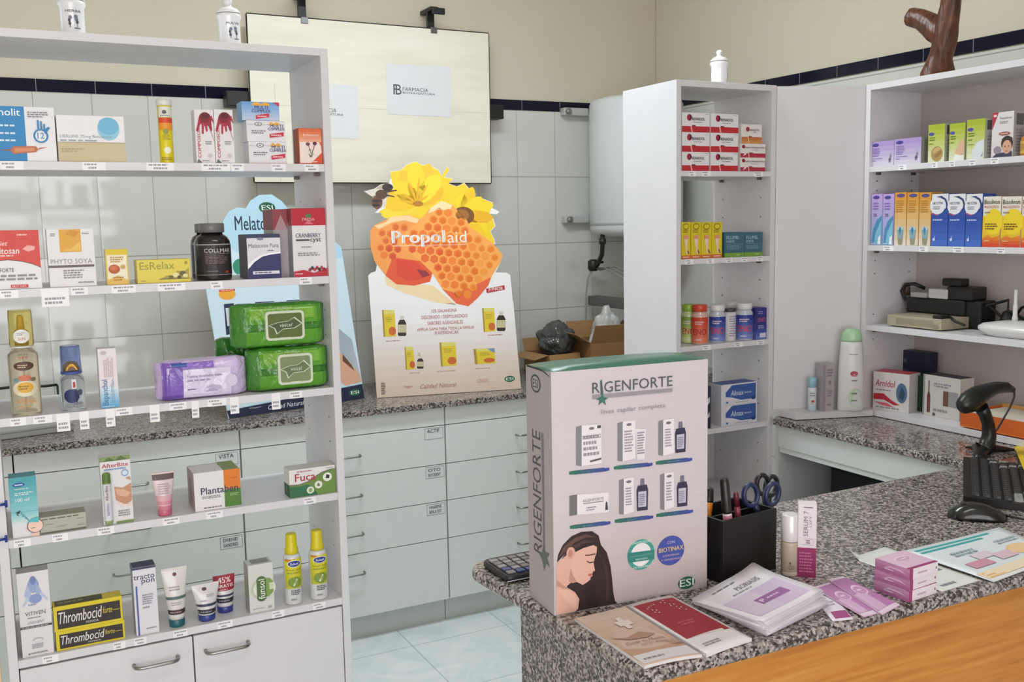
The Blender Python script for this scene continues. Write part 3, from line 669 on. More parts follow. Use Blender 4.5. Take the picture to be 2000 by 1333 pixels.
for i, (ang, L, c) in enumerate(((200, 150, '#eebd28'), (222, 150, '#f3d025'), (245, 175, '#efc02a'), (268, 205, '#f4d428'), (288, 205, '#f0c22a'), (310, 180, '#f5d930'), (332, 150, '#edb824'), (178, 170, '#f0c41c'), (160, 190, '#f2d330'))):
    petal(1062, 245, math.radians(ang), L, 88, c, 1+i % 2)
for i, (ang, L) in enumerate(((215, 110), (250, 150), (275, 165), (300, 140), (190, 120), (325, 90))): petal(1062, 250, math.radians(ang), L*.8, 12, Yo, 3)
p.m.lay = 4; p.E(1068, 252, 26, 14, '#b9781a')
for i, (ang, L, c) in enumerate(((-72, 150, '#f0c41c'), (-45, 130, Yp), (-20, 160, Yp), (5, 150, '#e9b01c'), (32, 150, Yp), (50, 175, '#f0c41c'), (-95, 110, Yp))):
    petal(1295, 310, math.radians(ang), L, 62, c, 1+i % 2)
p.m.lay = 4; p.E(1295, 312, 52, 46, '#7a4a1c')
p.m.lay = 5; p.E(1290, 308, 32, 28, '#a1682a')
# bee
p.m.lay = 3; p.P_([(797, 190), (850, 178), (905, 178), (880, 200), (835, 215)], '#d8cfc4')
p.m.lay = 3; p.P_([(880, 275), (892, 235), (915, 215), (905, 265)], '#d9d2c8')
for i, (x, y, rx, ry, c) in enumerate(((862, 245, 26, 34, '#6b4a36'), (858, 258, 20, 9, '#2f221c'), (862, 238, 24, 8, '#33251d'), (884, 205, 28, 24, '#5a3a26'), (915, 170, 26, 20, '#382720'), (930, 165, 10, 8, '#191412'))): p.m.lay = 4+i; p.E(x, y, rx, ry, c)
for a, b in (((900, 190), (960, 182)), ((905, 205), (948, 214)), ((880, 225), (902, 268))): p.m.lay = 11; p.P_([a, b, (b[0]+3, b[1]+5), (a[0]+4, a[1]+7)], '#3a2a20')
# comb
back = [(925, 322), (1020, 308), (1085, 330), (960, 440), (1010, 490), (1080, 540), (1140, 600), (1128, 642), (1050, 662), (960, 655), (905, 612), (850, 540), (830, 470), (828, 385), (850, 360)]
front = [(1185, 238), (1240, 258), (1310, 330), (1330, 370), (1430, 440), (1470, 480), (1491, 510), (1480, 545), (1440, 610), (1420, 660), (1370, 720), (1320, 766), (1260, 752), (1190, 680), (1140, 600), (1080, 540), (1010, 490), (960, 440), (1080, 330), (1130, 272)]
p.m.lay = 4; p.P_(back, '#ef9a4c'); p.m.lay = 5; p.P_([(940, 520), (1080, 540), (1140, 600), (1128, 642), (1050, 662), (960, 655), (905, 612)], '#e0562f')
hexgrid(p, [(835, 400), (930, 345), (1070, 335), (960, 440), (1010, 495), (960, 540), (870, 530)], 43, 20, [('#ec8a30', '#ee963c', '#de721f'), ('#e87a2c', '#ea8434', '#d96722'), ('#e2642f', '#de5c2c', '#cf4f27')], 3)
p.m.lay = 6; p.P_([(960, 530), (1050, 540), (1110, 590), (1100, 625), (1030, 640), (960, 610)], '#d9432f'); p.m.lay = 7; p.P_([(1060, 580), (1110, 590), (1128, 610), (1090, 622)], '#8f3038'); p.m.lay = 6; p.P_([(850, 362), (905, 345), (930, 318), (1020, 310), (1075, 330), (1060, 350), (1000, 335), (940, 345), (870, 380)], '#f3cf9a')
p.m.lay = 5; p.P_(front, '#f4a552'); p.m.lay = 6; p.P_([(1190, 680), (1260, 700), (1372, 650), (1432, 620), (1420, 660), (1370, 720), (1320, 766), (1260, 752)], '#e4633a')
p.m.lay = 6; p.P_([(1130, 272), (1185, 238), (1240, 258), (1225, 285), (1170, 280), (1120, 300)], '#f6dba6')
hexgrid(p, front, 46, 22, [('#ee9636', '#f19d40', '#e67f22'), ('#ec8529', '#ee8d33', '#df701a'), ('#ea7a2a', '#ec8230', '#de681c'), ('#e8702c', '#e4662a', '#d65722')], 5)
p.m.lay = 14; p.T('Propol', (940, 472), (1198, 384), '#f6f2ee', bold=.07); p.m.lay = 15; p.T('Propol', (940, 472), (1198, 384), '#f6f2ee'); p.m.lay = 14; p.T('aid', (1216, 448), (1308, 388), '#f3e3d3'); p.R((943, 466), (1312, 455), '#f3ece4')
# lower print, second coordinate set
p.k = (720, 580, .1576); RB = '#b5675d'
for t, lb, rt in (('12% GALANGINA', (780, 198), (1090, 145)), ('DESCERADO / DESPOLINIZADO', (655, 278), (1225, 212)), ('SABORES AGRADABLES', (730, 350), (1165, 288)), ('AMPLIA GAMA PARA TODA LA FAMILIA', (600, 427), (1305, 358)), ('18 REFERENCIAS', (810, 470), (1110, 415))): p.m.lay = 9; p.T(t, lb, rt, RB, bold=.008)
def ybox(q, pic=True):
    (a, b), (c, d), (e_, f), (g_, h) = q; p.m.lay = 4; p.P_(q, '#dcc22c'); p.m.lay = 5; p.P_([(a, b), (a+(c-a)*.13, b), (g_+(e_-g_)*.13, h), (g_, h)], '#a68b34'); p.m.lay = 6
    p.P_([(a+(c-a)*.13, b+2), (c, d), (c, d+.16*(f-d)), (a+(c-a)*.14, b+.16*(h-b))], '#d8cf6a')
    if pic: p.m.lay = 6; p.E(e_-(e_-g_)*.3, f-(f-d)*.2, (e_-g_)*.27, (f-d)*.17, '#c8632c')
    p.m.lay = 7; p.Mi((a+(c-a)*.3, b+(h-b)*.45), (c-(c-a)*.15, d+(f-d)*.25), 3, '#b39a30', int(a))
for q in ([(165, 165), (320, 165), (340, 490), (185, 497)], [(1405, 142), (1555, 138), (1570, 427), (1425, 437)], [(445, 622), (550, 620), (575, 895), (460, 906)], [(875, 567), (1075, 563), (1092, 850), (895, 862)], [(1297, 648), (1560, 635), (1570, 825), (1318, 838)]): ybox(q)
p.m.lay = 8; p.P_([(1470, 642), (1560, 636), (1566, 690), (1520, 680)], '#7f90b4')
def bottle_print(x0, x1, y0, y1):
    w, h = x1-x0, y1-y0; cx = (x0+x1)/2; p.m.lay = 4
    p.P_([(x0, y1-h*.06), (x0+w*.1, y1), (x1-w*.1, y1), (x1, y1-h*.06), (x1, y0+h*.38), (x1-w*.22, y0+h*.2), (x0+w*.22, y0+h*.2), (x0, y0+h*.38)], '#2b1f1a')
    p.m.lay = 5; p.P_([(x0+w*.02, y0+h*.83), (x1-w*.02, y0+h*.83), (x1-w*.02, y0+h*.44), (x0+w*.02, y0+h*.44)], '#c3b893'); p.P_([(cx-w*.22, y0+h*.2), (cx+w*.22, y0+h*.2), (cx+w*.22, y0), (cx-w*.22, y0)], '#cfc7b9')
for q in ((362, 465, 235, 487), (1587, 1695, 182, 425), (600, 680, 735, 892)): bottle_print(*q)
p.m.lay = 5; p.P_([(612, 735), (640, 735), (640, 700), (612, 690)], '#bdb4a8')
for lb, rt in (((215, 560), (465, 530)), ((1475, 488), (1665, 458)), ((505, 955), (655, 932)), ((845, 935), (1150, 903)), ((1320, 900), (1575, 872))): p.m.lay = 5; p.Mi(lb, rt, 1, '#b0766e', int(lb[0]))
p.m.lay = 5; p.esi(1747, 1018, 62, 42); p.T('Calidad Natural', (640, 1142), (1090, 1058), '#a5795f', shear=.35); p.T('Vegan', (430, 1140), (545, 1092), '#b98a72', shear=.3)
p.T('CEREC', (1340, 1062), (1490, 1015), '#c6a392'); p.Mi((160, 1215), (210, 1060), 7, '#4b4541', 3)
p.k = (400, 300, .39); p.m.lay = 6; p.P_([(1408, 678), (1500, 660), (1503, 682), (1412, 700)], '#b5303d'); p.T('JUNIOR', (1420, 692), (1492, 668), '#e9dcdc', bold=.02)
p.done('honeycomb_display', 'cut-out cardboard display with yellow flowers and orange honeycomb on the back worktop', 'display')

q = Cut((447, 819), (712, 779), .9124, math.radians(11), .004, 400, 300, .39)
cloud = [(118, 1330), (8, 700), (-12, 560), (10, 500), (55, 470), (90, 440), (82, 385), (92, 335), (118, 292), (160, 270), (205, 276), (228, 236), (272, 208), (335, 205), (385, 238), (415, 275), (470, 290), (540, 330), (600, 380), (650, 440), (684, 470), (800, 1228)]
q.body(cloud, '#b4d8ea')
q.m.lay = 0; q.P_([(110, 1290), (124, 1334), (800, 1228), (788, 1155)], '#1f2440')
q.P_([(-6, 560), (10, 505), (55, 472), (120, 470), (200, 520), (300, 530), (420, 560), (560, 560), (690, 520), (788, 1150), (112, 1285), (20, 760)], '#cfe3ee')
q.m.lay = 1; q.P_([(600, 820), (735, 930), (785, 1140), (560, 1180)], '#dfe0e6'); q.m.lay = 2; q.P_([(640, 980), (690, 1005), (770, 1100), (786, 1145), (700, 1165), (640, 1080)], '#d9a98c'); q.m.lay = 3; q.P_([(690, 1005), (735, 1060), (750, 1090), (690, 1040)], '#6b4a3c')
q.m.lay = 3; q.T('Melatonin', (152, 386), (368, 312), '#1c3148', shear=.12, bold=.012); q.esi(312, 272, 37, 28)
q.E(180, 570, 34, 44, '#2f8a68')
q.m.lay = 3; q.E(112, 706, 38, 30, '#f0a83a'); q.m.lay = 4; q.R((72, 694), (150, 678), '#d6453a'); q.T('NUEVO', (82, 692), (142, 680), '#f7e3c0')
for x0, x1, y0, y1 in ((95, 145, 750, 910), (252, 346, 740, 900), (408, 480, 732, 880)): q.m.lay = 3; q.P_([(x0+12, y1), (x1+12, y1-10), (x1, y0), (x0, y0+5)], '#222c48'); q.m.lay = 4; q.P_([(x0+18, y1-45), (x1+6, y1-50), (x1-2, y0+22), (x0+8, y0+25)], '#cfd4de')
q.m.lay = 4; q.esi(751, 1197, 26, 21); q.T('Calidad Natural', (318, 1285), (497, 1235), '#dcdde6', shear=.35); q.T('Vegan', (222, 1282), (283, 1266), '#dcdde6', shear=.2)
q.done('blue_cloud_display', 'light blue cloud-topped cardboard display with navy foot strip, behind the left shelving unit', 'display')

# ------------------------------------------------------------------ cartons and bags on the right of the worktop
CB = mat('#8f6a43', .8); CB2 = mat('#a07a50', .8); CBD = mat('#6d4c30', .85)
def open_carton(name, label, c, w, d, h, rz, flaps):
    e = empty(name, c, label, 'box', None, rz); m = MB(); t = .004
    m.box((-w/2, -d/2, 0), (w/2, d/2, t), CBD)
    for a, b in (((-w/2, -d/2), (w/2, -d/2+t)), ((-w/2, d/2-t), (w/2, d/2)), ((-w/2, -d/2+t), (-w/2+t, d/2-t)), ((w/2-t, -d/2+t), (w/2, d/2-t))): m.box((a[0], a[1], t), (b[0], b[1], h), CB)
    m.build('carton_body', e)
    for side, ang, L in flaps:
        X = {'f': (Matrix.Translation((0, -d/2, h)), (w, -1)), 'b': (Matrix.Translation((0, d/2, h)) @ Matrix.Rotation(PI, 4, 'Z'), (w, -1)), 'l': (Matrix.Translation((-w/2, 0, h)) @ Matrix.Rotation(-PI/2, 4, 'Z'), (d, -1)), 'r': (Matrix.Translation((w/2, 0, h)) @ Matrix.Rotation(PI/2, 4, 'Z'), (d, -1))}[side]
        m = MB(); m.box((-X[1][0]/2+.002, -L, -.0015), (X[1][0]/2-.002, 0, .0015), CB2, 0, X[0] @ Matrix.Rotation(math.radians(ang), 4, 'X')); m.build('flap', e)
    return e
open_carton('cardboard_box', 'brown open cardboard box holding a white plastic bag, right of the other box', (2.44, 3.83, .9114), .23, .22, .145, math.radians(-4), (('f', -62, .09), ('l', -30, .085), ('r', -50, .09), ('b', -70, .08)))
open_carton('cardboard_box', 'brown open cardboard box under the dark grey bag, left of the other box', (2.215, 3.90, .9114), .17, .20, .095, math.radians(4), (('l', 12, .075), ('f', 70, .06), ('b', -70, .06)))
def bag(name, label, c, s, col, seed, alpha=1, neck=0):
    m = MB(); r = bmesh.ops.create_icosphere(m.bm, subdivisions=5, radius=1); k = m.mi(mat(col, .22, 0, 0, .6, .1, alpha))
    for v in m.bm.verts:
        n = v.co.copy(); q = n*2.1+Vector((seed, 0, 0)); d = noise.noise(q)*.26+(1-abs(noise.noise(q*2.3)))*.16+(1-abs(noise.noise(q*5)))*.05
        f = .82+d
        if n.z > .55: f *= 1+(n.z-.55)*neck
        v.co = Vector((n.x*s[0]*f, n.y*s[1]*f, max(-s[2]*.86, n.z*s[2]*f)))
    zmin = min(v.co.z for v in m.bm.verts)
    for v in m.bm.verts: v.co.z -= zmin
    for f in m.bm.faces: f.smooth = True
    return tag(m.build(name, None, c), label, 'bag', 'plastic bags on the back worktop')
b = bag('plastic_bag', 'crumpled dark grey plastic bag sitting on the left cardboard box', (2.235, 3.895, .985), (.088, .08, .085), '#4b4d4b', 3.1)
b2 = bag('plastic_bag', 'crumpled whitish plastic bag sticking out of the right cardboard box', (2.475, 3.84, .9165), (.078, .072, .135), '#c9c9c8', 8.4, 1, .4)
# grey flat case at the far left of the worktop
m = MB(); m.box((-.15, -.10, 0), (.12, .10, .032), mat('#9d9d9b', .45), .004); m.box((-.15, -.101, .020), (.12, -.0995, .0215), mat('#6e6e6c', .5)); tag(m.build('flat_case', None, (.055, 3.76, .9114), math.radians(12)), 'flat grey case lying on the back worktop behind the left shelving unit', 'case')
m = MB(); m.tube([at(x, y, 'Y', 4.03) for x, y in ((-30, 763), (20, 757), (60, 754), (85, 755), (112, 752))], .005, BLK, 8); m.tube([at(112, 752, 'Y', 4.03), at(112, 752, 'Y', 4.03)+Vector((.0, .0, -.11)), Vector((at(112, 752, 'Y', 4.03).x+.02, 4.03, .916))], .004, BLK, 8); tag(m.build('black_cable'), 'black cable along the tiled wall behind the left shelving unit', 'cable')

# ------------------------------------------------------------------ on top of the units
PORC = mat('#dcdcde', .15, 0, 0, .5, .02, 1, .4)
def jar(label, c, s, lid=True, art=0, rz=0):
    e = empty('apothecary_jar', c, label, 'jar', 'white apothecary jars on top of the units', rz); m = MB()
    prof = [(.027, 0), (.028, .004), (.0255, .010), (.025, .018), (.025, .070), (.0285, .076), (.0285, .082), (.024, .086)]
    prof = [(r*s, z*s) for r, z in prof]; m.lathe(prof, PORC, 32)
    F = wrap_face(.0252*s, .04*s, .045*s, .022*s); cc = '#4a4f5c'
    m.text(F, 'PULVIS' if art else 'HERBA', .1, .82, .9, .93, cc, bold=.01)
    for i, (x, y) in enumerate(((.28, .45), (.33, .58), (.3, .3), (.62, .5), (.66, .38), (.6, .62))): m.ell(F, x, y, .07+.02*(i % 2), .09, '#6d7487' if i % 2 else cc, 9)
    m.rect(F, .3, .12, .33, .5, cc); m.rect(F, .64, .14, .67, .5, cc); m.micro(F, .5, .05, .95, .14, 1, cc)
    m.build('body', e)
    m = MB(); m.lathe([(r*s, z*s) for r, z in ((.0275, .0862), (.0275, .089), (.022, .096), (.010, .101), (.007, .106), (.010, .112), (.009, .118), (.003, .121))], PORC, 28); m.build('lid', e); return e
j = jar('white apothecary jar at the left on top of the shelving unit, lid cut off above', (.1785, 2.38, 2.0002), 1.02, art=0, rz=math.radians(4))
j = jar('white apothecary jar with dark plant motif beside the cream wall panel', (.5105, 2.38, 2.0002), 1.0, art=1, rz=math.radians(12))
j = jar('small white apothecary jar alone on top of the narrow shelf tower', (2.073, 2.55, 2.0032), 1.02, art=0, rz=math.radians(75))
# driftwood piece
def bark(nt, b, N, L):
    g = N('TexCoord'); mp = N('Mapping'); mp.inputs['Scale'].default_value = (9, 9, 2); L(g.outputs['Object'], mp.inputs[0]); n = N('TexNoise', i_Scale=4.0, i_Detail=7.0, i_Distortion=1.5); L(mp.outputs[0], n.inputs['Vector'])
    r = ramp(N, [(.3, '#34190c'), (.5, '#562c15'), (.7, '#6e3f21')]); L(n.outputs['Fac'], r.inputs[0]); L(r.outputs[0], b.inputs['Base Color']); b.inputs['Roughness'].default_value = .38
    bp = N('Bump', i_Strength=.4, i_Distance=.01); L(n.outputs['Fac'], bp.inputs['Height']); L(bp.outputs[0], b.inputs['Normal'])
M_BARK = custom('varnished_driftwood', bark)
BX = 2.545; W = lambda x, y: at(x, y, 'X', BX)
c = Vector((BX, W(1833, 145).y, 2.0003)); m = MB()
m.tube([Vector((BX, W(1833, 146).y, 2.0003)), Vector((BX, W(1831, 138).y, 2.02)), W(1837, 112), W(1843, 88), W(1846, 66), W(1852, 40), W(1857, 10), W(1860, -25)], [.056, .051, .037, .034, .036, .032, .030, .028], M_BARK, 14)
m.tube([W(1846, 78), W(1834, 62), W(1818, 48), W(1800, 38), W(1779, 33)], [.03, .038, .035, .031, .029], M_BARK, 12)
for v in m.bm.verts:
    if v.co.z > 2.004: v.co += Vector((noise.noise(v.co*16), noise.noise(v.co*16+Vector((5, 0, 0))), 0))*.008
for f in m.bm.faces: f.smooth = True
for v in m.bm.verts: v.co -= c
o = m.build('driftwood_branch', None, c); tag(o, 'dark varnished forked branch standing on top of the right wall unit', 'branch')
rm = o.modifiers.new('join', 'REMESH'); rm.mode = 'VOXEL'; rm.voxel_size = .004; rm.use_smooth_shade = True
# ------------------------------------------------------------------ toiletries on the left shelving unit
P = ('Y', 2.262); G = ['boxes and tubes on the top shelf', 'remedies on the second shelf', 'toiletries on the middle shelf', 'toiletries on the fourth shelf', 'toiletries on the lowest shelf']
GR = '#8a868c'; W0 = '#dad8d9'; DK = '#37343a'
z = SZ[0] + .0002
carton('medicine_carton', 'large blue carton with ampoule picture and hand symbol, far left of top shelf', 'box', (-40, 109, 208), P, z, .06, '#e1e1e4',
       [('r', 0, 0, .60, 1, '#2a82ba'), ('t', 'Venolit', .09, .83, .545, .96, '#eef4f8', dict(bold=.02)), ('m', .05, .62, .52, .68, 1, '#cfe2ef'), ('m', .05, .48, .52, .54, 1, '#cfe2ef'), ('m', .05, .35, .52, .41, 1, '#cfe2ef'),
        ('p', [(.38, .2), (.42, .13), (.72, .17), (.76, .22), (.72, .28), (.42, .27)], '#b96a45'), ('p', [(.44, .16), (.70, .19), (.70, .25), (.44, .24)], '#cf8a62'), ('p', [(.22, .2), (.38, .19), (.38, .22)], '#9a5638'), ('p', [(.76, .22), (.88, .27), (.76, .25)], '#b96a45'),
        ('m', .64, .80, .92, .92, 3, GR), ('e', .80, .47, .10, .13, '#2f7fb4'), ('e', .80, .47, .075, .10, '#e1e1e4'), ('t', '12', .755, .42, .845, .53, '#2f7fb4', dict(bold=.02)), ('r', .76, .58, .785, .76, '#2f7fb4'), ('r', .80, .58, .825, .74, '#2f7fb4'), ('r', .84, .57, .865, .69, '#2f7fb4'), ('p', [(.86, .5), (.93, .62), (.90, .64), (.84, .56)], '#2f7fb4')], group=G[0])
carton('medicine_carton', 'wide white carton with beige lower half and blue circle, top shelf', 'box', (113, 245, 226), P, z, .08, '#e3e2e2',
       [('r', 0, 0, 1, .42, '#c6b894'), ('e', .76, .72, .165, .25, '#8fc3da'), ('e', .76, .78, .155, .19, '#6fb3d2'), ('t', 'LIERLINE 75mg Bimonasal', .04, .50, .80, .58, '#8a9aa6'), ('m', .04, .43, .92, .49, 1, '#9aa6ae'), ('m', .05, .2, .4, .3, 2, '#a89a78'), ('r', .0, .415, 1, .425, '#9c8f72')], group=G[0])
def lathe_thing(name, label, cat, px, plane, zb, prof, mats, group, prints=(), parts=(), yaw=0, r=None):
    """px: x left, right, y top; prof in units of radius and height; parts: (name, prof, material)"""
    c, wd, hh = fit(px, plane, zb); n = Vector((0, 1, 0)) if plane[0] == 'Y' else Vector((1, 0, 0))
    vd = (c-CP); vd.z = 0; R = r or wd/2*abs(vd.normalized().dot(n)); q0 = at((px[0]+px[1])/2, px[2]+60, plane[0], plane[1]+R); c = Vector((q0.x, q0.y, zb)); rz = yaw + math.atan2(-c.x, c.y)*-1 if plane[0] == 'Y' else yaw - PI/2
    if plane[0] == 'Y': rz = yaw
    e = empty(name, c, label, cat, group, rz); first = True
    m = MB(); pr = [(a*R, b*hh) for a, b in prof]; m.lathe(pr, mats, 30)
    for (z0, z1, frac, ops) in prints:
        f = interp(pr); F = wrap_face(f, 2*R*frac, (z1-z0)*hh, z0*hh); m.lay = 1; m.draw(F, ops, True)
    m.build('body', e)
    for nm, pf, mm in parts:
        q = MB(); q.lathe([(a*R, b*hh) for a, b in pf], mm, 30); q.build(nm, e)
    return e
YEL = mat('#dccb1e', .3)
lathe_thing('effervescent_tube', 'yellow effervescent tablet tube with white cap on the top shelf', 'tube', (309, 337, 194), P, z, [(.97, 0), (1, .01), (1, .90), (.94, .905)], YEL, G[0],
            [(0, .90, 1.1, [('r', 0, .80, 1, 1, '#dcdad2'), ('e', .42, .89, .14, .035, '#5b5a5e'), ('m', .15, .81, .8, .845, 1, GR), ('r', 0, .70, 1, .79, '#cf4a2c'), ('r', 0, .58, 1, .70, '#e2922a'), ('e', .45, .55, .16, .05, '#8f9440'), ('m', .25, .40, .75, .5, 3, '#a89a2a'), ('e', .5, .22, .22, .06, '#e9e5c8'), ('m', .1, .04, .9, .1, 2, '#9a7a2a')])],
            [('cap', [(1.04, .905), (1.12, .91), (1.12, .985), (1.04, 1)], mat('#d9d8d2', .35)), ('tamper_ring', [(1.03, .885), (1.06, .886), (1.06, .9), (1.03, .904)], YEL)])
comp = [('e', .56, .82, .34, .13, '#7d1626'), ('e', .56, .88, .20, .05, '#5a0f1c'), ('p', [(.22, .84), (.05, .60), (.12, .58), (.34, .76)], '#a8243c'), ('p', [(.36, .76), (.34, .55), (.44, .54), (.5, .74)], '#b32b44'), ('p', [(.5, .74), (.58, .58), (.66, .60), (.64, .76)], '#a8243c'), ('p', [(.64, .76), (.82, .58), (.9, .62), (.86, .84)], '#96203a'), ('p', [(.84, .84), (.98, .74), (.98, .8), (.9, .9)], '#a8243c'),
        ('p', [(.80, .60), (.96, .42), (.97, .44), (.82, .62)], '#b77784'), ('t', 'COMPOSOR', .10, .10, .26, .66, '#b51f3a', dict(rot=90, bold=.02)), ('m', .5, .34, .92, .42, 2, GR), ('p', [(.0, .0), (.3, .0), (.1, .08)], '#6b6a6a'), ('e', .72, .14, .12, .04, '#c9bfc0'), ('m', .3, .03, .9, .06, 1, GR)]
carton('medicine_carton', 'white carton with dark red coneflower on the top shelf, left of the matching pair', 'box', (382, 419, 214), P, z, .04, '#dedbdc', comp, group='coneflower cartons on the top shelf')
carton('medicine_carton', 'white carton with dark red coneflower on the top shelf, right of the matching pair', 'box', (420, 457, 214), P, z, .04, '#dedbdc', comp, group='coneflower cartons on the top shelf')
mc = [('e', .30, .83, .10, .10, '#6b6f7c'), ('e', .30, .83, .075, .07, W0), ('r', .27, .81, .33, .85, '#5c606e'), ('m', .12, .36, .52, .55, 2, '#74717c'), ('r', .02, .8, .17, .815, '#8b8890'), ('r', .42, .8, .58, .815, '#8b8890'),
      ('p', [(.56, .78), (.60, .92), (.66, .94), (.70, .84), (.75, .94), (.82, .92), (.86, .78)], '#e3a630'), ('t', 'MULTI', .60, .68, .94, .83, '#3c3f74', dict(bold=.03)), ('t', 'COMPLEX', .54, .54, .98, .67, '#3c3f74', dict(bold=.03)), ('p', [(.58, .18), (.95, .28), (.95, .46), (.58, .36)], '#c32a45'), ('m', .62, .26, .92, .36, 1, '#ecc8cc')]
a = carton('vitamin_carton', 'white vitamin carton with rainbow mark, lowest of the stack of three', 'box', (488, 562, 277), P, z, .05, '#dddbe0', mc + [('g', 0, 0, 1, .06, '#cdb9b4', '#ddd0ce', 3)], group='stacked vitamin cartons', topcol='#d9b23c')
b = carton('vitamin_carton', 'white vitamin carton with rainbow mark, middle of the stack of three', 'box', (484, 559, 236), P, top_of(a), .05, '#dddbe0', mc, group='stacked vitamin cartons', topcol='#7f9fc4')
carton('vitamin_carton', 'blue-topped vitamin carton with rainbow mark, uppermost of the stack of three', 'box', (475, 548, 199), P, top_of(b), .05, '#7ba6d2',
       [('g', 0, 0, 1, 1, '#b9c4dc', '#6d9fd2', 5), ('p', [(.26, .80), (.32, .97), (.44, .98), (.52, .86), (.58, .98), (.70, .96), (.76, .80)], '#e3a630'), ('t', 'MULTI', .34, .62, .70, .80, '#34377a', dict(bold=.03)), ('t', 'COMPLEX', .26, .44, .76, .60, '#34377a', dict(bold=.03)), ('p', [(.36, .08), (.72, .2), (.72, .4), (.36, .28)], '#c9304a'), ('m', .4, .18, .68, .28, 1, '#ecc8cc'), ('p', [(.82, 1), (1, 1), (1, .78)], '#c9304a')], group='stacked vitamin cartons', push=.004)
carton('medicine_carton', 'small orange and white carton with flower drawing at the right end of top shelf', 'box', (585, 632, 251), P, z, .045, '#d96a3c',
       [('p', [(.03, .03), (.03, .75), (.18, .85), (.8, .72), (.95, .5), (.97, .32), (.75, .12), (.5, .03)], '#ead9d3'), ('g', .02, .62, .98, .97, '#e6a587', '#d96a3c', 5), ('t', 'Echinacea', .2, .78, .86, .85, '#f0ddd2'), ('e', .38, .56, .09, .05, '#7d3f4a'), ('e', .68, .58, .09, .05, '#5d3038'), ('e', .46, .40, .05, .03, '#8f8d8a'), ('p', [(.40, .52), (.48, .3), (.50, .3), (.42, .53)], '#55544f'), ('p', [(.66, .54), (.5, .28), (.53, .27), (.69, .53)], '#55544f'), ('p', [(.38, .3), (.5, .24), (.62, .32), (.52, .2), (.46, .2)], '#55544f'), ('p', [(.5, .03), (.98, .03), (.98, .33)], '#d2502c'), ('m', .5, .04, .9, .09, 1, '#edd0c4')], sidecol='#a5502f', topcol='#b9532c', group=G[0])

z = SZ[1] + .0002
carton('medicine_carton', 'red and white slimming carton cut by the picture edge, second shelf', 'box', (-38, 79, 450), P, z, .05, '#e2e0e1',
       [('p', [(0, .42), (.1, .48), (.4, .50), (.65, .47), (.85, .42), (1, .36), (1, 1), (0, 1)], '#d0473f'), ('p', [(0, .415), (.1, .475), (.4, .495), (.65, .465), (.85, .415), (1, .35), (1, .36), (.85, .425), (.65, .475), (.4, .505), (.1, .485), (0, .43)], '#3b3136'), ('t', 'diet', .22, .74, .42, .82, '#eedad6', dict(shear=.3)), ('t', 'Chitosan', .08, .60, .62, .71, '#f1e4e1', dict(bold=.03, shear=.1)), ('p', [(.68, .68), (.78, .74), (.92, .72), (.90, .66), (.78, .63)], '#e8aba4'), ('m', .1, .55, .62, .59, 1, '#eecfca'), ('m', .6, .9, .9, .94, 1, '#eecfca'), ('t', 'OUTFORTE', .05, .29, .50, .36, '#56535a'), ('m', .06, .14, .95, .26, 2, GR), ('r', .42, .02, .74, .075, '#c83a3a'), ('t', 'BEST DIET', .45, .03, .71, .065, '#efdcda')], group=G[1])
carton('medicine_carton', 'white carton with golden square above dark band, second shelf', 'box', (94, 186, 447), P, z, .045, '#dedcdd',
       [('r', .26, .60, .72, .99, '#dca33a'), ('p', [(.28, .62), (.5, .66), (.7, .78), (.7, .62)], '#e6b95a'), ('p', [(.4, .9), (.6, .86), (.7, .95), (.5, .98)], '#cf8f2c'), ('t', 'PHYTO SOYA', .05, .40, .93, .48, '#8f8a90'), ('r', 0, .335, .97, .375, '#6a5b60'), ('m', .30, .14, .75, .30, 4, GR), ('m', .08, .87, .2, .93, 2, GR), ('m', .75, .9, .9, .93, 1, GR), ('t', 'ARKOPHARMA', .60, .055, .94, .085, '#4c484e', dict(bold=.02))], group=G[1])
carton('medicine_carton', 'small upright yellow and cream carton with fruit picture, second shelf', 'box', (209, 252, 487), P, z, .035, '#e7e0c4',
       [('r', 0, .84, 1, 1, '#d8bd32'), ('r', 0, 0, .05, 1, '#d8bd32'), ('r', .95, 0, 1, 1, '#d8bd32'), ('e', .36, .44, .26, .13, '#b5562c'), ('e', .33, .47, .16, .07, '#c96f42'), ('m', .2, .62, .85, .8, 3, '#b8924a'), ('p', [(.05, 0), (.05, .14), (.5, .26), (.95, .12), (.95, 0)], '#dcb45a'), ('m', .3, .1, .9, .24, 2, '#a8752f'), ('e', .76, .5, .12, .06, '#caa05a')], group=G[1])
carton('medicine_carton', 'low wide pale yellow carton with flower sketch, second shelf', 'box', (270, 374, 507), P, z, .05, '#d9c84a',
       [('t', 'EsRelax', .05, .58, .70, .90, '#9a8f3c'), ('p', [(.42, .18), (.55, .30), (.65, .26), (.75, .5), (.88, .46), (.97, .62), (.97, .2), (.7, .15)], '#a8964a'), ('e', .72, .32, .06, .10, '#e0d898'), ('e', .85, .38, .06, .10, '#5f5a34'), ('e', .90, .28, .05, .08, '#ddd490'), ('e', .62, .24, .05, .07, '#6d6638'), ('e', .78, .22, .04, .07, '#4d4930'), ('r', .4, .14, .98, .17, '#6b6238'), ('e', .92, .83, .03, .07, '#a0923c'), ('m', .06, .08, .16, .13, 1, '#8d8230')], group=G[1])
bot = [(.90, 0), (.98, .012), (1, .03), (1, .60), (.97, .68), (.86, .755), (.66, .80), (.60, .81), (.60, .835)]
BB = mat('#1a1517', .14, 0, 0, .5, .02, 1, .3); CAP = mat('#6c6a6b', .35)
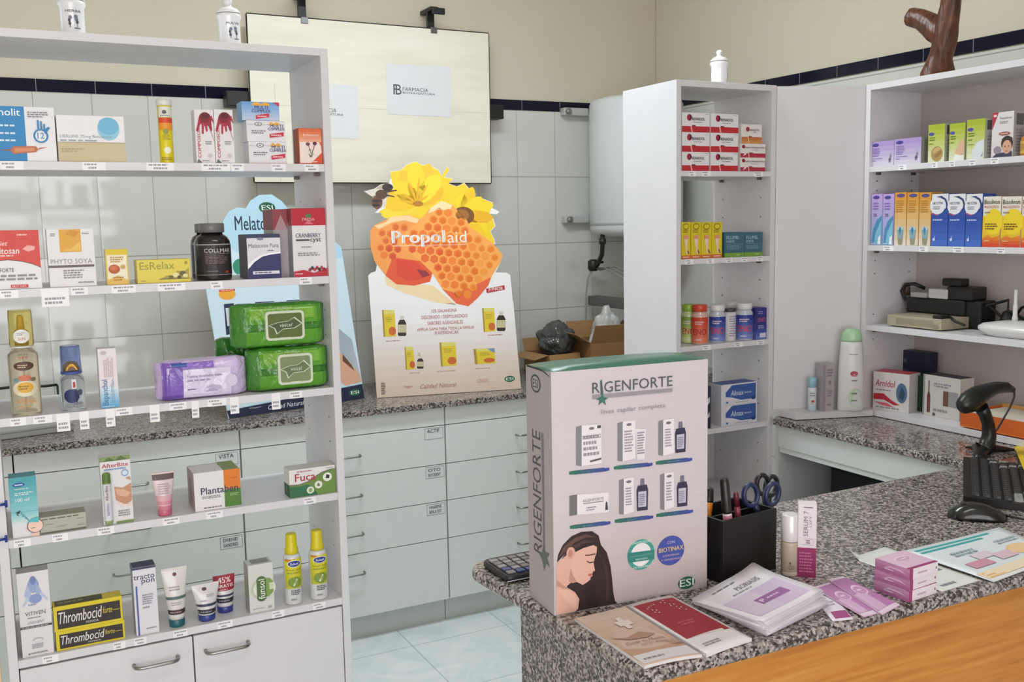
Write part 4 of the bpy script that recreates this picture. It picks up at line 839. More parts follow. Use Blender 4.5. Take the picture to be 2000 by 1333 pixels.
for xs, pl, lab in (((379, 452), 2.262, 'large black supplement bottle with grey lid on the second shelf, in front'), ((372, 440), 2.36, 'large black supplement bottle with grey lid, mostly hidden behind its twin')):
    pl_ = ('Y', pl)
    lathe_thing('supplement_bottle', lab, 'bottle', (xs[0], xs[1], 436 if pl < 2.3 else 437), pl_, z, bot, BB, 'black supplement bottles',
                [(.02, .66, 1.25, [('r', 0, .11, 1, .95, '#2a2426'), ('r', 0, .115, 1, .13, '#8f8a8c'), ('r', 0, .93, 1, .965, '#8f8b8d'), ('t', 'COLLMAR', .24, .73, .86, .84, '#cfcaca'), ('r', .24, .69, .86, .70, '#8a8082'), ('m', .26, .42, .8, .66, 6, '#77605f'), ('m', .28, .2, .6, .24, 1, '#7f6f6f'), ('e', .74, .2, .05, .03, '#a03a34')])],
                [('lid', [(.67, .836), (.70, .84), (.70, .99), (.66, 1)], CAP)])
carton('medicine_carton', 'grey and navy carton with white swoosh on the second shelf, before the blue display', 'box', (484, 549, 458), P, z, .085, '#8d8a90',
       [('r', 0, 0, 1, 1, '#d7d4da'), ('r', 0, .92, 1, 1, '#34365a'), ('e', .4, .90, .1, .035, '#7b7f9a'), ('t', 'Melatonin Pura', .04, .70, .94, .79, '#4e4c5e', dict(shear=.1)), ('m', .6, .61, .9, .65, 1, '#5a5868'), ('p', [(.0, .15), (.0, .3), (.15, .42), (.4, .54), (.7, .58), (1, .6), (1, .15)], '#efedf2'), ('p', [(.0, 0), (.0, .22), (.2, .38), (.45, .5), (.72, .54), (1, .56), (1, 0)], '#2e2d5e'), ('r', .14, .10, .94, .17, '#d5d3de'), ('m', .2, .115, .9, .155, 1, '#4a4a70')], sidecol='#6f6d74', topcol='#3c3d5a', group=G[1])
cr = [('r', 0, .75, 1, 1, '#b51f35'), ('p', [(.5, .83), (.36, .77), (.64, .77)], '#cf6a74'), ('t', 'FRESA', .32, .82, .68, .86, '#dfb5ba'), ('e', .5, .89, .09, .03, '#4d7a4a'), ('t', 'CRANBERRY', .10, .575, .84, .635, '#4c4a6a', dict(bold=.02)), ('r', .10, .525, .5, .55, '#4b4250'), ('t', 'cyst', .52, .49, .84, .565, '#3f3b52', dict(bold=.03)), ('m', .26, .42, .62, .45, 1, GR), ('m', .14, .30, .8, .36, 2, GR), ('p', [(0, 0), (0, .08), (.3, .1), (.6, .05), (1, .12), (1, 0)], '#b8293c'), ('m', .04, .03, .4, .06, 1, '#e0b8bc')] + [('e', .48+.07*i, .10+.025*(i % 2), .045, .025, ('#8f2230', '#3f2a2a', '#b0374a')[i % 3]) for i in range(7)]
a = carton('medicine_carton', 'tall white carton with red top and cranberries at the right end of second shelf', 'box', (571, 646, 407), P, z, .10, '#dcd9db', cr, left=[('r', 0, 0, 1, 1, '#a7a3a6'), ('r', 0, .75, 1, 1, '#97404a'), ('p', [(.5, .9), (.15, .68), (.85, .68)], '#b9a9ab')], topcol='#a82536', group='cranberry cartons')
carton('medicine_carton', 'tall cranberry carton set back behind its twin, only its red corner, painted as shaded, showing', 'box', (534, 566, 409), ('Y', 2.30), z, .09, '#a9a2a5', [('r', 0, .70, 1, 1, '#8f3f49'), ('p', [(.5, .92), (.1, .70), (.9, .70)], '#b08a8e')], left=[('r', 0, .7, 1, 1, '#8f3f49')], topcol='#9b3640', group='cranberry cartons')  # its twin's colours repeated darker, shade painted into the print

z = SZ[2] + .0002
CLR = mat('#d9c58c', .12, 0, .55, .5, 0); CLR2 = mat('#cfd6de', .1, 0, .6, .5, 0)
e = lathe_thing('spray_bottle', 'tall clear amber spray bottle with yellow transparent cap, middle shelf', 'bottle', (11, 73, 607), P, z, [(.9, 0), (1, .012), (1, .55), (.95, .58), (.72, .62), (.62, .635), (.60, .65)], mat('#eadfc6', .08, 0, .88, .4, 0, 1, 0, 1.12), G[2],
            [(.03, .60, 1.0, [('e', .5, .78, .34, .075, '#5a3a2c'), ('m', .3, .745, .7, .81, 2, '#cdb9a2'), ('e', .5, .58, .22, .05, '#c8745a'), ('e', .22, .55, .10, .035, '#6f9096'), ('e', .78, .55, .10, .035, '#7c6a52'), ('e', .5, .40, .42, .13, '#ddd3b8'), ('e', .5, .42, .26, .09, '#dba93e'), ('m', .3, .38, .7, .46, 2, '#8d6a2a'), ('t', 'ABIAR', .18, .15, .82, .24, '#c98a4a'), ('m', .2, .08, .8, .12, 1, '#b98d58'), ('t', 'SPF', .35, .90, .66, .94, '#b3493a')])],
            [('cap', [(.70, .66), (.80, .665), (.78, .97), (.74, 1)], mat('#e8d98a', .06, 0, .9, .4, 0, 1, 0, 1.1)), ('collar', [(.66, .64), (.74, .645), (.74, .658), (.66, .66)], mat('#e1ddd2', .3)), ('nozzle', [(.40, .668), (.42, .72), (.42, .80), (.24, .82), (.20, .93), (.12, .95)], mat('#caa92c', .3)), ('dip_tube', [(.05, .03), (.05, .64)], mat('#d8d2c0', .4))])
F = wrap_face(.79*.0405*.9, .03, .045, 0); 
m = MB(); R_ = .0325; hgt = .26
c0, wd0, hh0 = fit((11, 73, 607), P, z); F = wrap_face(wd0/2*.81, wd0*.55, hh0*.13, hh0*.69); m.ell(F, .5, .5, .5, .5, '#e3dfd8', strips=True); m.micro(F, .25, .55, .75, .8, 2, GR); m.text(F, 'SUN', .3, .2, .7, .42, '#a8433a'); m.build('cap_sticker', e)
e = lathe_thing('spray_bottle', 'small clear spray bottle with blue transparent cap, middle shelf', 'bottle', (115, 165, 677), P, z, [(.9, 0), (1, .02), (1, .42), (.93, .50), (.75, .56), (.66, .57)], mat('#dde2e8', .06, 0, .9, .4, 0, 1, 0, 1.12), G[2],
            [(.02, .50, 1.1, [('e', .42, .45, .28, .22, '#232a5c'), ('p', [(.5, .3), (.62, .5), (.72, .4), (.6, .22)], '#2b3268'), ('e', .75, .55, .1, .1, '#4c5468'), ('t', 'BABY', .5, .16, .85, .24, '#5c6070'), ('m', .3, .05, .8, .1, 1, GR), ('r', .46, .68, .62, .98, '#d8d9de'), ('t', '1', .50, .72, .58, .9, '#a63a3f')])],
            [('cap', [(.72, .565), (.84, .57), (.80, .97), (.76, 1)], mat('#98a6d6', .06, 0, .9, .4, 0, 1, 0, 1.1)), ('pump_head', [(.86, .565), (.86, .58), (.86, .60), (.80, .605)], mat('#46559a', .3)), ('pump_button', [(.62, .612), (.62, .66), (.5, .72), (.3, .75), (.1, .76)], mat('#e0a52c', .35)), ('dip_tube', [(.06, .04), (.06, .565)], mat('#d6d8dc', .4))])
c0, wd0, hh0 = fit((115, 165, 677), P, z); m = MB(); F = wrap_face(wd0/2*.86, wd0*.6, hh0*.12, hh0*.62); m.poly(F, [(.1, .05), (.9, .05), (.8, .5), (.6, .9), (.4, .9), (.2, .5)], '#e2a63a'); m.micro(F, .3, .3, .7, .6, 2, '#a8701e'); m.build('cap_sticker', e)
carton('medicine_carton', 'slim white to blue upright cream carton on the middle shelf', 'box', (194, 230, 681), P, z, .035, '#ddd6d8', [('g', 0, 0, 1, .36, '#5fa4cc', '#cfdbe2', 6), ('t', 'Bepanthol', .10, .05, .52, .48, '#3c6f9e', dict(rot=90, bold=.02)), ('m', .58, .08, .78, .5, 3, '#7fa0b8', dict(vert=True)), ('m', .25, .52, .8, .86, 5, '#c7a9a9', dict(vert=True)), ('e', .3, .93, .16, .03, '#b9b4b8'), ('m', .1, .015, .9, .035, 1, '#dce6ec')], group=G[2])

def wrap_mat(h):
    def f(nt, b, N, L):
        tc = N('TexCoord'); n1 = N('TexNoise', i_Scale=17.0, i_Detail=3.0, i_Roughness=.5, i_Distortion=1.6); L(tc.outputs['Object'], n1.inputs['Vector'])
        n2 = N('TexNoise', i_Scale=6.0, i_Detail=2.0); L(tc.outputs['Object'], n2.inputs['Vector'])
        r = ramp(N, [(.3, h), (.75, '#%02x%02x%02x' % tuple(min(255, int(int(h[i:i+2], 16)*1.22)) for i in (1, 3, 5)))]); L(n2.outputs['Fac'], r.inputs[0]); L(r.outputs[0], b.inputs['Base Color'])
        bp = N('Bump', i_Strength=.75, i_Distance=.012); L(n1.outputs['Fac'], bp.inputs['Height']); L(bp.outputs[0], b.inputs['Normal']); b.inputs['Roughness'].default_value = .17; b.inputs['Coat Weight'].default_value = .4; b.inputs['Coat Roughness'].default_value = .08
    k = 'wrap'+h
    if k not in _mats: _mats[k] = custom('crinkled_film', f)
    return _mats[k]
def wipes(name, label, px, zb, th, base, prints, group, plane=P, seed=1, yaw=0, lid=None, dark=None, fin=.13):
    """soft pack standing on its long edge: cushion between two crimped end fins"""
    c, W_, H_ = fit((px[0], px[1], px[2], px[3]), plane, zb); m = MB(); nx, ns = 44, 28; R = []
    def sec(i):
        t = i/nx; s = abs(2*t-1); k = 1 if s < 1-2*fin else max(0, (1-s)/(2*fin)); k = k**.55
        return (t-.5)*W_, H_/2*(.86+.14*k), max(.0035, th/2*k)
    for i in range(nx+1):
        x, hz, hy = sec(i); r = []
        for j in range(ns):
            a = 2*PI*j/ns; ca, sa = math.cos(a), math.sin(a); e = 3.2
            y, zz = hy*math.copysign(abs(ca)**(2/e), ca), hz*math.copysign(abs(sa)**(2/e), sa)
            q = Vector((x*22, y*20, zz*20+seed*7)); edge = min(1, abs(2*i/nx-1)**2*1.4+.25)
            wob = (noise.noise(q*1.3)*.0062+noise.noise(q*2.9)*.0034)*edge*(1 if abs(hy) > .004 else .5)
            lim = max(-H_/2, min(H_/2, zz+wob*.4))
            r.append(Vector((x, y+wob*(1 if ca > 0 else -1), lim+H_/2)))
        R.append(r)
    m.rings(R, wrap_mat(base))
    def front(u, v, off=0):
        x = (u-.5)*W_; t = u*nx; i = max(0, min(nx, int(round(t)))); _, hz, hy = sec(i)
        zz = (v-.5)*H_; s = min(.999, abs(zz)/hz); y = -hy*(1-s**3.2)**(1/3.2)
        return Vector((x, y-.0035-off*1.5, zz+H_/2))
    def patch(u0, v0, u1, v1, mm, lay, nu=14, nv=8):
        k = m.mi(mm)
        for i in range(nu):
            for j in range(nv):
                f = m.bm.faces.new([m.bm.verts.new(front(u0+(u1-u0)*(i+a)/nu, v0+(v1-v0)*(j+b)/nv, .0004*lay)) for a, b in ((0, 0), (1, 0), (1, 1), (0, 1))]); f.material_index = k; f.smooth = True
    for q in prints:
        if q[0] == 'patch': patch(*q[1:7])
        elif q[0] == 't': m.lay = 12; m.text(front, *q[1:7], **(q[7] if len(q) > 7 else {}))
        elif q[0] == 'm': m.lay = 12; m.micro(front, *q[1:7])
        elif q[0] == 'p': m.lay = 8; m.poly(front, q[1], q[2])
        elif q[0] == 'e': m.lay = 9; m.ell(front, *q[1:6])
    e = empty(name, c+Vector((0, th/2+.004, 0)), label, 'wipes', group, yaw); m.build('pack', e)
    if lid:
        u0, v0, u1, v1, rim, mid, word = lid; q = MB(); A = front(u0, v0, .001); Bq = front(u1, v1, .001); y = min(A.y, Bq.y, front((u0+u1)/2, (v0+v1)/2).y)-.0006
        def rr(x0, z0, x1, z1, r, n=6):
            o = []
            for cx, cz, a0 in ((x1-r, z1-r, 0), (x0+r, z1-r, 90), (x0+r, z0+r, 180), (x1-r, z0+r, 270)):
                for k in range(n+1): a = math.radians(a0+90*k/n); o.append((cx+r*math.cos(a), cz+r*math.sin(a)))
            return o
        q.prism([(x, y-.005, zz) for x, zz in rr(A.x, A.z, Bq.x, Bq.z, .009)][::-1], (0, .007, 0), mat(rim, .25))
        b_ = .0055; q.lay = 0; q.prism([(x, y-.0056, zz) for x, zz in rr(A.x+b_, A.z+b_, Bq.x-b_, Bq.z-b_, .006)][::-1], (0, .0005, 0), mat(mid, .22))
        w_, h_ = Bq.x-A.x, Bq.z-A.z; F = plane_face((A.x, y-.0058, A.z), (1, 0, 0), (0, 0, 1), w_, h_)
        leaf = [(.06, .52), (.3, .62), (.58, .65), (.75, .78), (.95, .54), (.74, .38), (.44, .37), (.27, .2), (.21, .42)]
        q.poly(F, leaf, rim); q.poly(F, [(.5+(x-.5)*.92, .52+(y_-.52)*.86) for x, y_ in leaf], dark or mid); q.text(F, word, .36, .45, .68, .58, rim, shear=.2)
        q.rect(F, .35, .03, .62, .09, rim); q.build('flip_lid', e, recalc=False)
    return e
GL, GL2 = wrap_mat('#4f8a26'), wrap_mat('#6a9a34')
wp = [('patch', .13, .54, .95, .93, GL, 1, 20), ('patch', .13, .06, .95, .38, GL, 1, 20), ('patch', .18, .64, .90, .88, GL2, 2, 20), ('t', 'bamboo', .44, .87, .62, .91, '#c9d8b0')]
a = wipes('wet_wipes_pack', 'green wet wipes pack, lower of the two with lids at the right of middle shelf', (486, 652, 678, 720), z, .062, '#3a7626', wp, 'green wet wipes packs', seed=2, lid=(.34, .15, .76, .84, '#cdd3bd', '#7d8d64', 'vivicel'), dark='#5f7347')
zt = z + fit((486, 652, 678, 720), P, z)[2]
wipes('wet_wipes_pack', 'green wet wipes pack, upper of the two with lids at the right of middle shelf', (455, 640, 592, 640), zt+.0006, .062, '#3a7626', wp, 'green wet wipes packs', seed=5, lid=(.33, .17, .74, .82, '#cdd3bd', '#5d6b38', 'vivicel'), dark='#46552c')
wipes('wet_wipes_pack', 'dark green wipes pack end showing behind the purple pack on middle shelf', (425, 566, 658, 700), z, .05, '#2d6a22', [], 'green wet wipes packs', ('Y', 2.352), 9)
wipes('wet_wipes_pack', 'purple and lilac wet wipes pack leaning on the middle shelf', (306, 486, 702, 740), z, .06, '#b9a9cc',
      [('patch', .06, .03, .28, .95, wrap_mat('#7152a6'), 1), ('patch', .28, .78, .62, .93, wrap_mat('#7f60b2'), 1), ('patch', .28, .06, .8, .76, wrap_mat('#c6bed4'), 1), ('e', .8, .42, .07, .16, '#cfc6dc'), ('patch', .17, .84, .33, .93, mat('#2f4f9c', .3), 3, ), ('t', 'Toallitas desechables bebes', .32, .56, .70, .62, '#6b5b8c'), ('m', .32, .45, .7, .52, 1, '#9a8fb0'), ('m', .32, .24, .46, .29, 1, '#6b5b8c'), ('p', [(.52, .28), (.58, .36), (.68, .3), (.7, .22), (.6, .2)], '#b8acc9'), ('p', [(.5, .18), (.6, .26), (.66, .18)], '#a99cbf')], G[2], ('Y', 2.261), 12)

z = SZ[3] + .0002
carton('medicine_carton', 'teal and white upright carton with cartoon child and mosquito, left end of fourth shelf', 'box', (21, 74, 932), P, z, .045, '#dcd9dc',
       [('g', 0, .42, 1, 1, '#7fc0c6', '#3f9aa4', 7), ('g', 0, .2, 1, .42, '#d4dcde', '#86c3c8', 5), ('e', .35, .88, .22, .035, '#1f4f8f'), ('r', .2, .87, .5, .89, '#b9d0e4'), ('t', 'repelente de', .18, .79, .7, .825, '#e6f0f0'), ('m', .18, .70, .9, .76, 2, '#cfe4e4'), ('t', '100 ml', .2, .60, .7, .655, '#e9f2f2', dict(bold=.03)), ('p', [(.16, .42), (.34, .46), (.30, .40)], '#2c3034'), ('p', [(.2, .39), (.28, .36), (.24, .41)], '#2c3034')] +
       [('p', [(.34+.09*i, .42-.05*i), (.42+.1*i, .34-.04*i), (.44+.1*i, .35-.04*i), (.36+.09*i, .44-.05*i)], '#4f8f98') for i in range(3)] +
       [('e', .84, .17, .30, .115, '#2f2f33'), ('e', .85, .17, .28, .107, '#eac6b4'), ('p', [(.52, .15), (.44, .12), (.54, .10)], '#eac6b4'), ('p', [(.55, .23), (.72, .30), (.98, .32), (.98, .22), (.7, .24)], '#4fb0b8'), ('p', [(.68, .05), (.98, .06), (.98, 0), (.70, 0)], '#e5c3b3'), ('r', .68, .135, .84, .142, '#3a3a3e')], left=[('r', 0, .4, 1, 1, '#5aa5ad')], topcol='#4c9ca6', group=G[3])
carton('medicine_carton', 'low dull grey-green carton lying beside the teal carton, fourth shelf', 'box', (79, 169, 1006, 1030), P, z, .045, '#a8aa9c', [('m', .05, .80, .95, .92, 1, '#5f6054'), ('r', .01, 0, .99, .10, '#5e6353'), ('m', .1, .5, .35, .58, 1, '#85877a'), ('p', [(.3, .36), (.5, .3), (.62, .42), (.5, .38)], '#8f9184'), ('m', .8, .64, .95, .7, 1, '#73756a'), ('m', .8, .25, .95, .32, 1, '#73756a')], topcol='#8f917f', group=G[3])
c = carton('blister_carton', 'tall white card with red heading, hand picture and green-tipped pen on fourth shelf', 'box', (198, 257, 891), P, z, .03, '#dcdadb',
       [('r', 0, .93, 1, 1, '#7d8f5a'), ('p', [(.1, .93), (.3, .99), (.5, .94), (.7, 1), (.9, .94)], '#4f6a34'), ('t', 'AfterBite', .06, .84, .92, .90, '#b3273a', dict(bold=.03)), ('r', .12, .80, .85, .82, '#8fb0d0'), ('m', .15, .805, .8, .825, 1, '#4d78ac'), ('e', .80, .74, .12, .05, '#7c9ac0'), ('e', .80, .74, .09, .035, '#cfd8e4'), ('p', [(.42, .55), (.7, .52), (.98, .58), (.98, .32), (.75, .26), (.45, .34)], '#c08a6c'), ('p', [(.45, .52), (.72, .50), (.95, .44), (.8, .38), (.5, .42)], '#d6a88c'), ('p', [(.42, .36), (.7, .28), (.9, .27), (.98, .3), (.98, .24), (.6, .24)], '#e3cfc6'), ('p', [(.8, .66), (.95, .68), (.98, .62)], '#b98a78'), ('m', .5, .1, .9, .2, 3, GR), ('r', .42, 0, 1, .035, '#6f8a4a')], group=G[3])
q = MB(); f_ = box_faces(.0001, .0001, .0001); wd, hh = c.dimensions.x, c.dimensions.z
q.loft([(.004, .0075, .006), (.012, .0085, .007), (hh*.62, .0085, .007), (hh*.64, .0085, .007), (hh*.76, .008, .0065), (hh*.775, .006, .005)], ['#8fa262', '#d2d3d6', '#6d8a3c', '#54742e', '#6d8a3c'], 20, (-wd/2+.0105, -.0225, 0))
F = plane_face((-wd/2+.004, -.0301, .02), (1, 0, 0), (0, 0, 1), .013, hh*.55); q.text(F, 'AfterBite', .15, .45, .6, .85, '#8f3a6a', rot=90, bold=.02); q.text(F, 'bambino', .15, .05, .6, .38, '#6a7ab0', rot=90); q.build('pen', c)

def squeeze(name, label, px, plane, zb, body, cap, prints, group, cap_frac=.14, yaw=0, crimp=None, taper=.62, depth=None):
    """squeeze tube standing on its cap, flat crimp at the top"""
    c, W_, H_ = fit(px, plane, zb); c = c+Vector((0, W_*.34, 0)); e = empty(name, c, label, 'tube', group, yaw)
    r = W_/2*taper; hc = H_*cap_frac; m = MB(); m.loft([(0, r*.93, r*.93), (.002, r*.97, r*.97), (hc-.001, r, r), (hc, r*.95, r*.95)], mat(cap, .3), 30); m.build('cap', e)
    prof = []; N_ = 12
    for i in range(N_+1):
        t = i/N_; prof.append((hc+.0004+(H_-hc)*.9*t, r*.985+(W_/2-r)*t**1.1, max(.0018, r*.985*(1-t**1.7)**.7)))
    prof += [(H_*.925, W_/2, .0016), (H_, W_/2, .0014)]
    m = MB(); m.loft([p+(0, 0, 2.0) for p in prof], mat(body, .22, 0, 0, .5, .03, 1, .3), 30)
    rx = interp([(p[1], p[0]) for p in prof]); ry = interp([(p[2], p[0]) for p in prof])
    def F(u, v, off=0):
        zz = hc+(H_-hc)*v; a = (u-.5)*2*.98; X = rx(zz)*a
        return Vector((X, -ry(zz)*math.sqrt(max(0, 1-a*a))-off-.0004, zz))
    for o in prints:
        if o[0] == 'r':
            m.lay += 1; k = m.mi(o[5]); n = 10; nv = max(1, int((o[4]-o[2])*12))
            for i in range(n):
                for j in range(nv):
                    q_ = [m.bm.verts.new(F(o[1]+(o[3]-o[1])*(i+a)/n, o[2]+(o[4]-o[2])*(j+b)/nv, m.lay*.00012+.0002)) for a, b in ((0, 0), (1, 0), (1, 1), (0, 1))]
                    f = m.bm.faces.new(q_); f.material_index = k; f.smooth = True
        elif o[0] == 't': m.text(F, *o[1:7], **(o[7] if len(o) > 7 else {}))
        elif o[0] == 'm': m.micro(F, *o[1:7])
        elif o[0] == 'e': m.ell(F, *o[1:6])
        elif o[0] == 'p': m.poly(F, *o[1:3])
    m.build('tube_body', e); return e
squeeze('squeeze_tube', 'pink and white squeeze tube standing on its cap, fourth shelf', (300, 346, 925), P, z, '#d9c6c6', '#c0667a', [('r', 0, 0, 1, .12, '#c9788a'), ('r', 0, .12, 1, .24, '#d08c9a'), ('r', 0, .12, 1, .135, '#e6d3d5'), ('r', 0, .24, 1, .38, '#d6a6ae'), ('r', .02, .80, .98, .95, '#5b4a44'), ('t', 'KELOCOTE', .16, .83, .84, .92, '#d9d2c8', dict(bold=.02)), ('m', .2, .42, .85, .72, 5, '#b59a9c')], G[3], .14)
carton('medicine_carton', 'large white carton with orange and green right stripe, fourth shelf', 'box', (381, 471, 920), P, z, .085, '#dedadb',
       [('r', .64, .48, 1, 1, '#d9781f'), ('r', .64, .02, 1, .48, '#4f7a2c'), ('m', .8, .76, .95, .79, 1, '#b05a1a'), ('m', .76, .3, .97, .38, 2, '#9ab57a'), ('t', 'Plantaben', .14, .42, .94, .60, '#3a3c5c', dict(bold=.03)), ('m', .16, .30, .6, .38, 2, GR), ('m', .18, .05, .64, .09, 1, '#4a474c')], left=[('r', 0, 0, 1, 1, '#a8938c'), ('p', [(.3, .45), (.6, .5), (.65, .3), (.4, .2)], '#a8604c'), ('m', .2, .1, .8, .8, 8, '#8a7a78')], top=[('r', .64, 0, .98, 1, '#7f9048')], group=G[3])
carton('medicine_carton', 'flat green and white carton with three round plant pictures at the right of fourth shelf', 'box', (566, 655, 914, 945), P, z, .05, '#dedcd8',
       [('p', [(0, 0), (0, .44), (.2, .42), (.42, .5), (.6, .66), (.72, .76), (.9, .84), (1, .86), (1, 0)], '#6a8a3e'), ('p', [(0, 0), (0, .4), (.2, .38), (.38, .42), (.5, .3), (.6, 0)], '#2f6a46'), ('p', [(0, .44), (.2, .42), (.42, .5), (.6, .66), (.72, .76), (.9, .84), (1, .86), (1, .88), (.88, .87), (.7, .80), (.58, .70), (.41, .54), (.2, .46), (0, .48)], '#6d6a5a'), ('t', 'Fuca', .12, .56, .56, .84, '#a83340', dict(bold=.03)), ('m', .16, .88, .5, .94, 1, '#b8606a'), ('m', .8, .9, .97, .95, 1, GR),
        ('e', .44, .20, .08, .13, '#dfe0d4'), ('e', .62, .36, .085, .14, '#dfe0d4'), ('e', .82, .60, .10, .16, '#e3e3da'), ('e', .44, .2, .04, .08, '#8aa06a'), ('p', [(.58, .34), (.62, .44), (.66, .32), (.62, .3)], '#5c7a3a'), ('p', [(.78, .56), (.80, .70), (.87, .66), (.86, .54)], '#26302a')], left=[('r', 0, 0, 1, .44, '#2a5a3c')], topcol='#c9c6c0', group=G[3], yaw=0)

z = SZ[4] + .0002
carton('medicine_carton', 'tall white carton with blue figure drawing, left end of lowest shelf', 'box', (36, 98, 1117), P, z, .04, '#d8d5d6',
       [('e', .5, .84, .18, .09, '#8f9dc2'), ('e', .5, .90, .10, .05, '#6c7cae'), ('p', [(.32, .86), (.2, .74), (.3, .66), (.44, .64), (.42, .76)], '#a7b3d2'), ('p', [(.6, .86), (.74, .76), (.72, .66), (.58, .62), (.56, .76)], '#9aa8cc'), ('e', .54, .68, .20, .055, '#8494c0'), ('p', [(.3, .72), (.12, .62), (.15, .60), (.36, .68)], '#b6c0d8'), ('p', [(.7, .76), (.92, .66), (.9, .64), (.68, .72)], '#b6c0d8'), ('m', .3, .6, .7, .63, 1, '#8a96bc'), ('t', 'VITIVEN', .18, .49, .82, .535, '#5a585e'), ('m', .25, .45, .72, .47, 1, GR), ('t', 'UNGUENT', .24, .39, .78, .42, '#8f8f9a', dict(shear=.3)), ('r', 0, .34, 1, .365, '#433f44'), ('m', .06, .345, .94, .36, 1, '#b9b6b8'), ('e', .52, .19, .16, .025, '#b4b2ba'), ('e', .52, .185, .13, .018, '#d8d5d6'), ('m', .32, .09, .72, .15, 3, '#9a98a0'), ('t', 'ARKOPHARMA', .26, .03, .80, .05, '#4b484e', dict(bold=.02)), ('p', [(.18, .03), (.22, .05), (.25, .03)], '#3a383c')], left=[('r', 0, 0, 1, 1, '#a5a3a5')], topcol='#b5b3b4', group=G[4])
th = [('r', .05, .10, .97, .84, '#2b201c'), ('t', 'Thrombocid', .07, .30, .70, .76, '#d8d3cd', dict(shear=.25, bold=.02)), ('t', 'forte', .71, .42, .85, .68, '#c9b43a', dict(shear=.25, bold=.02)), ('m', .86, .46, .96, .54, 1, '#a8983a'), ('t', 'POMADA', .46, .16, .64, .25, '#cfcac2')]
a = carton('ointment_carton', 'yellow and black ointment carton, lower of the two stacked on the lowest shelf', 'box', (110, 243, 1224, 1240), P, z, .04, '#d3c01c', th, left=[('r', .1, .1, .9, .9, '#5b5424')], group='yellow ointment cartons')
carton('ointment_carton', 'yellow and black ointment carton, upper of the two stacked on the lowest shelf', 'box', (105, 238, 1176, 1195), P, top_of(a), .04, '#d3c01c', th, left=[('r', .1, .1, .9, .9, '#5b5424')], top=[('r', .03, .08, .72, .9, '#4a4428'), ('m', .08, .3, .66, .7, 1, '#8d8560')], group='yellow ointment cartons')
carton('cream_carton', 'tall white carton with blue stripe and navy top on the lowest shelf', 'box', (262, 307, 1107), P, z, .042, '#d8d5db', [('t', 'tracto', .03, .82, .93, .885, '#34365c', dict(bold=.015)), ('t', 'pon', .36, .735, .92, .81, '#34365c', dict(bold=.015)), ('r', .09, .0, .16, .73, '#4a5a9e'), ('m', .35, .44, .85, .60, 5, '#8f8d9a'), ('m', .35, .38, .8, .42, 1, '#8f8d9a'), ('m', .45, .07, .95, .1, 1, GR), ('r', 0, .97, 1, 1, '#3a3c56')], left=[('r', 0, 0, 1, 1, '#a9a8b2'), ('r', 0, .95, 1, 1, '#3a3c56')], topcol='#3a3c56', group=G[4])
ntr = lambda bandc: [('e', .5, .87, .08, .035, '#6b4038'), ('m', .2, .56, .8, .66, 2, '#9c9896'), ('r', 0, .40, 1, .455, bandc), ('m', .2, .28, .85, .36, 2, '#a9a6a2'), ('r', 0, .11, 1, .20, '#3d2a2e'), ('m', .1, .13, .9, .18, 1, '#a88f8a')]
squeeze('hand_cream_tube', 'white cream tube with teal cap and striped bands, lowest shelf', (320, 371, 1113), P, z, '#d5d1cd', '#1f5f66', ntr('#4f6a66'), G[4], .13)
squeeze('hand_cream_tube', 'white cream tube with blue cap at the front of the pair, lowest shelf', (380, 434, 1145), P, z, '#d3cfd2', '#2f3b84', [('e', .44, .84, .09, .05, '#5a3f44'), ('m', .5, .58, .9, .68, 2, '#9c98a0'), ('m', .2, .45, .6, .52, 1, '#9c98a0'), ('r', 0, .30, 1, .38, '#34364f'), ('r', 0, .06, 1, .20, '#26242e'), ('m', .1, .1, .9, .16, 1, '#9a98a6')], 'blue-capped cream tubes', .17)
squeeze('hand_cream_tube', 'white cream tube with blue cap and dark red discount flag, rear of the pair', (421, 464, 1127), ('Y', 2.295), z, '#d3cfd2', '#2f3b84', [('r', .0, .52, 1, 1, '#9a2436'), ('t', '45%', .2, .76, .8, .93, '#e9dcdc', dict(bold=.03)), ('t', 'GRATIS', .08, .62, .92, .72, '#e9dcdc', dict(bold=.03)), ('m', .2, .54, .8, .58, 1, '#d0a0a6'), ('r', 0, .34, 1, .40, '#34364f'), ('r', 0, .14, 1, .28, '#26242e'), ('m', .1, .18, .9, .24, 1, '#9a98a6')], 'blue-capped cream tubes', .17, taper=.72)
carton('foot_powder_carton', 'white carton with olive green oval and vertical word, lowest shelf', 'box', (487, 535, 1102), P, z, .045, '#d0cfcb',
       [('e', .58, .48, .50, .23, '#b9bfa8'), ('e', .62, .48, .44, .21, '#d8d9cf'), ('p', [(.62, .69), (.85, .68), (.98, .6), (.98, .38), (.8, .3), (.62, .29)], '#7d9a4e'), ('r', .82, .44, .99, .58, '#c5cfae')] + [('e', .50, .30, .19, .085, '#4d6a36'), ('e', .50, .66, .19, .085, '#4d6a36'), ('r', .31, .30, .69, .66, '#4d6a36'), ('t', 'funsol', .38, .27, .64, .68, '#e0e3d6', dict(rot=90, bold=.03)), ('t', 'polvos', .14, .06, .60, .10, '#8d8f86'), ('e', .8, .08, .08, .025, '#a3a69a')], left=[('r', 0, 0, 1, 1, '#a3a29e'), ('p', [(.1, .3), (.5, .25), (.9, .3), (.9, .65), (.5, .7), (.1, .65)], '#8f9b78')], top=[('r', .2, .2, .9, .9, '#8f938a')], group=G[4])
spr = [(.88, 0), (.97, .008), (1, .02), (1, .60), (.97, .66), (.88, .70), (.74, .715)]
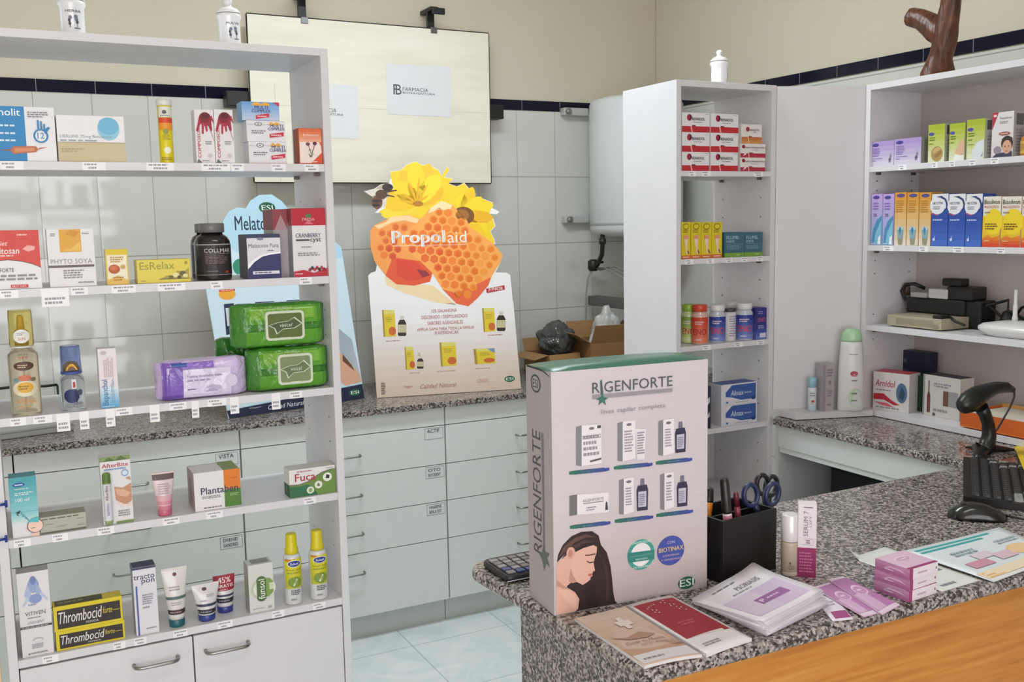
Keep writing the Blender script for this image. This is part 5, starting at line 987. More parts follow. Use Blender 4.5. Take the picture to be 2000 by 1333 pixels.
for px, lab in (((553, 588, 1047), 'yellow and white foot spray can on lowest shelf, left of the pair'), ((603, 638, 1040), 'yellow and white foot spray can on lowest shelf, right of the pair')):
    lathe_thing('spray_can', lab, 'spray can', px, P, z, spr, mat('#cfd0d0', .25, 0, 0, .5, .02, 1, .3), 'yellow foot spray cans',
            [(.0, .66, 1.15, [('g', 0, .36, 1, 1, '#b9b83a', '#d6cc1c', 5), ('e', .5, .90, .34, .075, '#dfe0e4'), ('e', .5, .90, .30, .062, '#27368a'), ('t', 'Scholl', .30, .875, .70, .925, '#e6e7ee', dict(bold=.03, shear=.15)), ('t', 'fresh step', .12, .74, .88, .79, '#7a7d2a'), ('m', .15, .68, .85, .72, 1, '#8a8d30'), ('e', .5, .50, .32, .115, '#7a8f34'), ('p', [(.40, .44), (.5, .5), (.56, .58), (.62, .56), (.56, .47), (.46, .42)], '#e3e6d2'), ('m', .3, .22, .78, .34, 3, '#55585a'), ('m', .3, .1, .7, .15, 1, '#7c7f82'), ('e', .2, .985, .15, .02, '#d0762a')])],
            [('cap', [(.70, .716), (.76, .72), (.76, .78), (.66, .80), (.62, .92), (.60, .985), (.52, 1)], mat('#cfc21a', .3))])
# ------------------------------------------------------------------ the shelf tower
T = ('Y', 2.412); z = TZ[0] + .0002
def cold(wide=True, band='#b52432'):
    if wide: return [('r', 0, 0, 1, .30, band), ('p', [(.30, .30), (.345, .30), (.385, 0), (.34, 0)], '#e0a9a6'), ('p', [(.34, .30), (.50, .30), (.47, .355), (.37, .355)], '#5d2b33'), ('e', .26, .74, .085, .17, '#a51f45'), ('p', [(.26, .9), (.33, .86), (.35, .72), (.30, .62), (.24, .60), (.29, .74)], '#3a1420'), ('t', 'RENADOL', .36, .60, .82, .75, '#3a3440', dict(bold=.03)), ('m', .40, .48, .74, .54, 1, GR), ('m', .84, .9, .96, .94, 1, GR)]
    return [('r', 0, 0, 1, .30, band), ('p', [(.30, .30), (.34, .30), (.37, 0), (.33, 0)], '#dca0a0'), ('p', [(.33, .30), (.50, .30), (.48, .36), (.35, .36)], '#5d2b33'), ('p', [(.1, .1), (.22, .2), (.26, .4), (.16, .32)], '#e3c9cc'), ('e', .12, .78, .065, .13, '#8f1f36'), ('t', 'DESCONGESTIVO', .18, .66, .97, .77, '#4a3a3c', dict(bold=.02)), ('m', .44, .52, .72, .58, 1, GR)]
for cx, cn, xs in (('left', 'left', (1332, 1386)), ('right', 'right', (1388, 1442))):
    zb = z; zo = (262 if cn == 'left' else 263)
    for k, nm in enumerate(('bottom', 'middle', 'top')):
        tops = (297, 258.5, 220) if cn == 'left' else (297.5, 260, 222.5)
        o = carton('cold_remedy_carton', f'white carton with red band on the tower, {nm} of the {cn} column of three', 'box', (xs[0], xs[1]-(k == 0), tops[k], tops[k]+20), T, zb, .07, '#dcdadd', cold(), group='red-banded cartons stacked on the shelf tower', topcol='#c9c3c6'); zb = top_of(o)
a = carton('cold_remedy_carton', 'low white carton with red band, lowest of the small right hand stack on the tower', 'box', (1446, 1494, 308, 320), T, z, .06, '#dcd6d2', cold(False, '#a92a42'), group='small cartons stacked on the shelf tower')
b = carton('cold_remedy_carton', 'low white carton with red band, middle of the small right hand stack on the tower', 'box', (1446, 1495, 281, 295), T, top_of(a), .06, '#dcd6d2', cold(False, '#a92a42'), group='small cartons stacked on the shelf tower')
carton('cold_remedy_carton', 'small white carton with orange band on top of the right hand stack on the tower', 'box', (1448, 1488, 243, 260), T, top_of(b), .06, '#dcd6d2', [('g', 0, 0, 1, .34, '#c98a4e', '#b8683a', 3), ('p', [(.3, .34), (.34, .34), (.39, 0), (.35, 0)], '#e3bd92'), ('p', [(.34, .34), (.52, .34), (.5, .39), (.36, .39)], '#7a4224'), ('e', .30, .74, .085, .12, '#8f1f36'), ('t', 'RENADOL', .40, .66, .86, .75, '#4a3a3c', dict(bold=.02)), ('t', 'junior', .56, .55, .72, .63, '#5a4a4c')], group='small cartons stacked on the shelf tower')
z = TZ[1] + .0002
leg = [('r', 0, 0, 1, .10, '#c8643c'), ('e', .5, .88, .34, .09, '#8a7a1e'), ('e', .5, .88, .26, .06, '#d6c428'), ('m', .15, .70, .85, .80, 2, '#8f7f1e'), ('p', [(.25, .64), (.75, .64), (.70, .52), (.62, .36), (.66, .2), (.74, .14), (.5, .14), (.44, .3), (.3, .5)], '#e3c7b0'), ('p', [(.25, .64), (.75, .64), (.78, .54), (.22, .54)], '#d8946c'), ('p', [(.6, .2), (.78, .12), (.86, .16), (.66, .26)], '#8a4a2a'), ('m', .15, .02, .85, .08, 1, '#e9c9b4')]
for i, (x0, x1) in enumerate(((1331, 1348.5), (1350, 1369), (1370, 1389.5), (1390.5, 1410))):
    carton('ankle_support_carton', 'yellow upright carton with leg picture, ' + ('leftmost of the four on the tower', 'second from left of the four on the tower', 'third from left of the four on the tower', 'rightmost of the four on the tower')[i], 'box', (x0, x1, 434), T, z, .07, '#d3bf22', leg, group='yellow leg cartons on the shelf tower')
tl = [('r', 0, 0, 1, .17, '#6f9a3a'), ('m', .6, .05, .92, .12, 1, '#b9cf8a'), ('t', 'FLUMIL', .10, .72, .74, .86, '#a9c3cc', dict(bold=.02)), ('t', 'FORTE', .10, .58, .5, .67, '#a9c3cc', dict(bold=.02)), ('r', .1, .52, .92, .53, '#7ea3b0'), ('m', .1, .30, .9, .48, 3, '#7096a4')]
for i, (x0, x1) in enumerate(((1415, 1453), (1453.6, 1489))):
    carton('medicine_carton', ('teal carton with green foot band on the tower, beside the yellow leg cartons', 'teal carton with green foot band on the tower, right of its twin')[i], 'box', (x0, x1, 454), T, z, .06, '#3a6475', tl, left=[('r', 0, 0, 1, .17, '#54762f')], topcol='#345868', group='teal cartons on the shelf tower')
z = TZ[2] + .0002
def eno(px, label, glasscol, lab0, lab1, capcol, txt, plane=T, full=True):
    return lathe_thing('antacid_jar', label, 'jar', px, plane, z, [(.93, 0), (1, .02), (1, .70), (.95, .76), (.80, .81), (.78, .83)], mat(glasscol, .12, 0, 0, .5, .04, 1, .3), 'antacid jars on the shelf tower',
        [(.04, .69, 1.25, [('g', 0, 0, 1, 1, lab1, lab0, 5), ('t', 'ENO', .18, .30, .82, .56, txt, dict(bold=.04)), ('m', .25, .7, .75, .86, 2, '#d0b9bc'), ('m', .3, .08, .7, .16, 1, '#d8d0d8')])],
        [('lid', [(.86, .832), (.90, .84), (.90, .985), (.84, 1)], mat(capcol, .3))], yaw=math.radians(-36))
eno((1331, 1350, 596), 'green labelled antacid jar half hidden at the left edge of the tower', '#b5c08e', '#7a9a3c', '#c3cf8a', '#8fae3a', '#c33a2c') if False else eno((1330, 1358, 596), 'green labelled antacid jar at the left edge of the tower shelf', '#b5c08e', '#7a9a3c', '#c3cf8a', '#8fae3a', '#c33a2c', ('Y', 2.452))
eno((1350, 1383, 597), 'orange-red labelled antacid jar with red lid on the tower shelf', '#c9a79a', '#c03a22', '#d8765a', '#c2402a', '#a82a24')
eno((1384, 1417, 597), 'blue labelled antacid jar with white lid on the tower, beside the red-lidded jar', '#b9bcc6', '#22348a', '#6f80bc', '#d3d2d2', '#c33a44')
eno((1436, 1471, 594), 'blue labelled antacid jar with white lid on the tower, beside the blue carton', '#b9bcc6', '#22348a', '#6f80bc', '#d3d2d2', '#c33a44')
lathe_thing('tablet_tube', 'slim white tablet tube between the two blue labelled jars on the tower', 'tube', (1412, 1437, 604), ('Y', 2.425), z, [(.96, 0), (1, .01), (1, .90)], mat('#d6d4d6', .35), G[0] and 'tablet tube', [(.05, .88, 1.2, [('m', .2, .1, .8, .9, 9, '#8f8aa0'), ('r', .45, .1, .47, .9, '#b9b6c2')])], [('lid', [(1.02, .90), (1.05, .905), (1.05, .99), (1, 1)], mat('#3a383c', .4))])
lathe_thing('antacid_jar', 'white lidded jar set back behind the slim white tube on the tower', 'jar', (1416, 1444, 591), ('Y', 2.50), z, [(.93, 0), (1, .02), (1, .70), (.95, .76), (.80, .81), (.78, .83)], mat('#b9bcc6', .12), 'antacid jars on the shelf tower', (), [('lid', [(.86, .832), (.90, .84), (.90, .985), (.84, 1)], mat('#d3d2d2', .3))])
carton('antacid_carton', 'deep blue carton with pink lettering at the right end of the tower shelf', 'box', (1476, 1497, 602), T, z, .055, '#2c2f7a', [('g', 0, 0, 1, .45, '#5f74b8', '#2f3585', 4), ('t', 'ENO', .2, .56, .85, .70, '#c05a8a', dict(bold=.03)), ('m', .2, .8, .7, .92, 2, '#8f8fc8'), ('r', .35, .06, .9, .2, '#c9cadb'), ('m', .2, .34, .8, .46, 2, '#a8b0dc')], left=[('g', 0, 0, 1, 1, '#5a63a8', '#2a2d6e', 4)], topcol='#30307a')
z = TZ[3] + .0002
al = [('r', .12, .18, .97, .94, '#3a5a9e'), ('p', [(.12, .94), (.3, .94), (.12, .62)], '#dad8de'), ('p', [(.12, .18), (.55, .18), (.3, .34), (.12, .4)], '#dad8de'), ('t', 'Almax', .26, .42, .62, .68, '#c9d2e4', dict(bold=.03, shear=.15)), ('m', .64, .46, .9, .58, 1, '#a9b8d6'), ('e', .9, .22, .06, .09, '#2c3f7c'), ('e', .16, .12, .03, .05, '#3b6ab0'), ('m', .4, .06, .8, .11, 1, GR)]
a = carton('stomach_tablet_carton', 'white and blue tablet carton on the tower above the counter, lower of two', 'box', (1409, 1478, 789, 800), T, z, .06, '#d6d4db', al, left=[('r', 0, 0, 1, 1, '#b7b5bd')], group='blue and white tablet cartons')
carton('stomach_tablet_carton', 'white and blue tablet carton on the tower above the counter, upper of two', 'box', (1409, 1478, 749, 760), T, top_of(a), .06, '#d6d4db', al, left=[('r', 0, 0, 1, 1, '#b7b5bd')], group='blue and white tablet cartons', topcol='#4a62a0')
carton('medicine_carton', 'dark navy carton with white marks, mostly hidden behind the big white display box', 'box', (1345, 1388, 757), T, z, .06, '#1e2140', [('p', [(.6, .55), (.95, .75), (.95, .62), (.7, .45)], '#cfd2dc'), ('p', [(.7, .2), (.95, .4), (.95, .28)], '#c9b9bf'), ('m', .5, .85, .95, .92, 1, '#8f93b0')])

# ------------------------------------------------------------------ behind the tower: adapter and cables
e = empty('power_strip', (2.30, 3.62, .9114), 'white power strip with grey cables seen through the shelf tower', 'power strip'); e.location = (2.53, 3.62, 1.24)
m = MB(); X = Matrix.Rotation(math.radians(-28), 4, 'Y'); m.box((-.055, -.02, -.016), (.055, .02, .016), mat('#cfcfcc', .4), .004, X); m.build('housing', e)
for k in (0, 1, 2):
    m = MB(); m.tube([Vector((-.06+.02*k, .0, .02-.012*k)), Vector((-.10, .01*k, .05)), Vector((-.08, .03, .10+.02*k)), Vector((-.02+.03*k, .3, .14)), Vector((-.02+.03*k, .425, .12))], .0035, mat('#8f8f8c', .5), 7); m.build('cable', e)
m = MB(); m.box((-.03, .02, -.045), (.03, .425, .0), mat('#5c5d5b', .5), .004); m.build('wall_bracket', e)

# ------------------------------------------------------------------ the right wall unit
Rp = ('X', 2.442); z = RZ[0] + .0002
lil = [('g', 0, 0, 1, 1, '#c9c3d4', '#a58fc4', 5), ('e', .20, .86, .14, .07, '#4a3a8f'), ('m', .08, .38, .42, .74, 6, '#7a62a8'), ('r', .08, .30, .5, .33, '#8f7ab8'), ('m', .08, .2, .3, .26, 1, '#8a78ac'), ('p', [(.78, .14), (.84, .42), (.90, .42), (.86, .14)], '#7a7a8c'), ('p', [(.82, .42), (.85, .56), (.88, .42)], '#a9a9b8'), ('r', .79, .2, .87, .28, '#5a5a6e')]
carton('test_strip_carton', 'lilac carton with pen device picture, left end of right unit top shelf', 'box', (1702, 1746, 276, 300), Rp, z, .09, '#b7a8cc', lil, group='lilac cartons on the right unit')
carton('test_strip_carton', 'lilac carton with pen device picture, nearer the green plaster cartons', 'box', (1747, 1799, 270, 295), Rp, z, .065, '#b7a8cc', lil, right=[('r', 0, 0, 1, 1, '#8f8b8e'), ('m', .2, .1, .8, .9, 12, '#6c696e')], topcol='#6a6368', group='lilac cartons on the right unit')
def grn(k):
    d = [('g', 0, 0, 1, 1, '#d3d4b4', '#9fae26', 7), ('e', .20, .75, .17, .045, '#4a4a94'), ('m', .08, .56, .5, .68, 2, '#5f7f1e'), ('m', .08, .46, .45, .52, 1, '#6a8a2a')]
    d += {0: [('e', .55, .22, .34, .20, '#a98a52'), ('p', [(.3, .3), (.6, .4), (.8, .34), (.4, .24)], '#c2a468'), ('p', [(.4, .18), (.8, .3), (.85, .22), (.5, .1)], '#8f7240')], 1: [('p', [(.4, .22), (.7, .5), (.98, .6), (.98, .2), (.7, .12)], '#cfa98a'), ('p', [(.3, 0), (.4, .18), (.98, .12), (.98, 0)], '#dfe0d8')], 2: [('p', [(.3, .2), (.6, .42), (.98, .5), (.98, 0), (.4, 0)], '#ccd3d6'), ('m', .08, .36, .6, .39, 1, '#6a7a3a'), ('p', [(.8, .06), (.95, .16), (.9, .06)], '#8a8f90')]}[k]
    return d
for k, (xl, xr, yt, lab) in enumerate(((1813, 1845, 243, 'with wooden stick picture, nearest the lilac boxes'), (1854, 1884, 241, 'with skin picture, in the middle of three'), (1888, 1923, 233, 'with pale cloth picture, beside the child carton'))):
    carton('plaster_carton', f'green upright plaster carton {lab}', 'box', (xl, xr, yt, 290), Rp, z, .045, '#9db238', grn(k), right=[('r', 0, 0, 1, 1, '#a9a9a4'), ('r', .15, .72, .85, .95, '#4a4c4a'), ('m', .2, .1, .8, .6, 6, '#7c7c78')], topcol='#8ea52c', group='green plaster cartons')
carton('lice_remedy_carton', 'tall white carton with dark-haired child and red corner on the right unit', 'box', (1936, 1978, 219, 290), Rp, z, .05, '#d3cdcd',
       [('p', [(0, 1), (.3, 1), (.02, .62)], '#a8283c'), ('e', .14, .93, .08, .03, '#dcc0c4'), ('t', 'Neositrin', .36, .84, .9, .89, '#6a6668'), ('m', .36, .74, .85, .80, 2, GR), ('e', .60, .52, .27, .042, '#8f5a48'), ('m', .42, .505, .78, .535, 1, '#d8c0b4'), ('e', .3, .16, .18, .09, '#8f8290'), ('p', [(.05, 0), (.25, .08), (.5, .1), (.98, .12), (.98, 0)], '#3c3a4e'), ('e', .74, .30, .27, .17, '#3b2a22'), ('e', .74, .22, .21, .15, '#c99a80'), ('p', [(.5, .34), (.62, .40), (.9, .36), (.98, .28), (.98, .42), (.7, .47), (.5, .4)], '#35261f'), ('e', .66, .235, .03, .012, '#4a3026'), ('e', .83, .235, .03, .012, '#4a3026'), ('p', [(.66, .13), (.74, .115), (.82, .13), (.74, .14)], '#9a5c50')],
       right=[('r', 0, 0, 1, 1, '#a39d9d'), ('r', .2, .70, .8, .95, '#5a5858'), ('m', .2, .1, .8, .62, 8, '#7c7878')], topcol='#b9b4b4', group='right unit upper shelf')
lathe_thing('syrup_bottle', 'amber bottle with black cap cut by the right picture edge', 'bottle', (1992, 2022, 246), Rp, z, [(.95, 0), (1, .02), (1, .55), (.9, .64), (.42, .70), (.40, .74)], mat('#b5742a', .12, 0, 0, .5, .05), 'right unit upper shelf', [(.08, .5, 1.2, [('r', 0, 0, 1, 1, '#c9a24a'), ('m', .1, .2, .9, .8, 5, '#7a5a20')])], [('cap', [(.48, .742), (.50, .75), (.50, .98), (.45, 1)], mat('#1b1a1a', .4))])
z = RZ[1] + .0002
ln = [('g', 0, 0, 1, 1, '#8fa8cc', '#b49ad0', 7), ('e', .42, .93, .3, .035, '#4a3f8a'), ('m', .15, .68, .7, .84, 3, '#7c66a8'), ('t', '2%', .2, .56, .5, .62, '#6a3a6a', dict(bold=.03)), ('p', [(.1, .02), (.2, .3), (.5, .48), (.95, .58), (.95, .3), (.8, .02)], '#4a86b0'), ('p', [(.3, .02), (.45, .25), (.95, .5), (.95, .2), (.75, .02)], '#79b4cc'), ('p', [(.62, .02), (.7, .16), (.9, .2), (.9, .02)], '#dfe6ea'), ('m', .1, .02, .5, .05, 1, '#d6dcea')]
for i, (a_, b_) in enumerate(((1702, 1723.5), (1724.5, 1746))): carton('nasal_spray_carton', ('lilac to blue upright carton at the left end of the middle shelf', 'lilac to blue upright carton beside the orange ones')[i], 'box', (a_, b_, 379, 430), Rp, z, .05, '#a692c8', ln, group='lilac upright cartons', topcol='#8f86b4')
on_ = [('g', 0, 0, 1, 1, '#d8cbb8', '#cf8f30', 8), ('e', .5, .94, .36, .035, '#4f4880'), ('m', .12, .62, .78, .86, 6, '#b07a2c'), ('e', .52, .30, .30, .06, '#a8c4cc'), ('p', [(.26, .30), (.80, .30), (.70, .02), (.38, .02)], '#7fa3ac'), ('p', [(.32, .14), (.74, .14), (.68, .02), (.38, .02)], '#8f8f70'), ('p', [(.4, .3), (.5, .36), (.62, .32), (.55, .2)], '#3f78a0')]
for i, (a_, b_) in enumerate(((1747.5, 1770), (1771.5, 1794), (1795.5, 1818))): carton('sachet_carton', 'orange to cream carton with water glass, ' + ('nearest the lilac pair', 'middle of the three', 'nearest the blue cartons')[i], 'box', (a_, b_, 376, 430), Rp, z, .05, '#cf9438', on_, group='orange glass cartons', topcol='#b98a3c')
bl = [('g', 0, 0, 1, .62, '#3f66b8', '#28479a', 5), ('r', 0, .62, 1, 1, '#d6d6da'), ('p', [(0, .60), (.1, .66), (.5, .64), (.9, .74), (1, .86), (1, .55), (0, .55)], '#2c4a9c'), ('e', .36, .78, .46, .17, '#d9d9dd'), ('p', [(.25, .95), (.6, .96), (.88, .90), (.98, .80), (.92, .70), (.7, .62), (.86, .72), (.88, .80), (.78, .88), (.5, .93)], '#27356e'), ('p', [(.02, .62), (.3, .585), (.5, .60), (.3, .60), (.02, .645)], '#b03a50'), ('t', 'NICOTIN', .06, .80, .66, .85, '#4a4a5e', dict(bold=.03)), ('m', .1, .70, .6, .77, 2, '#8f8fa0'), ('m', .1, .48, .85, .53, 1, '#aebbe0'), ('e', .2, .13, .08, .03, '#b9c6e6'), ('r', .24, .12, .27, .2, '#b9c6e6')]
for i, (a_, b_) in enumerate(((1819.5, 1851.5), (1853, 1885), (1886.5, 1918))): carton('nicotine_carton', 'blue and white carton with dark crescent, ' + ('nearest the orange cartons', 'middle of the three', 'nearest the yellow cartons')[i], 'box', (a_, b_, 379, 430), Rp, z, .055, '#3156a8', bl, group='blue crescent cartons', topcol='#c3c3c9')
bs = [('r', 0, .60, 1, 1, '#d8d3c9'), ('g', 0, 0, 1, .25, '#c9442a', '#dd8a2a', 4), ('r', 0, .25, 1, .62, '#dfb824'), ('e', .62, .50, .50, .26, '#e3c828'), ('p', [(0, .16), (.3, .24), (.6, .18), (1, .24), (1, .25), (0, .25)], '#d8b228'), ('t', 'Bisolvon', .06, .85, .94, .94, '#4f4d3c', dict(bold=.03)), ('t', 'MUCOLITICO', .08, .77, .9, .82, '#b5542e', dict(bold=.02)), ('m', .1, .66, .5, .71, 1, '#8a867a'), ('m', .16, .34, .94, .48, 3, '#7a5a1e'), ('m', .1, .1, .5, .14, 1, '#e3b48a')]
for i, (a_, b_) in enumerate(((1920, 1954), (1956, 1994), (1996, 2032))): carton('cough_syrup_carton', ('yellow and orange carton with white top, beside the blue cartons', 'yellow and orange carton with white top, second from the blue cartons', 'yellow and orange carton with white top, cut by the right picture edge')[i], 'box', (a_, b_, 384, 430), Rp, z, .055, '#d8c9b0', bs, group='yellow cough cartons', topcol='#c3bcae')
# telephone and network gear on the third shelf
z = RZ[2] + .0002; DV = lambda x, y, X: at(x, y, 'X', X)
a_, b_ = DV(1732, 640, 2.455), DV(1838, 640, 2.455); c = Vector((2.50, (a_.y+b_.y)/2, z)); wd = a_.y-b_.y
e = empty('modem', c, 'flat beige modem box at the front of the third shelf of the right unit', 'modem', None, -PI/2)
m = MB(); m.box((-wd/2, -.045, .003), (wd/2, .09, .036), mat('#a39a82', .5), .002); F = plane_face((-wd/2, -.045, .003), (1, 0, 0), (0, 0, 1), wd, .033); m.draw(F, [('r', .18, .18, .86, .78, '#8d846c'), ('m', .86, .1, .97, .5, 3, '#77705c')]); m.build('case', e)
for sx in (-1, 1): m = MB(); m.box((sx*wd*.4-.008, -.035, 0), (sx*wd*.4+.008, .07, .0029), BLK); m.build('foot', e)
m = MB(); m.box((wd/2-.035, -.042, .0362), (wd/2-.005, .0, .046), BLK, .003); m.tube([(wd/2-.01, .0, .042), (wd/2+.02, -.01, .03), (wd/2+.05, -.005, .02)], .004, BLK, 8); m.build('plug', e)
e = empty('cable_tray', (2.595, DV(1830, 610, 2.57).y, z), 'black plastic tray with adapters and cables behind the modem', 'tray', None, -PI/2)
m = MB(); m.box((-.115, -.03, .037), (.10, .055, .085), BLK, .006); m.box((.035, -.03, .0852), (.125, .04, .125), mat('#1d1b1a', .45), .005); m.box((-.10, 0, 0), (.09, .05, .0369), mat('#161616', .5)); m.box((.0905, -.02, 0), (.15, .05, .085), mat('#131313', .5), .006); m.build('tray_body', e)
m = MB(); m.tube([(-.10, -.005, .06), (-.135, -.01, .075), (-.15, -.01, .10), (-.135, -.008, .122), (-.11, .0, .125), (-.085, .02, .11)], .006, BLK, 9); m.build('cable_loop', e)
for sd in range(3):
    rnd = random.Random(40+sd); m = MB(); p0 = Vector((.10, .0, .06)); pts = [p0]
    for k in range(9): pts.append(Vector((.13+.032*k, .01+rnd.uniform(-.02, .035), .05+.035*math.sin(k*.9+sd*1.9)+rnd.uniform(-.01, .012))))
    m.tube([Vector((a.x, a.y, max(.006, a.z))) for a in pts], .0042, BLK, 8); m.build('cable', e)
m = MB(); m.lathe([(.03, 0), (.034, .01), (.018, .055), (.012, .06)], mat('#121212', .5), 16, (.215, .02, .0)); m.build('cable_clump', e)
def adapter(name, label, xs, ys, X, col, dep, zb, ops=()):
    a_, b_ = DV(xs[0], (ys[0]+ys[1])/2, X), DV(xs[1], (ys[0]+ys[1])/2, X); h = DV(xs[0], ys[0], X).z-DV(xs[0], ys[1], X).z; wd = a_.y-b_.y; m = MB()
    m.box((-wd/2, 0, 0), (wd/2, dep, h), mat(col, .4), .004); F = plane_face((-wd/2, 0, 0), (1, 0, 0), (0, 0, 1), wd, h); m.draw(F, ops); o = m.build(name, None, (X, (a_.y+b_.y)/2, zb), -PI/2); return tag(o, label, 'power adapter', 'power adapters on the right unit')
adapter('power_adapter', 'white power adapter block on the black tray', (1812, 1849), (578, 597), 2.56, '#bdbcb9', .05, z+.0854, [('r', .02, .45, .98, .48, '#9a9996')])
o = adapter('power_adapter', 'flat pale adapter at the left end of the black tray', (1777, 1808), (586, 596), 2.555, '#a29c9c', .06, z+.0854)
o = adapter('power_adapter', 'black power adapter perched highest on the black tray', (1839, 1876), (559, 574), 2.57, '#141313', .04, z+.1254)
m = MB(); q0 = Vector((2.60, o.location.y, z)); m.loft([(0, .011, .009), (.02, .012, .01), (.03, .011, .008), (.036, .006, .006)], mat('#5d4a38', .5), 14); tag(m.build('brown_plug', None, (2.612, DV(1771, 580, 2.612).y, z+.0854)), 'brown plug standing at the back of the black tray', 'plug')
# router
a_ = DV(1903, 650, 2.47); c = Vector((2.52, a_.y-.11, z)); e = empty('wifi_router', c, 'white rounded router with upright antenna at the right picture edge', 'router', None, -PI/2)
m = MB(); m.loft([(0, .085, .055), (.004, .092, .06), (.018, .112, .072), (.026, .112, .072), (.034, .10, .064), (.041, .06, .04), (.043, .0, .0)], mat('#d3d2d1', .3), 40, ex=3.2, cap=(True, False)); m.build('case', e)
ax_ = DV(1965, 600, 2.50); m = MB(); m.lathe([(.008, .036), (.008, .05), (.0062, .055), (.0062, .085), (.005, .09), (.0045, .128), (.002, .13)], mat('#d6d5d4', .35), 14, (c.y-ax_.y, .02, 0)); m.build('antenna', e)
# foot of the unit
zb = .9852
carton('medicine_carton', 'red-ended white carton with red swoosh on the base board of the right unit', 'box', (1711, 1770, 729, 760), ('X', 2.462), zb, .07, '#cfcaca', [('t', 'Arnidol', .06, .62, .62, .80, '#a8303c', dict(shear=.2, bold=.02)), ('m', .1, .5, .6, .56, 1, GR), ('p', [(.02, .42), (.3, .44), (.5, .3), (.75, .18), (.6, .16), (.3, .28), (.02, .26)], '#b02a38'), ('p', [(.02, .2), (.4, .2), (.6, .1), (.3, .12)], '#c9606a'), ('e', .80, .50, .15, .26, '#4a6a86'), ('p', [(.72, .4), (.8, .68), (.9, .5), (.84, .3)], '#2b4560'), ('m', .1, .04, .9, .1, 1, GR)], left=[('r', 0, 0, 1, 1, '#a3242f'), ('m', .2, .6, .8, .7, 1, '#d8a0a4')], yaw=math.radians(14), topcol='#b94a54')
gb = carton('medicine_carton', 'dark green carton beside the red and white carton', 'box', (1774, 1800, 733, 760), ('X', 2.53), zb, .07, '#1c4034', [('m', .1, .75, .8, .9, 1, '#5f8a78'), ('m', .1, .1, .5, .2, 1, '#5f8a78')])
carton('medicine_carton', 'dark navy carton standing behind and above the red and green cartons', 'box', (1749, 1814, 686, 720), ('X', 2.605), zb, .04, '#18203a', [('e', .12, .82, .07, .06, '#6a7aa8'), ('t', 'Isdin', .1, .78, .34, .86, '#7f8cb4'), ('m', .1, .6, .5, .66, 1, '#4a5680')])
carton('ampoule_carton', 'white carton with brown ampoule and grey squares on the right unit base', 'box', (1803, 1875, 736, 765), ('X', 2.50), zb, .06, '#c5c1bc', [('r', .0, 0, .05, 1, '#8f8a86'), ('p', [(.12, .08), (.21, .08), (.21, .5), (.18, .6), (.18, .86), (.15, .86), (.15, .6), (.12, .5)], '#6a3a28'), ('m', .3, .72, .9, .84, 2, GR), ('r', .56, .3, .70, .66, '#6a4a3c'), ('r', .70, .3, .95, .66, '#8f8f92'), ('m', .3, .12, .9, .22, 1, '#8f8a86'), ('e', .32, .06, .04, .04, '#4a4a4a')], topcol='#3a3a3c')
e = empty('document_tray', (2.455, 1.79, zb), 'translucent orange tray lying on the base board of the right unit', 'tray', None, -PI/2)
m = MB(); m.prism([(-.115, -.02, .004), (.28, -.02, .004), (.28, .16, .004), (-.115, .16, .004)], (0, 0, .004), mat('#d8702a', .25)); 
m.prism([(-.115, -.02, .0082), (.28, -.02, .0082), (.28, -.016, .0082), (-.115, -.016, .0082)], (0, 0, .040), mat('#c95f22', .25)); m.prism([(-.115, -.0158, .0082), (-.111, -.0158, .0082), (-.111, .16, .0082), (-.115, .16, .0082)], (0, 0, .040), mat('#d0682a', .25)); m.prism([(-.1108, .156, .0082), (.28, .156, .0082), (.28, .16, .0082), (-.1108, .16, .0082)], (0, 0, .045), mat('#cf9a55', .3)); m.build('tray_body', e, recalc=True)
m = MB(); m.box((-.10, -.01, .0083), (.27, .15, .044), mat('#d7cfc0', .6), .001); m.build('paper_stack', e)
# corner ledge: shampoo, grey carton, small aerosol
zl = .9852
def on_ledge(x, dy=0): 
    p = at(x, 803, 'Z', zl); return Vector((p.x, p.y+dy, zl))
c = on_ledge(1664, .008); e = empty('shampoo_bottle', c, 'tall white shampoo bottle with light green cap on the corner ledge', 'bottle', None, math.radians(-40))
H_ = at(1664, 641, 'Y', c.y).z-zl; w_ = (at(1688, 720, 'Y', c.y)-at(1640, 720, 'Y', c.y)).length/2*.74
c.y += 0; prof = [(0, w_*.92, .017), (.004, w_*.98, .019), (H_*.05, w_, .02), (H_*.5, w_*.97, .02), (H_*.78, w_*.84, .019), (H_*.84, w_*.80, .019)]
m = MB(); m.loft(prof, mat('#d3d1d0', .28), 32); ff = interp([(p[1], p[0]) for p in prof])
def Fb(u, v, off=0): zz = v*H_; X = ff(zz)*(u-.5)*2*.98; return Vector((X, -.0195*math.sqrt(max(0, 1-((u-.5)*1.96)**2))-off-.0006, zz))
m.lay = 1; m.micro(Fb, .4, .68, .8, .70, 1, '#8f8f8f'); m.ell(Fb, .6, .46, .16, .03, '#a8485a'); m.micro(Fb, .5, .42, .8, .44, 1, '#a8707a'); m.micro(Fb, .5, .36, .85, .39, 1, '#6a6a6a'); m.ell(Fb, .66, .17, .28, .11, '#b4cdb0'); m.micro(Fb, .5, .2, .85, .24, 1, '#5a7a5a'); m.micro(Fb, .5, .12, .85, .15, 1, '#5a7a5a'); m.build('body', e)
m = MB(); m.loft([(H_*.842, w_*.80, .019), (H_*.86, w_*.82, .0195), (H_*.94, w_*.74, .018), (H_*.985, w_*.52, .014), (H_, w_*.2, .006)], mat('#9cc49a', .3), 32); m.build('cap', e)
p_ = on_ledge(1619, .0); wd = .040; hh = at(1619, 711, 'Y', p_.y).z-zl; m = MB(); m.box((-wd/2, -.02, 0), (wd/2, .02, hh), mat('#a8a0a4', .45), .0006); fc = box_faces(wd, .04, hh)
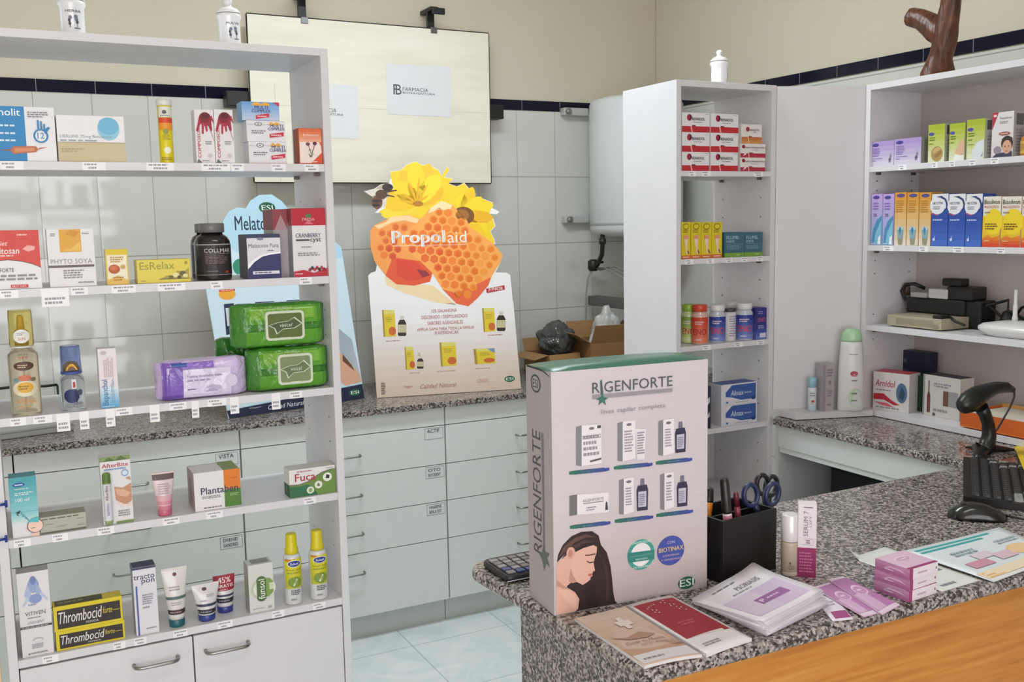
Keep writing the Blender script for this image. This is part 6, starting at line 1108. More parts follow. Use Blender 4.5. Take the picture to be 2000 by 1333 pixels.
m.draw(fc['front'], [('r', 0, 0, .25, 1, '#8f888e'), ('m', .34, .72, .9, .9, 3, '#77707a'), ('e', .62, .6, .12, .05, '#8a7f88'), ('m', .4, .3, .9, .45, 3, '#877f88'), ('m', .36, .1, .9, .16, 1, '#877f88')]); tag(m.build('cosmetic_carton', None, p_+Vector((0, .02, 0)), math.radians(-12)), 'grey upright cosmetic carton on the corner ledge beside the shampoo bottle', 'box')
p_ = on_ledge(1590, -.004); r_ = .0135; hh = at(1590, 738, 'Y', p_.y).z-zl; e = empty('aerosol_can', p_+Vector((0, r_, 0)), 'small pale blue capped aerosol on the corner ledge', 'spray can', None, math.radians(-35)); m = MB(); m.lathe([(r_*.92, 0), (r_, .003), (r_, hh*.66), (r_*.9, hh*.70)], mat('#ccd0d4', .3), 24); F = wrap_face(r_, r_*2.2, hh*.6, .003); m.draw(F, [('r', 0, 0, 1, .22, '#a9c3cf'), ('m', .2, .66, .8, .9, 2, GR), ('e', .5, .44, .16, .06, '#a8404e'), ('m', .3, .28, .75, .34, 1, GR)], True); m.build('body', e)
m = MB(); m.lathe([(r_*.88, hh*.702), (r_*.98, hh*.71), (r_*.94, hh*.97), (r_*.8, hh)], mat('#8fbac6', .25), 24); m.build('cap', e)
# ------------------------------------------------------------------ on the counter
CT = CZ + .0002
# large display box
FL, FR = Vector((.758, 1.338, CT)), Vector((1.050, 1.316, CT)); U = (FR-FL).normalized(); Nn = U.cross(Vector((0, 0, 1))); Wd, Hd, Dd = (FR-FL).length, .4025, .097
rz = math.atan2(U.y, U.x); e = empty('display_carton', FL+U*Wd/2-Nn*Dd/2, 'large pale silver cardboard display box with long-haired woman on the counter', 'display box', None, rz)
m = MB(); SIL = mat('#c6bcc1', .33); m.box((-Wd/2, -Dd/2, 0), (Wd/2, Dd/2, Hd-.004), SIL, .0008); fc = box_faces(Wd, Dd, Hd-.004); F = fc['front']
def uvf(x, y): p = atp(1000+.42*x, 670+.42*y, FL, Nn)-FL; return (p.dot(U)/Wd, p.z/(Hd-.004))
cl = lambda p: (min(.998, max(.002, p[0])), min(.998, max(.002, p[1])))
def PP(l, c, lay=None):
    if lay is not None: m.lay = lay
    m.poly(F, [cl(uvf(*q)) for q in l], c)
def PT(t, lb, rt, c, lay=8, **k): m.lay = lay; a, b = uvf(*lb), uvf(*rt); m.text(F, t, a[0], a[1], b[0], b[1], c, **k)
def PM(lb, rt, rows, c, lay=7, seed=0): m.lay = lay; a, b = uvf(*lb), uvf(*rt); m.micro(F, a[0], a[1], b[0], b[1], rows, c, seed)
def PE(x, y, rx, ry, c, lay): m.lay = lay; a, b = uvf(x, y), uvf(x+rx, y-ry*1.0-rx*.08); m.ell(F, a[0], a[1], abs(b[0]-a[0]), abs(b[1]-a[1]), c, 36)
m.lay = 0
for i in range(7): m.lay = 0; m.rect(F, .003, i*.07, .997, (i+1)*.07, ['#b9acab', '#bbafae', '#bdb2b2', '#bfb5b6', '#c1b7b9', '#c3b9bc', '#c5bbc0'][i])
GRN = '#3c6a5c'; CH = '#55555c'
PT('RIGENFORTE', (372, 236), (745, 152), '#4d5558'); PP([(372, 243), (745, 211), (745, 228), (372, 262)], '#8f8b90', 6); PP([(408, 178), (416, 170), (424, 236), (418, 250), (411, 238)], GRN, 7)
PP([(418, 232), (426, 252), (446, 256), (430, 268), (436, 290), (418, 276), (400, 290), (406, 268), (388, 262), (410, 252)], GRN, 9)
PT('línea capilar completa', (412, 338), (712, 280), '#8c8a90')
def pbox(x0, x1, yt, yb, sw, txt):
    PP([(x0, yt+8), (x0+sw, yt), (x0+sw, yb), (x0, yb-4)], '#7c7a80', 4); PP([(x0+sw, yt), (x1, yt-6), (x1, yb-14), (x0+sw, yb)], '#dcd6da', 4); PM((x0+sw+8, yb-40), (x1-8, yt+36), txt, '#8f8a94', 6, int(x0)); PE((x0+sw+x1)/2, yt+14, 12, 7, '#6d6a74', 6)
pbox(297, 415, 384, 574, 26, 4); pbox(490, 572, 366, 552, 24, 8); pbox(680, 752, 358, 526, 22, 7); pbox(497, 565, 632, 800, 22, 7); pbox(688, 752, 606, 778, 20, 7)
PT('RIGENFORTE', (326, 440), (412, 422), '#6a6870', 7); PP([(326, 444), (412, 436), (412, 440), (326, 449)], '#8a888e', 7); PP([(362, 548), (414, 534), (414, 542), (362, 556)], '#4a4a52', 7); PP([(395, 384), (412, 382), (412, 396), (395, 398)], '#4a4a52', 7)
PP([(572, 400), (622, 400), (616, 540), (582, 545)], '#d9d3d8', 4); PM((582, 520), (616, 410), 9, '#7c7a88', 6, 4)
PP([(266, 712), (302, 706), (302, 800), (266, 806)], '#6a686e', 4); PP([(302, 706), (448, 696), (448, 788), (302, 800)], '#dcd6da', 4); PT('RIGENFORTE', (330, 742), (425, 716), '#6a6870', 7); PP([(330, 746), (425, 734), (425, 738), (330, 750)], '#8a888e', 7); PM((345, 785), (400, 755), 2, '#8f8a94', 6, 5); PP([(432, 778), (434, 745), (439, 735), (443, 745), (445, 776)], '#3c3a4a', 7)
for x0, x1, yt, yb in ((757, 808, 390, 513), (578, 632, 655, 783), (765, 816, 640, 764)):
    PP([(x0+6, yt+10), (x1-6, yt+4), (x1, yt+26), (x1-2, yb-6), (x0+2, yb), (x0, yt+32)], '#332f48', 4); cx = (x0+x1)/2; PP([(cx-10, yt+8), (cx+10, yt+6), (cx+9, yt-24), (cx-8, yt-22)], '#6f6c7c', 4); PP([(x0+8, yt+38), (x1-8, yt+33), (x1-9, yb-22), (x0+8, yb-18)], '#b9b6c6', 6); PM((x0+12, yb-24), (x1-12, yt+44), 6, '#6f6c80', 7, int(x0))
for (x0, ya), (x1, yb) in (((265, 597), (452, 578)), ((473, 573), (653, 555)), ((668, 550), (837, 532)), ((268, 849), (457, 827)), ((477, 821), (656, 800)), ((670, 794), (841, 773))):
    n = 8; c0, c1 = (0x2b, 0x6a, 0x55), (0x3d, 0x44, 0x94); P0 = [(x0+(x1-x0)*i/n, ya+(yb-ya)*i/n) for i in range(n+1)]
    for i in range(n):
        c = '#%02x%02x%02x' % tuple(int(a+(b-a)*i/(n-1)) for a, b in zip(c0, c1)); (xa, y0), (xb, y1) = P0[i], P0[i+1]; ins = 3 if i in (0, n-1) else 0
        PP([(xa, y0+ins), (xb, y1+(3 if i == n-1 else 0)), (xb, y1+18-(3 if i == n-1 else 0)), (xa, y0+19-(3 if i == 0 else 0))], c, 5)
    PM((x0+(x1-x0)*.32, (ya+yb)/2+14), (x0+(x1-x0)*.68, (ya+yb)/2+5), 1, '#c9d2d6', 7, int(x0))
PE(599, 985, 63, 76, '#3f9a8d', 4); PE(599, 985, 47, 58, '#e2e0e2', 5); PP([(536, 978), (662, 962), (661, 1006), (540, 1024)], '#2f8076', 6); PT('Dermatológicamente', (550, 998), (650, 978), '#d5e6e2', 9); PT('TESTADO', (572, 1014), (628, 996), '#d5e6e2', 9); PT('UNIVERSIDAD', (556, 940), (645, 914), '#d5e6e2', 9); PT('DE FERRARA', (562, 1052), (640, 1030), '#d5e6e2', 9)
PE(737, 966, 63, 74, '#434f9e', 4); PT('CON', (720, 936), (755, 918), '#c9c8e0', 9); PT('BIOTINAX', (681, 978), (795, 938), '#d3b98a', 9, bold=.03); PT('VITAMINAS', (698, 998), (776, 976), '#c9b7a8', 9); PT('Y MINERALES', (690, 1018), (784, 994), '#c9b7a8', 9)
m.lay = 4; PE(811, 1116, 40, 33, '#275a45', 4); PT('ESI', (779, 1137), (843, 1092), '#d8e2da', 9, bold=.03)
# woman with long dark hair, head bowed
HAIR = '#2b1d1b'
PP([(208, 1022), (214, 985), (236, 940), (275, 900), (322, 879), (372, 876), (402, 896), (413, 940), (440, 975), (458, 1040), (466, 1110), (470, 1160), (478, 1200), (490, 1222), (440, 1232), (310, 1256), (290, 1258), (260, 1200), (255, 1120), (300, 1060), (300, 1000), (262, 965)], HAIR, 3)
PP([(215, 1000), (240, 948), (290, 908), (345, 890), (390, 905), (345, 905), (290, 930), (245, 975)], '#574039', 4); PP([(228, 1010), (262, 955), (330, 918), (395, 922), (330, 935), (275, 968)], '#46322d', 4)
PP([(420, 1000), (446, 1060), (452, 1180), (436, 1215), (438, 1100)], '#3d2b28', 4); PP([(330, 1150), (380, 1120), (400, 1220), (350, 1236)], '#231615', 4)
SK = '#d4a595'
PP([(206, 1045), (214, 1018), (258, 985), (290, 1040), (292, 1100), (258, 1128), (236, 1140), (262, 1142), (292, 1160), (312, 1192), (306, 1238), (292, 1256), (206, 1266)], SK, 5)
PP([(268, 1000), (290, 975), (330, 955), (378, 940), (394, 950), (392, 975), (384, 1000), (378, 1022), (381, 1042), (385, 1058), (374, 1066), (372, 1076), (374, 1084), (364, 1090), (364, 1100), (350, 1112), (328, 1126), (300, 1112), (282, 1080), (270, 1040)], '#d9ab9a', 6)
PP([(300, 1112), (282, 1080), (272, 1050), (262, 1110), (280, 1118)], '#b98878', 7); PE(272, 978, 20, 30, '#cf9c8a', 8); PE(270, 980, 10, 18, '#b57f6e', 9)
PP([(345, 1012), (360, 1020), (378, 1016), (376, 1022), (360, 1026), (347, 1018)], '#4a302a', 8); PP([(338, 985), (360, 984), (386, 978), (386, 984), (360, 990), (340, 991)], '#5a3e35', 8); PP([(352, 1076), (366, 1072), (374, 1078), (366, 1086), (354, 1084)], '#b26562', 8); PP([(376, 1058), (384, 1060), (376, 1065)], '#a8705f', 8)
PP([(215, 1150), (262, 1150), (290, 1170), (300, 1200), (290, 1240), (250, 1200)], '#dcb0a0', 7); PP([(206, 1100), (240, 1130), (262, 1142), (240, 1145), (206, 1130)], '#b98a7a', 7)
# left side
S = fc['left']
def uvs(x, y): n2 = -U; p = atp(1000+.42*x, 670+.42*y, FL, n2)-FL; return (1+p.dot(Nn)/Dd, p.z/(Hd-.004))
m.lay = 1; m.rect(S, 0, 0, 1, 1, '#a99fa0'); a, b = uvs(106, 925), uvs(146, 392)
m.lay = 3; m.text(S, 'RIGENFORTE', .22, .22, .56, .74, '#4e4b50', rot=90); m.rect(S, .60, .20, .68, .74, '#77727a'); m.poly(S, [(.64, .16), (.72, .20), (.86, .19), (.76, .225), (.86, .25), (.70, .245), (.62, .27), (.56, .235), (.44, .22), (.56, .20)], '#5b6360')
m.lay = 3; m.ell(S, .40, .935, .20, .038, '#3f4a48'); m.ell(S, .40, .935, .16, .03, '#a99fa0'); m.text(S, 'ESI', .29, .917, .51, .953, '#3f4a48', bold=.02)
m.build('carton_body', e)
m = MB(); GT = mat('#3d6c58', .3); R = []
for i in range(15):
    t = i/14; x = -Wd/2+Wd*t; hgt = Hd-.0038+.0042*math.sin(PI*t)**.5; R.append([(x, -Dd/2+.0012, Hd-.0039), (x, -Dd/2+.002, hgt-.0006), (x, 0, hgt+.001), (x, Dd/2-.002, hgt), (x, Dd/2-.0012, Hd-.0039)])
m.rings(R, GT, (True, True), True, False); m.build('top_flap', e)
m = MB(); m.prism([(-Wd/2-.0012, Dd/2-.006, Hd-.006), (-Wd/2-.0012, -Dd/2+.03, Hd-.006), (-Wd/2-.0012, -Dd/2+.004, Hd-.012), (-Wd/2-.0012, -Dd/2+.03, Hd-.0035), (-Wd/2-.0012, Dd/2-.006, Hd-.003)], (.001, 0, 0), BLK); m.build('slot', e)

# calculator
A, Bq = at(939, 1093, 'Z', CZ+.014), at(1038, 1074, 'Z', CZ+.014); d = (Bq-A).normalized(); rzc = math.atan2(d.y, d.x); cw, cdp = .128, .105
n_ = Vector((d.y, -d.x, 0)); c = A+d*cw/2+n_*cdp/2; c.z = CT; e = empty('calculator', c, 'black desk calculator with light keys behind the large display box', 'calculator', None, rzc)
m = MB(); m.prism([(-cw/2, -cdp/2, 0), (cw/2, -cdp/2, 0), (cw/2, -cdp/2, .010), (-cw/2, -cdp/2, .010)], (0, 0, 0.0001), BLK) if False else m.loft([(0, cw/2-.003, cdp/2-.003), (.004, cw/2, cdp/2), (.010, cw/2, cdp/2), (.013, cw/2-.002, cdp/2-.002)], mat('#1e1e20', .35), 36, ex=9); m.build('case', e)
m = MB(); m.box((-cw/2+.001, -cdp/2-.0004, .003), (cw/2-.001, -cdp/2+.0002, .0048), mat('#b9babd', .3), 0); m.build('silver_rim', e)
for r in range(5):
    for k in range(6):
        kx, ky = -cw/2+.008+k*(cw-.014)/6, -cdp/2+.008+r*(cdp-.02)/5; q = MB(); q.box((kx, ky, .0131), (kx+.0155, ky+.0135, .0165), mat('#3a4474' if (r == 0 and k in (1, 2)) or (r == 1 and k == 0) else ('#8e8a8c' if (r+k) % 3 else '#77716e'), .35), .001); q.build('key', e)

# pen holder
c0 = Vector((1.080, 1.310, CT)); ry = math.radians(6); pw, pd, ph = .134, .098, .113; c = c0+Matrix.Rotation(ry, 3, 'Z') @ Vector((pw/2, pd/2, 0)); e = empty('pen_holder', c, 'black open wooden pen holder beside the large display box, with scissors and pens', 'pen holder', None, ry)
m = MB(); PB = mat('#161414', .45); t = .005
m.box((-pw/2, -pd/2, 0), (pw/2, pd/2, t), PB); m.box((-pw/2, -pd/2, t), (pw/2, -pd/2+t, ph), PB, .0008); m.box((-pw/2, pd/2-t, t), (pw/2, pd/2, ph), PB, .0008); m.box((-pw/2, -pd/2+t, t), (-pw/2+t, pd/2-t, ph), PB, .0008); m.box((pw/2-t, -pd/2+t, t), (pw/2, pd/2-t, ph), PB, .0008); m.build('box_body', e)
m = MB(); m.box((-pw/2+t, -.004, t), (pw/2-t, 0, ph-.006), PB); m.build('divider', e)
Minv = Matrix.Translation(c) @ Matrix.Rotation(ry, 4, 'Z'); HP = lambda x, y, z_: Minv @ Vector((x, y, z_)); YP = 1.36
def toppx(x, y, Y=YP): return at(x, y, 'Y', Y)
def pen(name, label, cat, foot, top, segs, grp=None):
    foot = HP(*foot); d = top-foot; L = d.length; q = d.to_track_quat('Z', 'Y').to_matrix().to_4x4(); e = empty(name, foot, label, cat, grp)
    for nm, prof, mm in segs:
        mb = MB(); mb.lathe([(r, z_*L) for r, z_ in prof], mm, 16, (0, 0, 0), (True, True), q); mb.build(nm, e)
    return e
pen('marker', 'black-capped marker with white and pink barrel in the pen holder', 'marker', (-.030, -.036, .0062), toppx(1414, 934, 1.335), [('barrel', [(.006, 0), (.008, .02), (.008, .64)], mat('#cfc6c9', .35)), ('grip_band', [(.0083, .50), (.0083, .62)], mat('#b86a86', .35)), ('cap', [(.0086, .645), (.0090, .66), (.0082, .97), (.006, 1)], mat('#1a1718', .35))])
pen('cutter_knife', 'orange and black ribbed knife at the left of the pen holder', 'knife', (-.052, .022, .0062), toppx(1387, 953, 1.392), [('handle', [(.0075, 0), (.0075, .3), (.0085, .55), (.0085, .60), (.0078, .62), (.0085, .64), (.0085, .68), (.0078, .70), (.0085, .72), (.0085, .76), (.0078, .78), (.0085, .82)], mat('#d98a24', .4)), ('end_cap', [(.0085, .822), (.0088, .84), (.007, .98), (.004, 1)], mat('#1a1718', .4))])
pen('ballpoint_pen', 'dark red ballpoint leaning behind the black-capped marker', 'pen', (.012, -.02, .0062), toppx(1437, 962, 1.34), [('barrel', [(.003, 0), (.0055, .06), (.0055, .8), (.004, .82)], mat('#7a2f3c', .35)), ('clip_end', [(.005, .822), (.005, .97), (.003, 1)], mat('#5a1f2a', .35))])
def scissors(label, foot, la, ra, Y, col, rx, rz_):
    f = HP(*foot); e = empty('scissors', f, label, 'scissors', 'scissors in the pen holder'); H = mat(col, .35)
    piv = toppx((la[0]+ra[0])/2, max(la[1], ra[1])+52, Y)
    for k, (x, y) in enumerate((la, ra)):
        cc = toppx(x, y, Y-.004+.010*k); mb = MB(); pts = []
        tilt = -.25 if k == 0 else .25
        for i in range(20): a = 2*PI*i/20; px_, pz_ = rx*math.cos(a), rz_*math.sin(a); pts.append(cc+Vector((px_*math.cos(tilt)-pz_*math.sin(tilt)*-1, .0, pz_*math.cos(tilt)+px_*math.sin(tilt)*-1))-f)
        R = []
        for i in range(20):
            a0, b0 = pts[i-1], pts[(i+1) % 20]; tg = (b0-a0).normalized(); up = Vector((0, 1, 0)); v = tg.cross(up); R.append([pts[i]+up*.0055*math.cos(q*PI/4)+v*.0045*math.sin(q*PI/4) for q in range(8)])
        mb.rings(R+[R[0]], H, (False, False)); lo = min(pts, key=lambda p: (p-(piv-f)).length)
        mb.tube([lo, lo.lerp(piv-f, .5), piv-f, (piv-f)+Vector((0, 0, -.02))], [.0055, .006, .006, .005], H, 8); mb.build('handle', e)
        tip = Vector((.004*(1 if k else -1), .001*k, .003)); b0 = piv-f+Vector((0, .0015*(2*k-1), -.014)); mb = MB(); s_ = .007; mb.prism([b0+Vector((-s_, 0, 0)), b0+Vector((s_, 0, 0)), tip+Vector((.001, 0, 0)), tip+Vector((-.001, 0, 0))], (0, .0012, 0), STEEL); mb.build('blade', e, recalc=True)
    mb = MB(); mb.lathe([(.004, -.006), (.004, .006)], STEEL, 12, X=Matrix.Translation(piv-f) @ Matrix.Rotation(PI/2, 4, 'X')); mb.build('pivot', e); return e
scissors('navy blue handled scissors standing at the front of the pen holder', (.036, -.034, .0062), (1466, 968), (1508, 966), 1.352, '#232b4e', .0155, .0205)
scissors('black handled scissors behind the navy pair in the pen holder', (.046, .028, .0062), (1489, 947), (1506, 950), 1.405, '#15161c', .014, .019)

# serum bottle and carton
c = at(1538, 1128, 'Z', CT); r_ = .0155; e = empty('serum_bottle', c+Vector((.014, .010, 0)), 'frosted serum bottle with pearly white cap on the counter', 'bottle', None, -.7); c = e.location
hh = at(1540, 1005, 'Y', c.y).z-CT; m = MB(); prof = [(r_*.93, 0), (r_, .002), (r_, hh*.52), (r_*.97, hh*.555), (r_*.8, hh*.565)]; m.lathe(prof, mat('#c9b9a6', .18, 0, .25, .5, 0), 30); F = wrap_face(interp(prof), r_*2, hh*.5, .002)
m.draw(F, [('e', .5, .42, .035, .04, '#3a3034'), ('m', .42, .2, .75, .36, 3, '#8a7a72'), ('g', .05, .0, .95, .12, '#b9aaa0', '#c5b7a8', 2)], True); m.build('glass_body', e); m = MB(); m.lathe([(r_*.99, hh*.57), (r_*1.0, hh*.575), (r_*.98, hh*.985), (r_*.9, hh)], mat('#d9d6d8', .22, .1, 0, .5, .02, 1, .4), 30); m.build('cap', e)
p0 = at(1575, 1128, 'Z', CT); yw = math.radians(-42); wd, dp = .0315, .030; cc = p0+Matrix.Rotation(yw, 3, 'Z') @ Vector((.0, dp/2, 0)); hh = (at(1575, 988, 'Y', p0.y).z-CT); m = MB(); m.box((-wd/2, -dp/2, 0), (wd/2, dp/2, hh), mat('#dcd2d8', .4), .0006); F = box_faces(wd, dp, hh)['front']
m.draw(F, [('r', 0, 0, 1, .41, '#8a1f57'), ('t', 'SERUM 7', .30, .57, .55, .92, '#6f6770', dict(rot=90)), ('t', 'LIFT', .62, .70, .74, .86, '#8f8790', dict(rot=90)), ('r', .28, .45, .84, .455, '#a89aa4'), ('r', .28, .53, .84, .535, '#a89aa4'), ('r', .83, .45, .84, .535, '#a89aa4'), ('m', .45, .465, .68, .525, 2, '#8f6a80'), ('m', .1, .06, .9, .36, 7, '#b3608a'), ('r', .3, .965, .8, .975, '#5a4a54')]); tag(m.build('serum_carton', None, cc, yw), 'slim white and plum carton standing behind the serum bottle', 'box')

# stack of pink cartons
C = Vector((1.289, 1.094, CT)); yw = math.radians(4); bw_, bd_, bh_ = .073, .068, .0185
for k, (dx, dy, da, nm) in enumerate(((0, 0, 0, 'bottom'), (.001, .001, .02, 'middle'), (.0, -.001, -.015, 'top'))):
    m = MB(); m.box((-bw_/2, -bd_/2, 0), (bw_/2, bd_/2, bh_), mat('#dcd0d8', .35), .0006); fc = box_faces(bw_, bd_, bh_)
    m.draw(fc['left'], [('g', 0, 0, 1, 1, '#a5648f', '#bb86a9', 3), ('p', [(.25, .4), (.45, .75), (.75, .7), (.95, .45), (.7, .58), (.45, .6)], '#d9b3cb'), ('m', .3, .3, .7, .5, 1, '#e0c3d6')]); m.lay = 0
    m.draw(fc['front'], [('r', 0, 0, .12, 1, '#94346a'), ('m', .3, .35, .8, .6, 1, '#b59aab'), ('e', .93, .5, .02, .12, '#6a5a66')]); m.lay = 0
    m.draw(fc['top'], [('r', 0, 0, 1, 1, '#d0b0c6'), ('r', 0, 0, 1, .10, '#94346a'), ('e', .5, .62, .26, .13, '#e3cfdd'), ('e', .5, .61, .22, .10, '#c497b4'), ('m', .38, .56, .62, .64, 1, '#e9dbe5')])
    ce = C+Matrix.Rotation(yw, 3, 'Z') @ Vector((bw_/2, bd_/2, 0))+Vector((dx, dy, k*(bh_+.0003))); tag(m.build('sachet_carton', None, ce, yw+da), f'flat pink and white carton on the counter, {nm} of the stack of three', 'box', 'stacked pink cartons')

# papers ------------------------------------------------------
def sheet(name, label, cat, corners, t, base, prints, group=None, curl=None, edge=None, nu=12, nv=10, pages=0):
    """corners far-left, far-right, near-right, near-left in the world; curl(u, v) lifts"""
    A, B_, C_, D_ = [Vector(p) for p in corners]; O_ = (A+B_+C_+D_)/4; O_.z = min(p.z for p in (A, B_, C_, D_)); m = MB()
    def top(u, v, off=0):
        p = (D_*(1-u)+C_*u)*(1-v)+(A*(1-u)+B_*u)*v; return p-O_+Vector((0, 0, t+(curl(u, v) if curl else 0)+off))
    k = m.mi(mat(base, .45)); ke = m.mi(mat(edge or base, .6)); V = {}
    for lv in (0, 1):
        for i in range(nu+1):
            for j in range(nv+1): V[lv, i, j] = m.bm.verts.new(top(i/nu, j/nv)-(Vector((0, 0, t)) if not lv else Vector()))
    for i in range(nu):
        for j in range(nv):
            for lv in (0, 1):
                q = [V[lv, i, j], V[lv, i+1, j], V[lv, i+1, j+1], V[lv, i, j+1]]; f = m.bm.faces.new(q if lv else q[::-1]); f.material_index = k; f.smooth = True
    for i in range(nu):
        for j, s_ in ((0, 1), (nv, -1)): q = [V[0, i, j], V[0, i+1, j], V[1, i+1, j], V[1, i, j]]; f = m.bm.faces.new(q if s_ > 0 else q[::-1]); f.material_index = ke
    for j in range(nv):
        for i, s_ in ((0, -1), (nu, 1)): q = [V[0, i, j], V[0, i, j+1], V[1, i, j+1], V[1, i, j]]; f = m.bm.faces.new(q if s_ > 0 else q[::-1]); f.material_index = ke
    m.lay = 1
    for o in prints:
        if o[0] == 'r':
            m.lay += 1; kk = m.mi(o[5]); n1, n2 = max(1, int(abs(o[3]-o[1])*nu)), max(1, int(abs(o[4]-o[2])*nv))
            for i in range(n1):
                for j in range(n2):
                    f = m.bm.faces.new([m.bm.verts.new(top(o[1]+(o[3]-o[1])*(i+a)/n1, o[2]+(o[4]-o[2])*(j+b)/n2, .0001+m.lay*.00012)) for a, b in ((0, 0), (1, 0), (1, 1), (0, 1))]); f.material_index = kk; f.smooth = True
        else: m.draw(top, [o])
    return tag(m.build(name, None, O_), label, cat, group)
Zp = lambda x, y, z_=CT: at(x, y, 'Z', z_)
K6 = lambda x, y, z_=CT: at(880+.56*x, 1020+.56*y, 'Z', z_)
cv = lambda u, v: .0022*math.sin(PI*u)*(1-v)
sheet('booklet', 'beige booklet with puzzle-like white cross, front left on the counter', 'booklet', [(.7745, 1.303, CT), (.8715, 1.304, CT), (.8675, 1.098, CT), (.7735, 1.108, CT)], .0045, '#c9b09e',
      [('g', .01, .30, .99, .99, '#c0a08a', '#cdb8a8', 5), ('r', .02, .02, .98, .17, '#d5d1d2'), ('m', .1, .06, .55, .11, 1, '#8d8a90'), ('p', [(.02, .30), (.4, .22), (.98, .24), (.98, .17), (.02, .17)], '#b8937a'), ('p', [(.05, .52), (.3, .46), (.6, .52), (.8, .44), (.6, .40), (.3, .42)], '#a8846c'), ('p', [(.46, .66), (.52, .66), (.52, .60), (.62, .60), (.62, .66), (.72, .67), (.72, .75), (.64, .75), (.64, .82), (.54, .82), (.54, .76), (.44, .75)], '#dccfca'), ('t', 'Cuida tu Mente', .16, .34, .84, .38, '#8f6a56', dict(shear=.2)), ('t', 'no lo dejes', .36, .28, .82, .32, '#8f6a56', dict(shear=.2))] + [('p', [(.74+.06*i, .30), (.76+.06*i, .30), (.88+.05*i, .2), (.86+.05*i, .2)], '#a87e68') for i in range(3)], None, cv, '#cfcaca')
sheet('booklet', 'dark red booklet with white flecks, front left on the counter', 'booklet', [(.8765, 1.305, CT), (.965, 1.304, CT), (.966, 1.104, CT), (.8725, 1.094, CT)], .0055, '#dcd6d6',
      [('r', .06, .26, .94, .95, '#96222d'), ('p', [(.06, .26), (.94, .26), (.94, .22), (.5, .24)], '#96222d'), ('m', .3, .44, .75, .52, 2, '#b5525a'), ('m', .15, .08, .6, .14, 2, '#9a9698')] + [('e', x, y, .014, .008, '#dcc9c6') for x, y in ((.2, .84), (.26, .86), (.24, .80), (.33, .87), (.3, .78), (.4, .88), (.22, .75), (.28, .73), (.56, .88), (.62, .86), (.66, .82), (.72, .80), (.64, .90), (.7, .75), (.75, .72), (.68, .70), (.62, .78), (.76, .66))], None, lambda u, v: .0015*math.sin(PI*u), '#d3cfd0')
rnd = random.Random(11); NL = 22; tl = .0013
q0 = [Vector(p) for p in ((.974, 1.256, CT), (1.130, 1.288, CT), (1.149, 1.146, CT), (.986, 1.105, CT))]; c0 = sum(q0, Vector())/4
for k in range(NL):
    a = rnd.uniform(-.035, .035); sh = Vector((rnd.uniform(-.003, .003)+.012*(k/NL < .45), rnd.uniform(-.003, .003), 0)); Rm = Matrix.Rotation(a, 3, 'Z'); q = [Rm @ (p-c0)+c0+sh+Vector((0, 0, k*tl)) for p in q0]
    topm = k == NL-1; f_ = k/NL; cu = (lambda u, v, f_=f_: f_*(.006*max(0, (v-.6)/.4)**2*u+.005*max(0, (u-.7)/.3)**2)-f_*NL*tl*.6*v*(1-u)*(1-.3*u))
    sheet('leaflet', 'topmost white leaflet with purple picture on the thick leaflet stack' if topm else 'white leaflet within the thick stack beside the red booklet', 'leaflet', q, tl*.9, '#d8d3da',
          [('r', .08, .10, .92, .62, '#c3b0c8'), ('r', .08, .10, .5, .62, '#c9bacd'), ('r', .34, .27, .80, .42, '#8f5c92'), ('t', 'P', .38, .31, .44, .38, '#e3d8e5'), ('m', .48, .32, .76, .37, 1, '#cdb4cf'), ('t', 'PSORIASIS', .44, .72, .82, .80, '#7c7680'), ('m', .2, .88, .7, .91, 1, '#6f6a74'), ('m', .3, .66, .8, .69, 1, '#9a949e')] if topm else [], 'stacked leaflets', cu, '#c6c0c8', 10 if topm else 6, 8 if topm else 6)
SQ = lambda l, z_: [K6(x, y, z_) for x, y in l]
puff = lambda h: (lambda u, v: h*(math.sin(PI*min(1, max(0, u)))**.6)*(math.sin(PI*v)**.6))
pk = [('r', .0, .0, 1, .07, '#d3bfd0'), ('r', .0, .93, 1, 1, '#d3bfd0'), ('r', .04, .07, .96, .93, '#ad74a4'), ('r', .04, .07, .5, .5, '#c59fbd'), ('e', .5, .55, .3, .14, '#d9b8d0'), ('e', .5, .54, .25, .10, '#b989b0'), ('m', .35, .5, .65, .58, 1, '#e6d3e2')]
sheet('sachet', 'white and plum sachet lying lowest, nearest the leaflet stack', 'sachet', SQ([(1262, 262), (1330, 250), (1404, 340), (1332, 348)], CT), .0012, '#d8d0da', [('r', .2, .05, .95, .3, '#9a3f78'), ('m', .2, .5, .8, .7, 2, '#a89ab0')], 'pink sachets', puff(.0015))
sheet('sachet', 'pink sachet in the middle of the three, between leaflet stack and pink cartons', 'sachet', SQ([(1262, 232), (1322, 213), (1500, 318), (1440, 333)], CT+.003), .0015, '#c9a5c0', pk, 'pink sachets', puff(.003))
sheet('sachet', 'pink sachet lying uppermost, nearest the pink cartons', 'sachet', SQ([(1316, 205), (1368, 193), (1567, 292), (1505, 326)], CT+.0065), .0015, '#c9a5c0', pk, 'pink sachets', puff(.003))
K4 = lambda x, y, z_=CT: at(1360+.32*x, 780+.32*y, 'Z', z_)
fo = [K4(945, 972), K4(1150, 905), K4(1735, 1108), K4(1500, 1178)]
sheet('flyer', 'white flyer lying partly under the stack of pink cartons', 'flyer', [fo[0], fo[1], fo[2], fo[3]], .0008, '#d6d8d4', [('m', .2, .05, .7, .12, 1, '#7c8084'), ('m', .75, .3, .95, .7, 3, '#7a8a8f'), ('m', .12, .35, .2, .8, 2, '#5a6a62')], 'flyers on the counter', lambda u, v: .012*max(0, v-.9)*10*max(0, .25-u)*4 if v > .9 else 0)
B1, B2, B3, B4 = K4(1265, 935, CT+.0015), K4(1850, 795, CT+.0015), K4(2260, 960, CT+.0015), K4(1815, 1125, CT+.0015)
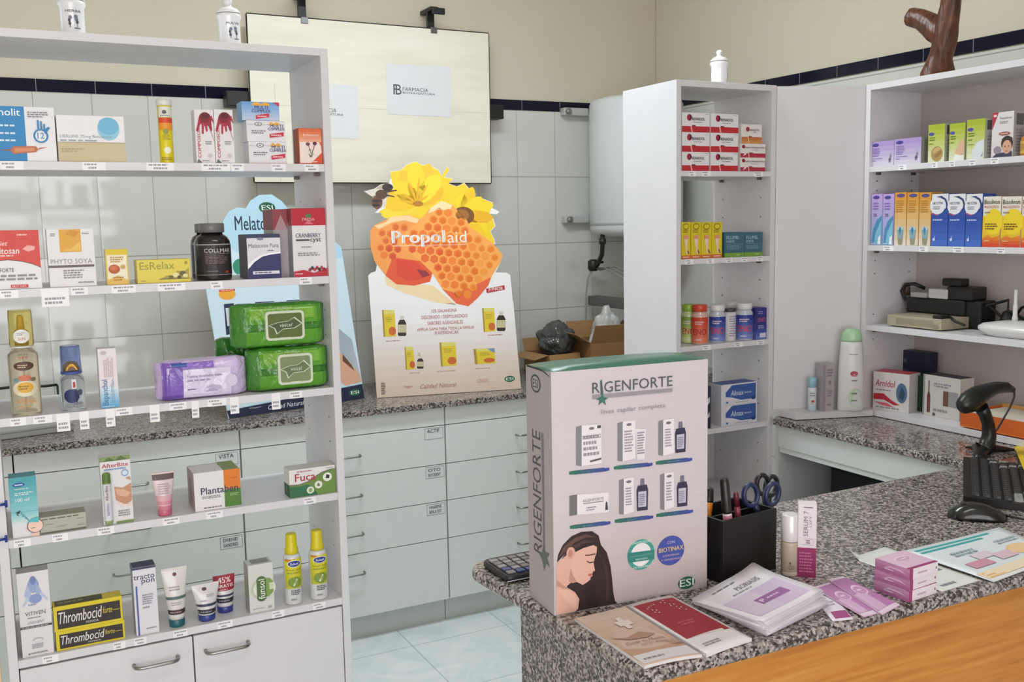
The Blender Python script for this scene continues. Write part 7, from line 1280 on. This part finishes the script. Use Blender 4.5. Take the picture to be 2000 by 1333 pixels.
sheet('flyer', 'large pale flyer with teal stripes and orange disc at the right of the counter', 'flyer', [B1, B2, B3, B4], .0008, '#d3dade',
      [('r', .05, .90, .82, .94, '#3aa39f'), ('r', .05, .83, .70, .87, '#3aa39f'), ('e', .78, .42, .13, .13, '#e2c093'), ('r', .0, .0, 1, .05, '#dcdcd8'), ('p', [(.02, .05), (.98, .05), (.98, .20), (.02, .20)], '#e3d2b6'), ('r', .05, .15, .9, .175, '#dcae74'), ('r', .05, .10, .9, .125, '#dcae74'), ('r', .05, .06, .9, .08, '#dcae74'), ('r', .12, .28, .36, .42, '#c58fa2'), ('r', .30, .42, .5, .56, '#d0c3cf'), ('r', .46, .30, .66, .46, '#d0b3bf'), ('m', .2, .58, .5, .7, 2, '#8fa3ac'), ('m', .7, .6, .95, .72, 2, '#a3b3b8')], 'flyers on the counter', lambda u, v: .002+.004*max(0, u-.6))

# keyboard, mouse, scanner, note
A = Vector((1.832, 1.418, CT)); Bv = Vector((2.135, 1.657, CT)); d = (Bv-A).normalized(); L = (Bv-A).length; rk = math.atan2(d.y, d.x); n_ = Vector((d.y, -d.x, 0)); kd = .155
e = empty('keyboard', A+d*L/2+n_*kd/2, 'black computer keyboard at the right of the counter behind the mouse', 'keyboard', None, rk)
m = MB(); m.prism([(-L/2, -kd/2, 0), (-L/2, kd/2, 0), (-L/2, kd/2, .022), (-L/2, -kd/2, .012)], (L, 0, 0), mat('#151515', .4)); m.build('case', e, recalc=True)
ks = (L-.03)/20
for r in range(6):
    for k in range(20):
        y = -kd/2+.014+r*(kd-.028)/6; x = -L/2+.015+k*ks; z0 = .012+.010*(y+kd/2)/kd+.0006; lt = k > 15 and r < 4 and (k+r) % 3 == 0 or (r == 0 and k in (3, 4)) or (r < 2 and k < 3)
        q = MB(); q.loft([(0, ks*.46, .0098), (.006, ks*.38, .0082), (.0065, ks*.34, .0074)], mat('#8f8f8f' if lt else '#1f1f20', .4), 12, (x+ks/2, y+.0105, z0), ex=5, smooth=False)
        F = plane_face((x+ks*.2, y+.006, z0+.0066), (1, 0, 0), (0, 1, 0), ks*.4, .009); q.rect(F, .2, .45, .6, .85, '#77777a' if not lt else '#3a3a3c'); q.build('key', e)
mc_ = (Zp(1853, 1004, CT+.006)+Zp(1966, 1011, CT+.006))/2; dm = (Zp(1968, 1006)-Zp(1853, 1000)); rm_ = math.atan2(dm.y, dm.x); ml = .058
e = empty('computer_mouse', Vector((mc_.x, mc_.y, CT)), 'black computer mouse on the counter in front of the keyboard', 'mouse', None, rm_)
m = MB(); R = []
for i in range(17):
    t = i/16; x = -ml+2*ml*t; w_ = .031*math.sqrt(max(.004, 1-(2*t-1)**4))*(1-.12*t); h_ = .036*max(.06, math.sin(PI*(t*.86+.07))**.8)*(1.1-.35*t); R.append([(x, w_*math.copysign(abs(math.cos(a))**.8, math.cos(a)), max(0.0, h_*math.sin(a))) for a in [PI*j/14 for j in range(15)]])
m.rings(R, mat('#121212', .22, 0, 0, .5, .02, 1, .2), (True, True), True, True); m.build('shell', e, recalc=True)
m = MB(); m.lathe([(.0055, -.003), (.0055, .003)], mat('#2b2b2c', .5), 14, (0, 0, 0), (True, True), Matrix.Translation((-.028, 0, .030)) @ Matrix.Rotation(PI/2, 4, 'X')); m.build('scroll_wheel', e)
m = MB(); m.tube([(ml-.004, 0, .010), (ml+.015, .0, .0055), (ml+.05, -.01, .003), (ml+.12, -.0, .003), (ml+.2, .02, .003)], .0024, mat('#121212', .5), 8); m.build('cable', e)
# barcode scanner on its stand
YS = 1.715; S_ = lambda x, y, Y=YS: at(x, y, 'Y', Y); b0 = Zp(1922, 893); b0.y = max(b0.y, 1.66)
e = empty('barcode_scanner', Vector((S_(1922, 893).x, YS, CT)), 'black barcode scanner on a curved stand on the corner of the desk', 'scanner'); O = e.location.copy(); BK = mat('#131514', .35)
m = MB(); foot = lambda x, y: Vector((S_(x, y).x, YS, CT+.006))-O
m.tube([Vector((-.085, -.045, .005)), Vector((-.05, -.025, .007)), Vector((0, .01, .011)), Vector((.04, .0, .008)), Vector((.078, -.03, .005))], [.008, .016, .026, .018, .007], BK, 12, True, .55)
m.tube([Vector((0, .01, .010)), Vector((.004, .03, .008)), Vector((.0, .055, .005))], [.014, .010, .006], BK, 12, True, .5); m.build('stand_foot', e)
m = MB(); m.tube([Vector((0, .006, .008))]+[S_(x, y)-O for x, y in ((1928, 872), (1932, 850), (1930, 828), (1923, 808), (1916, 796))], [.026, .022, .018, .016, .0165, .018], BK, 12); m.build('stand_neck', e)
m = MB(); m.tube([S_(x, y)-O for x, y in ((1874, 799), (1879, 795), (1892, 786), (1908, 775), (1925, 766), (1945, 758), (1965, 757), (1979, 762))], [.007, .019, .027, .026, .020, .0155, .0135, .007], BK, 14, True, 1.1); m.build('scanner_head', e)
m = MB(); m.tube([S_(x, y)-O for x, y in ((1974, 759), (1981, 764), (1981, 776), (1972, 797), (1960, 818), (1948, 838), (1941, 847))], .0026, BK, 8); m.build('cable', e)
zf, zn = CT+.0004, CT+.034
sheet('sticky_note', 'bright yellow sticky note at the right picture edge, propped on the keyboard end', 'note', [Zp(1980, 873, zf), Zp(2044, 862, zf), Zp(2066, 914, zn), Zp(2003, 926, zn)], .0006, '#e3c51e', [('m', .2, .3, .8, .7, 3, '#8a6a1e')])
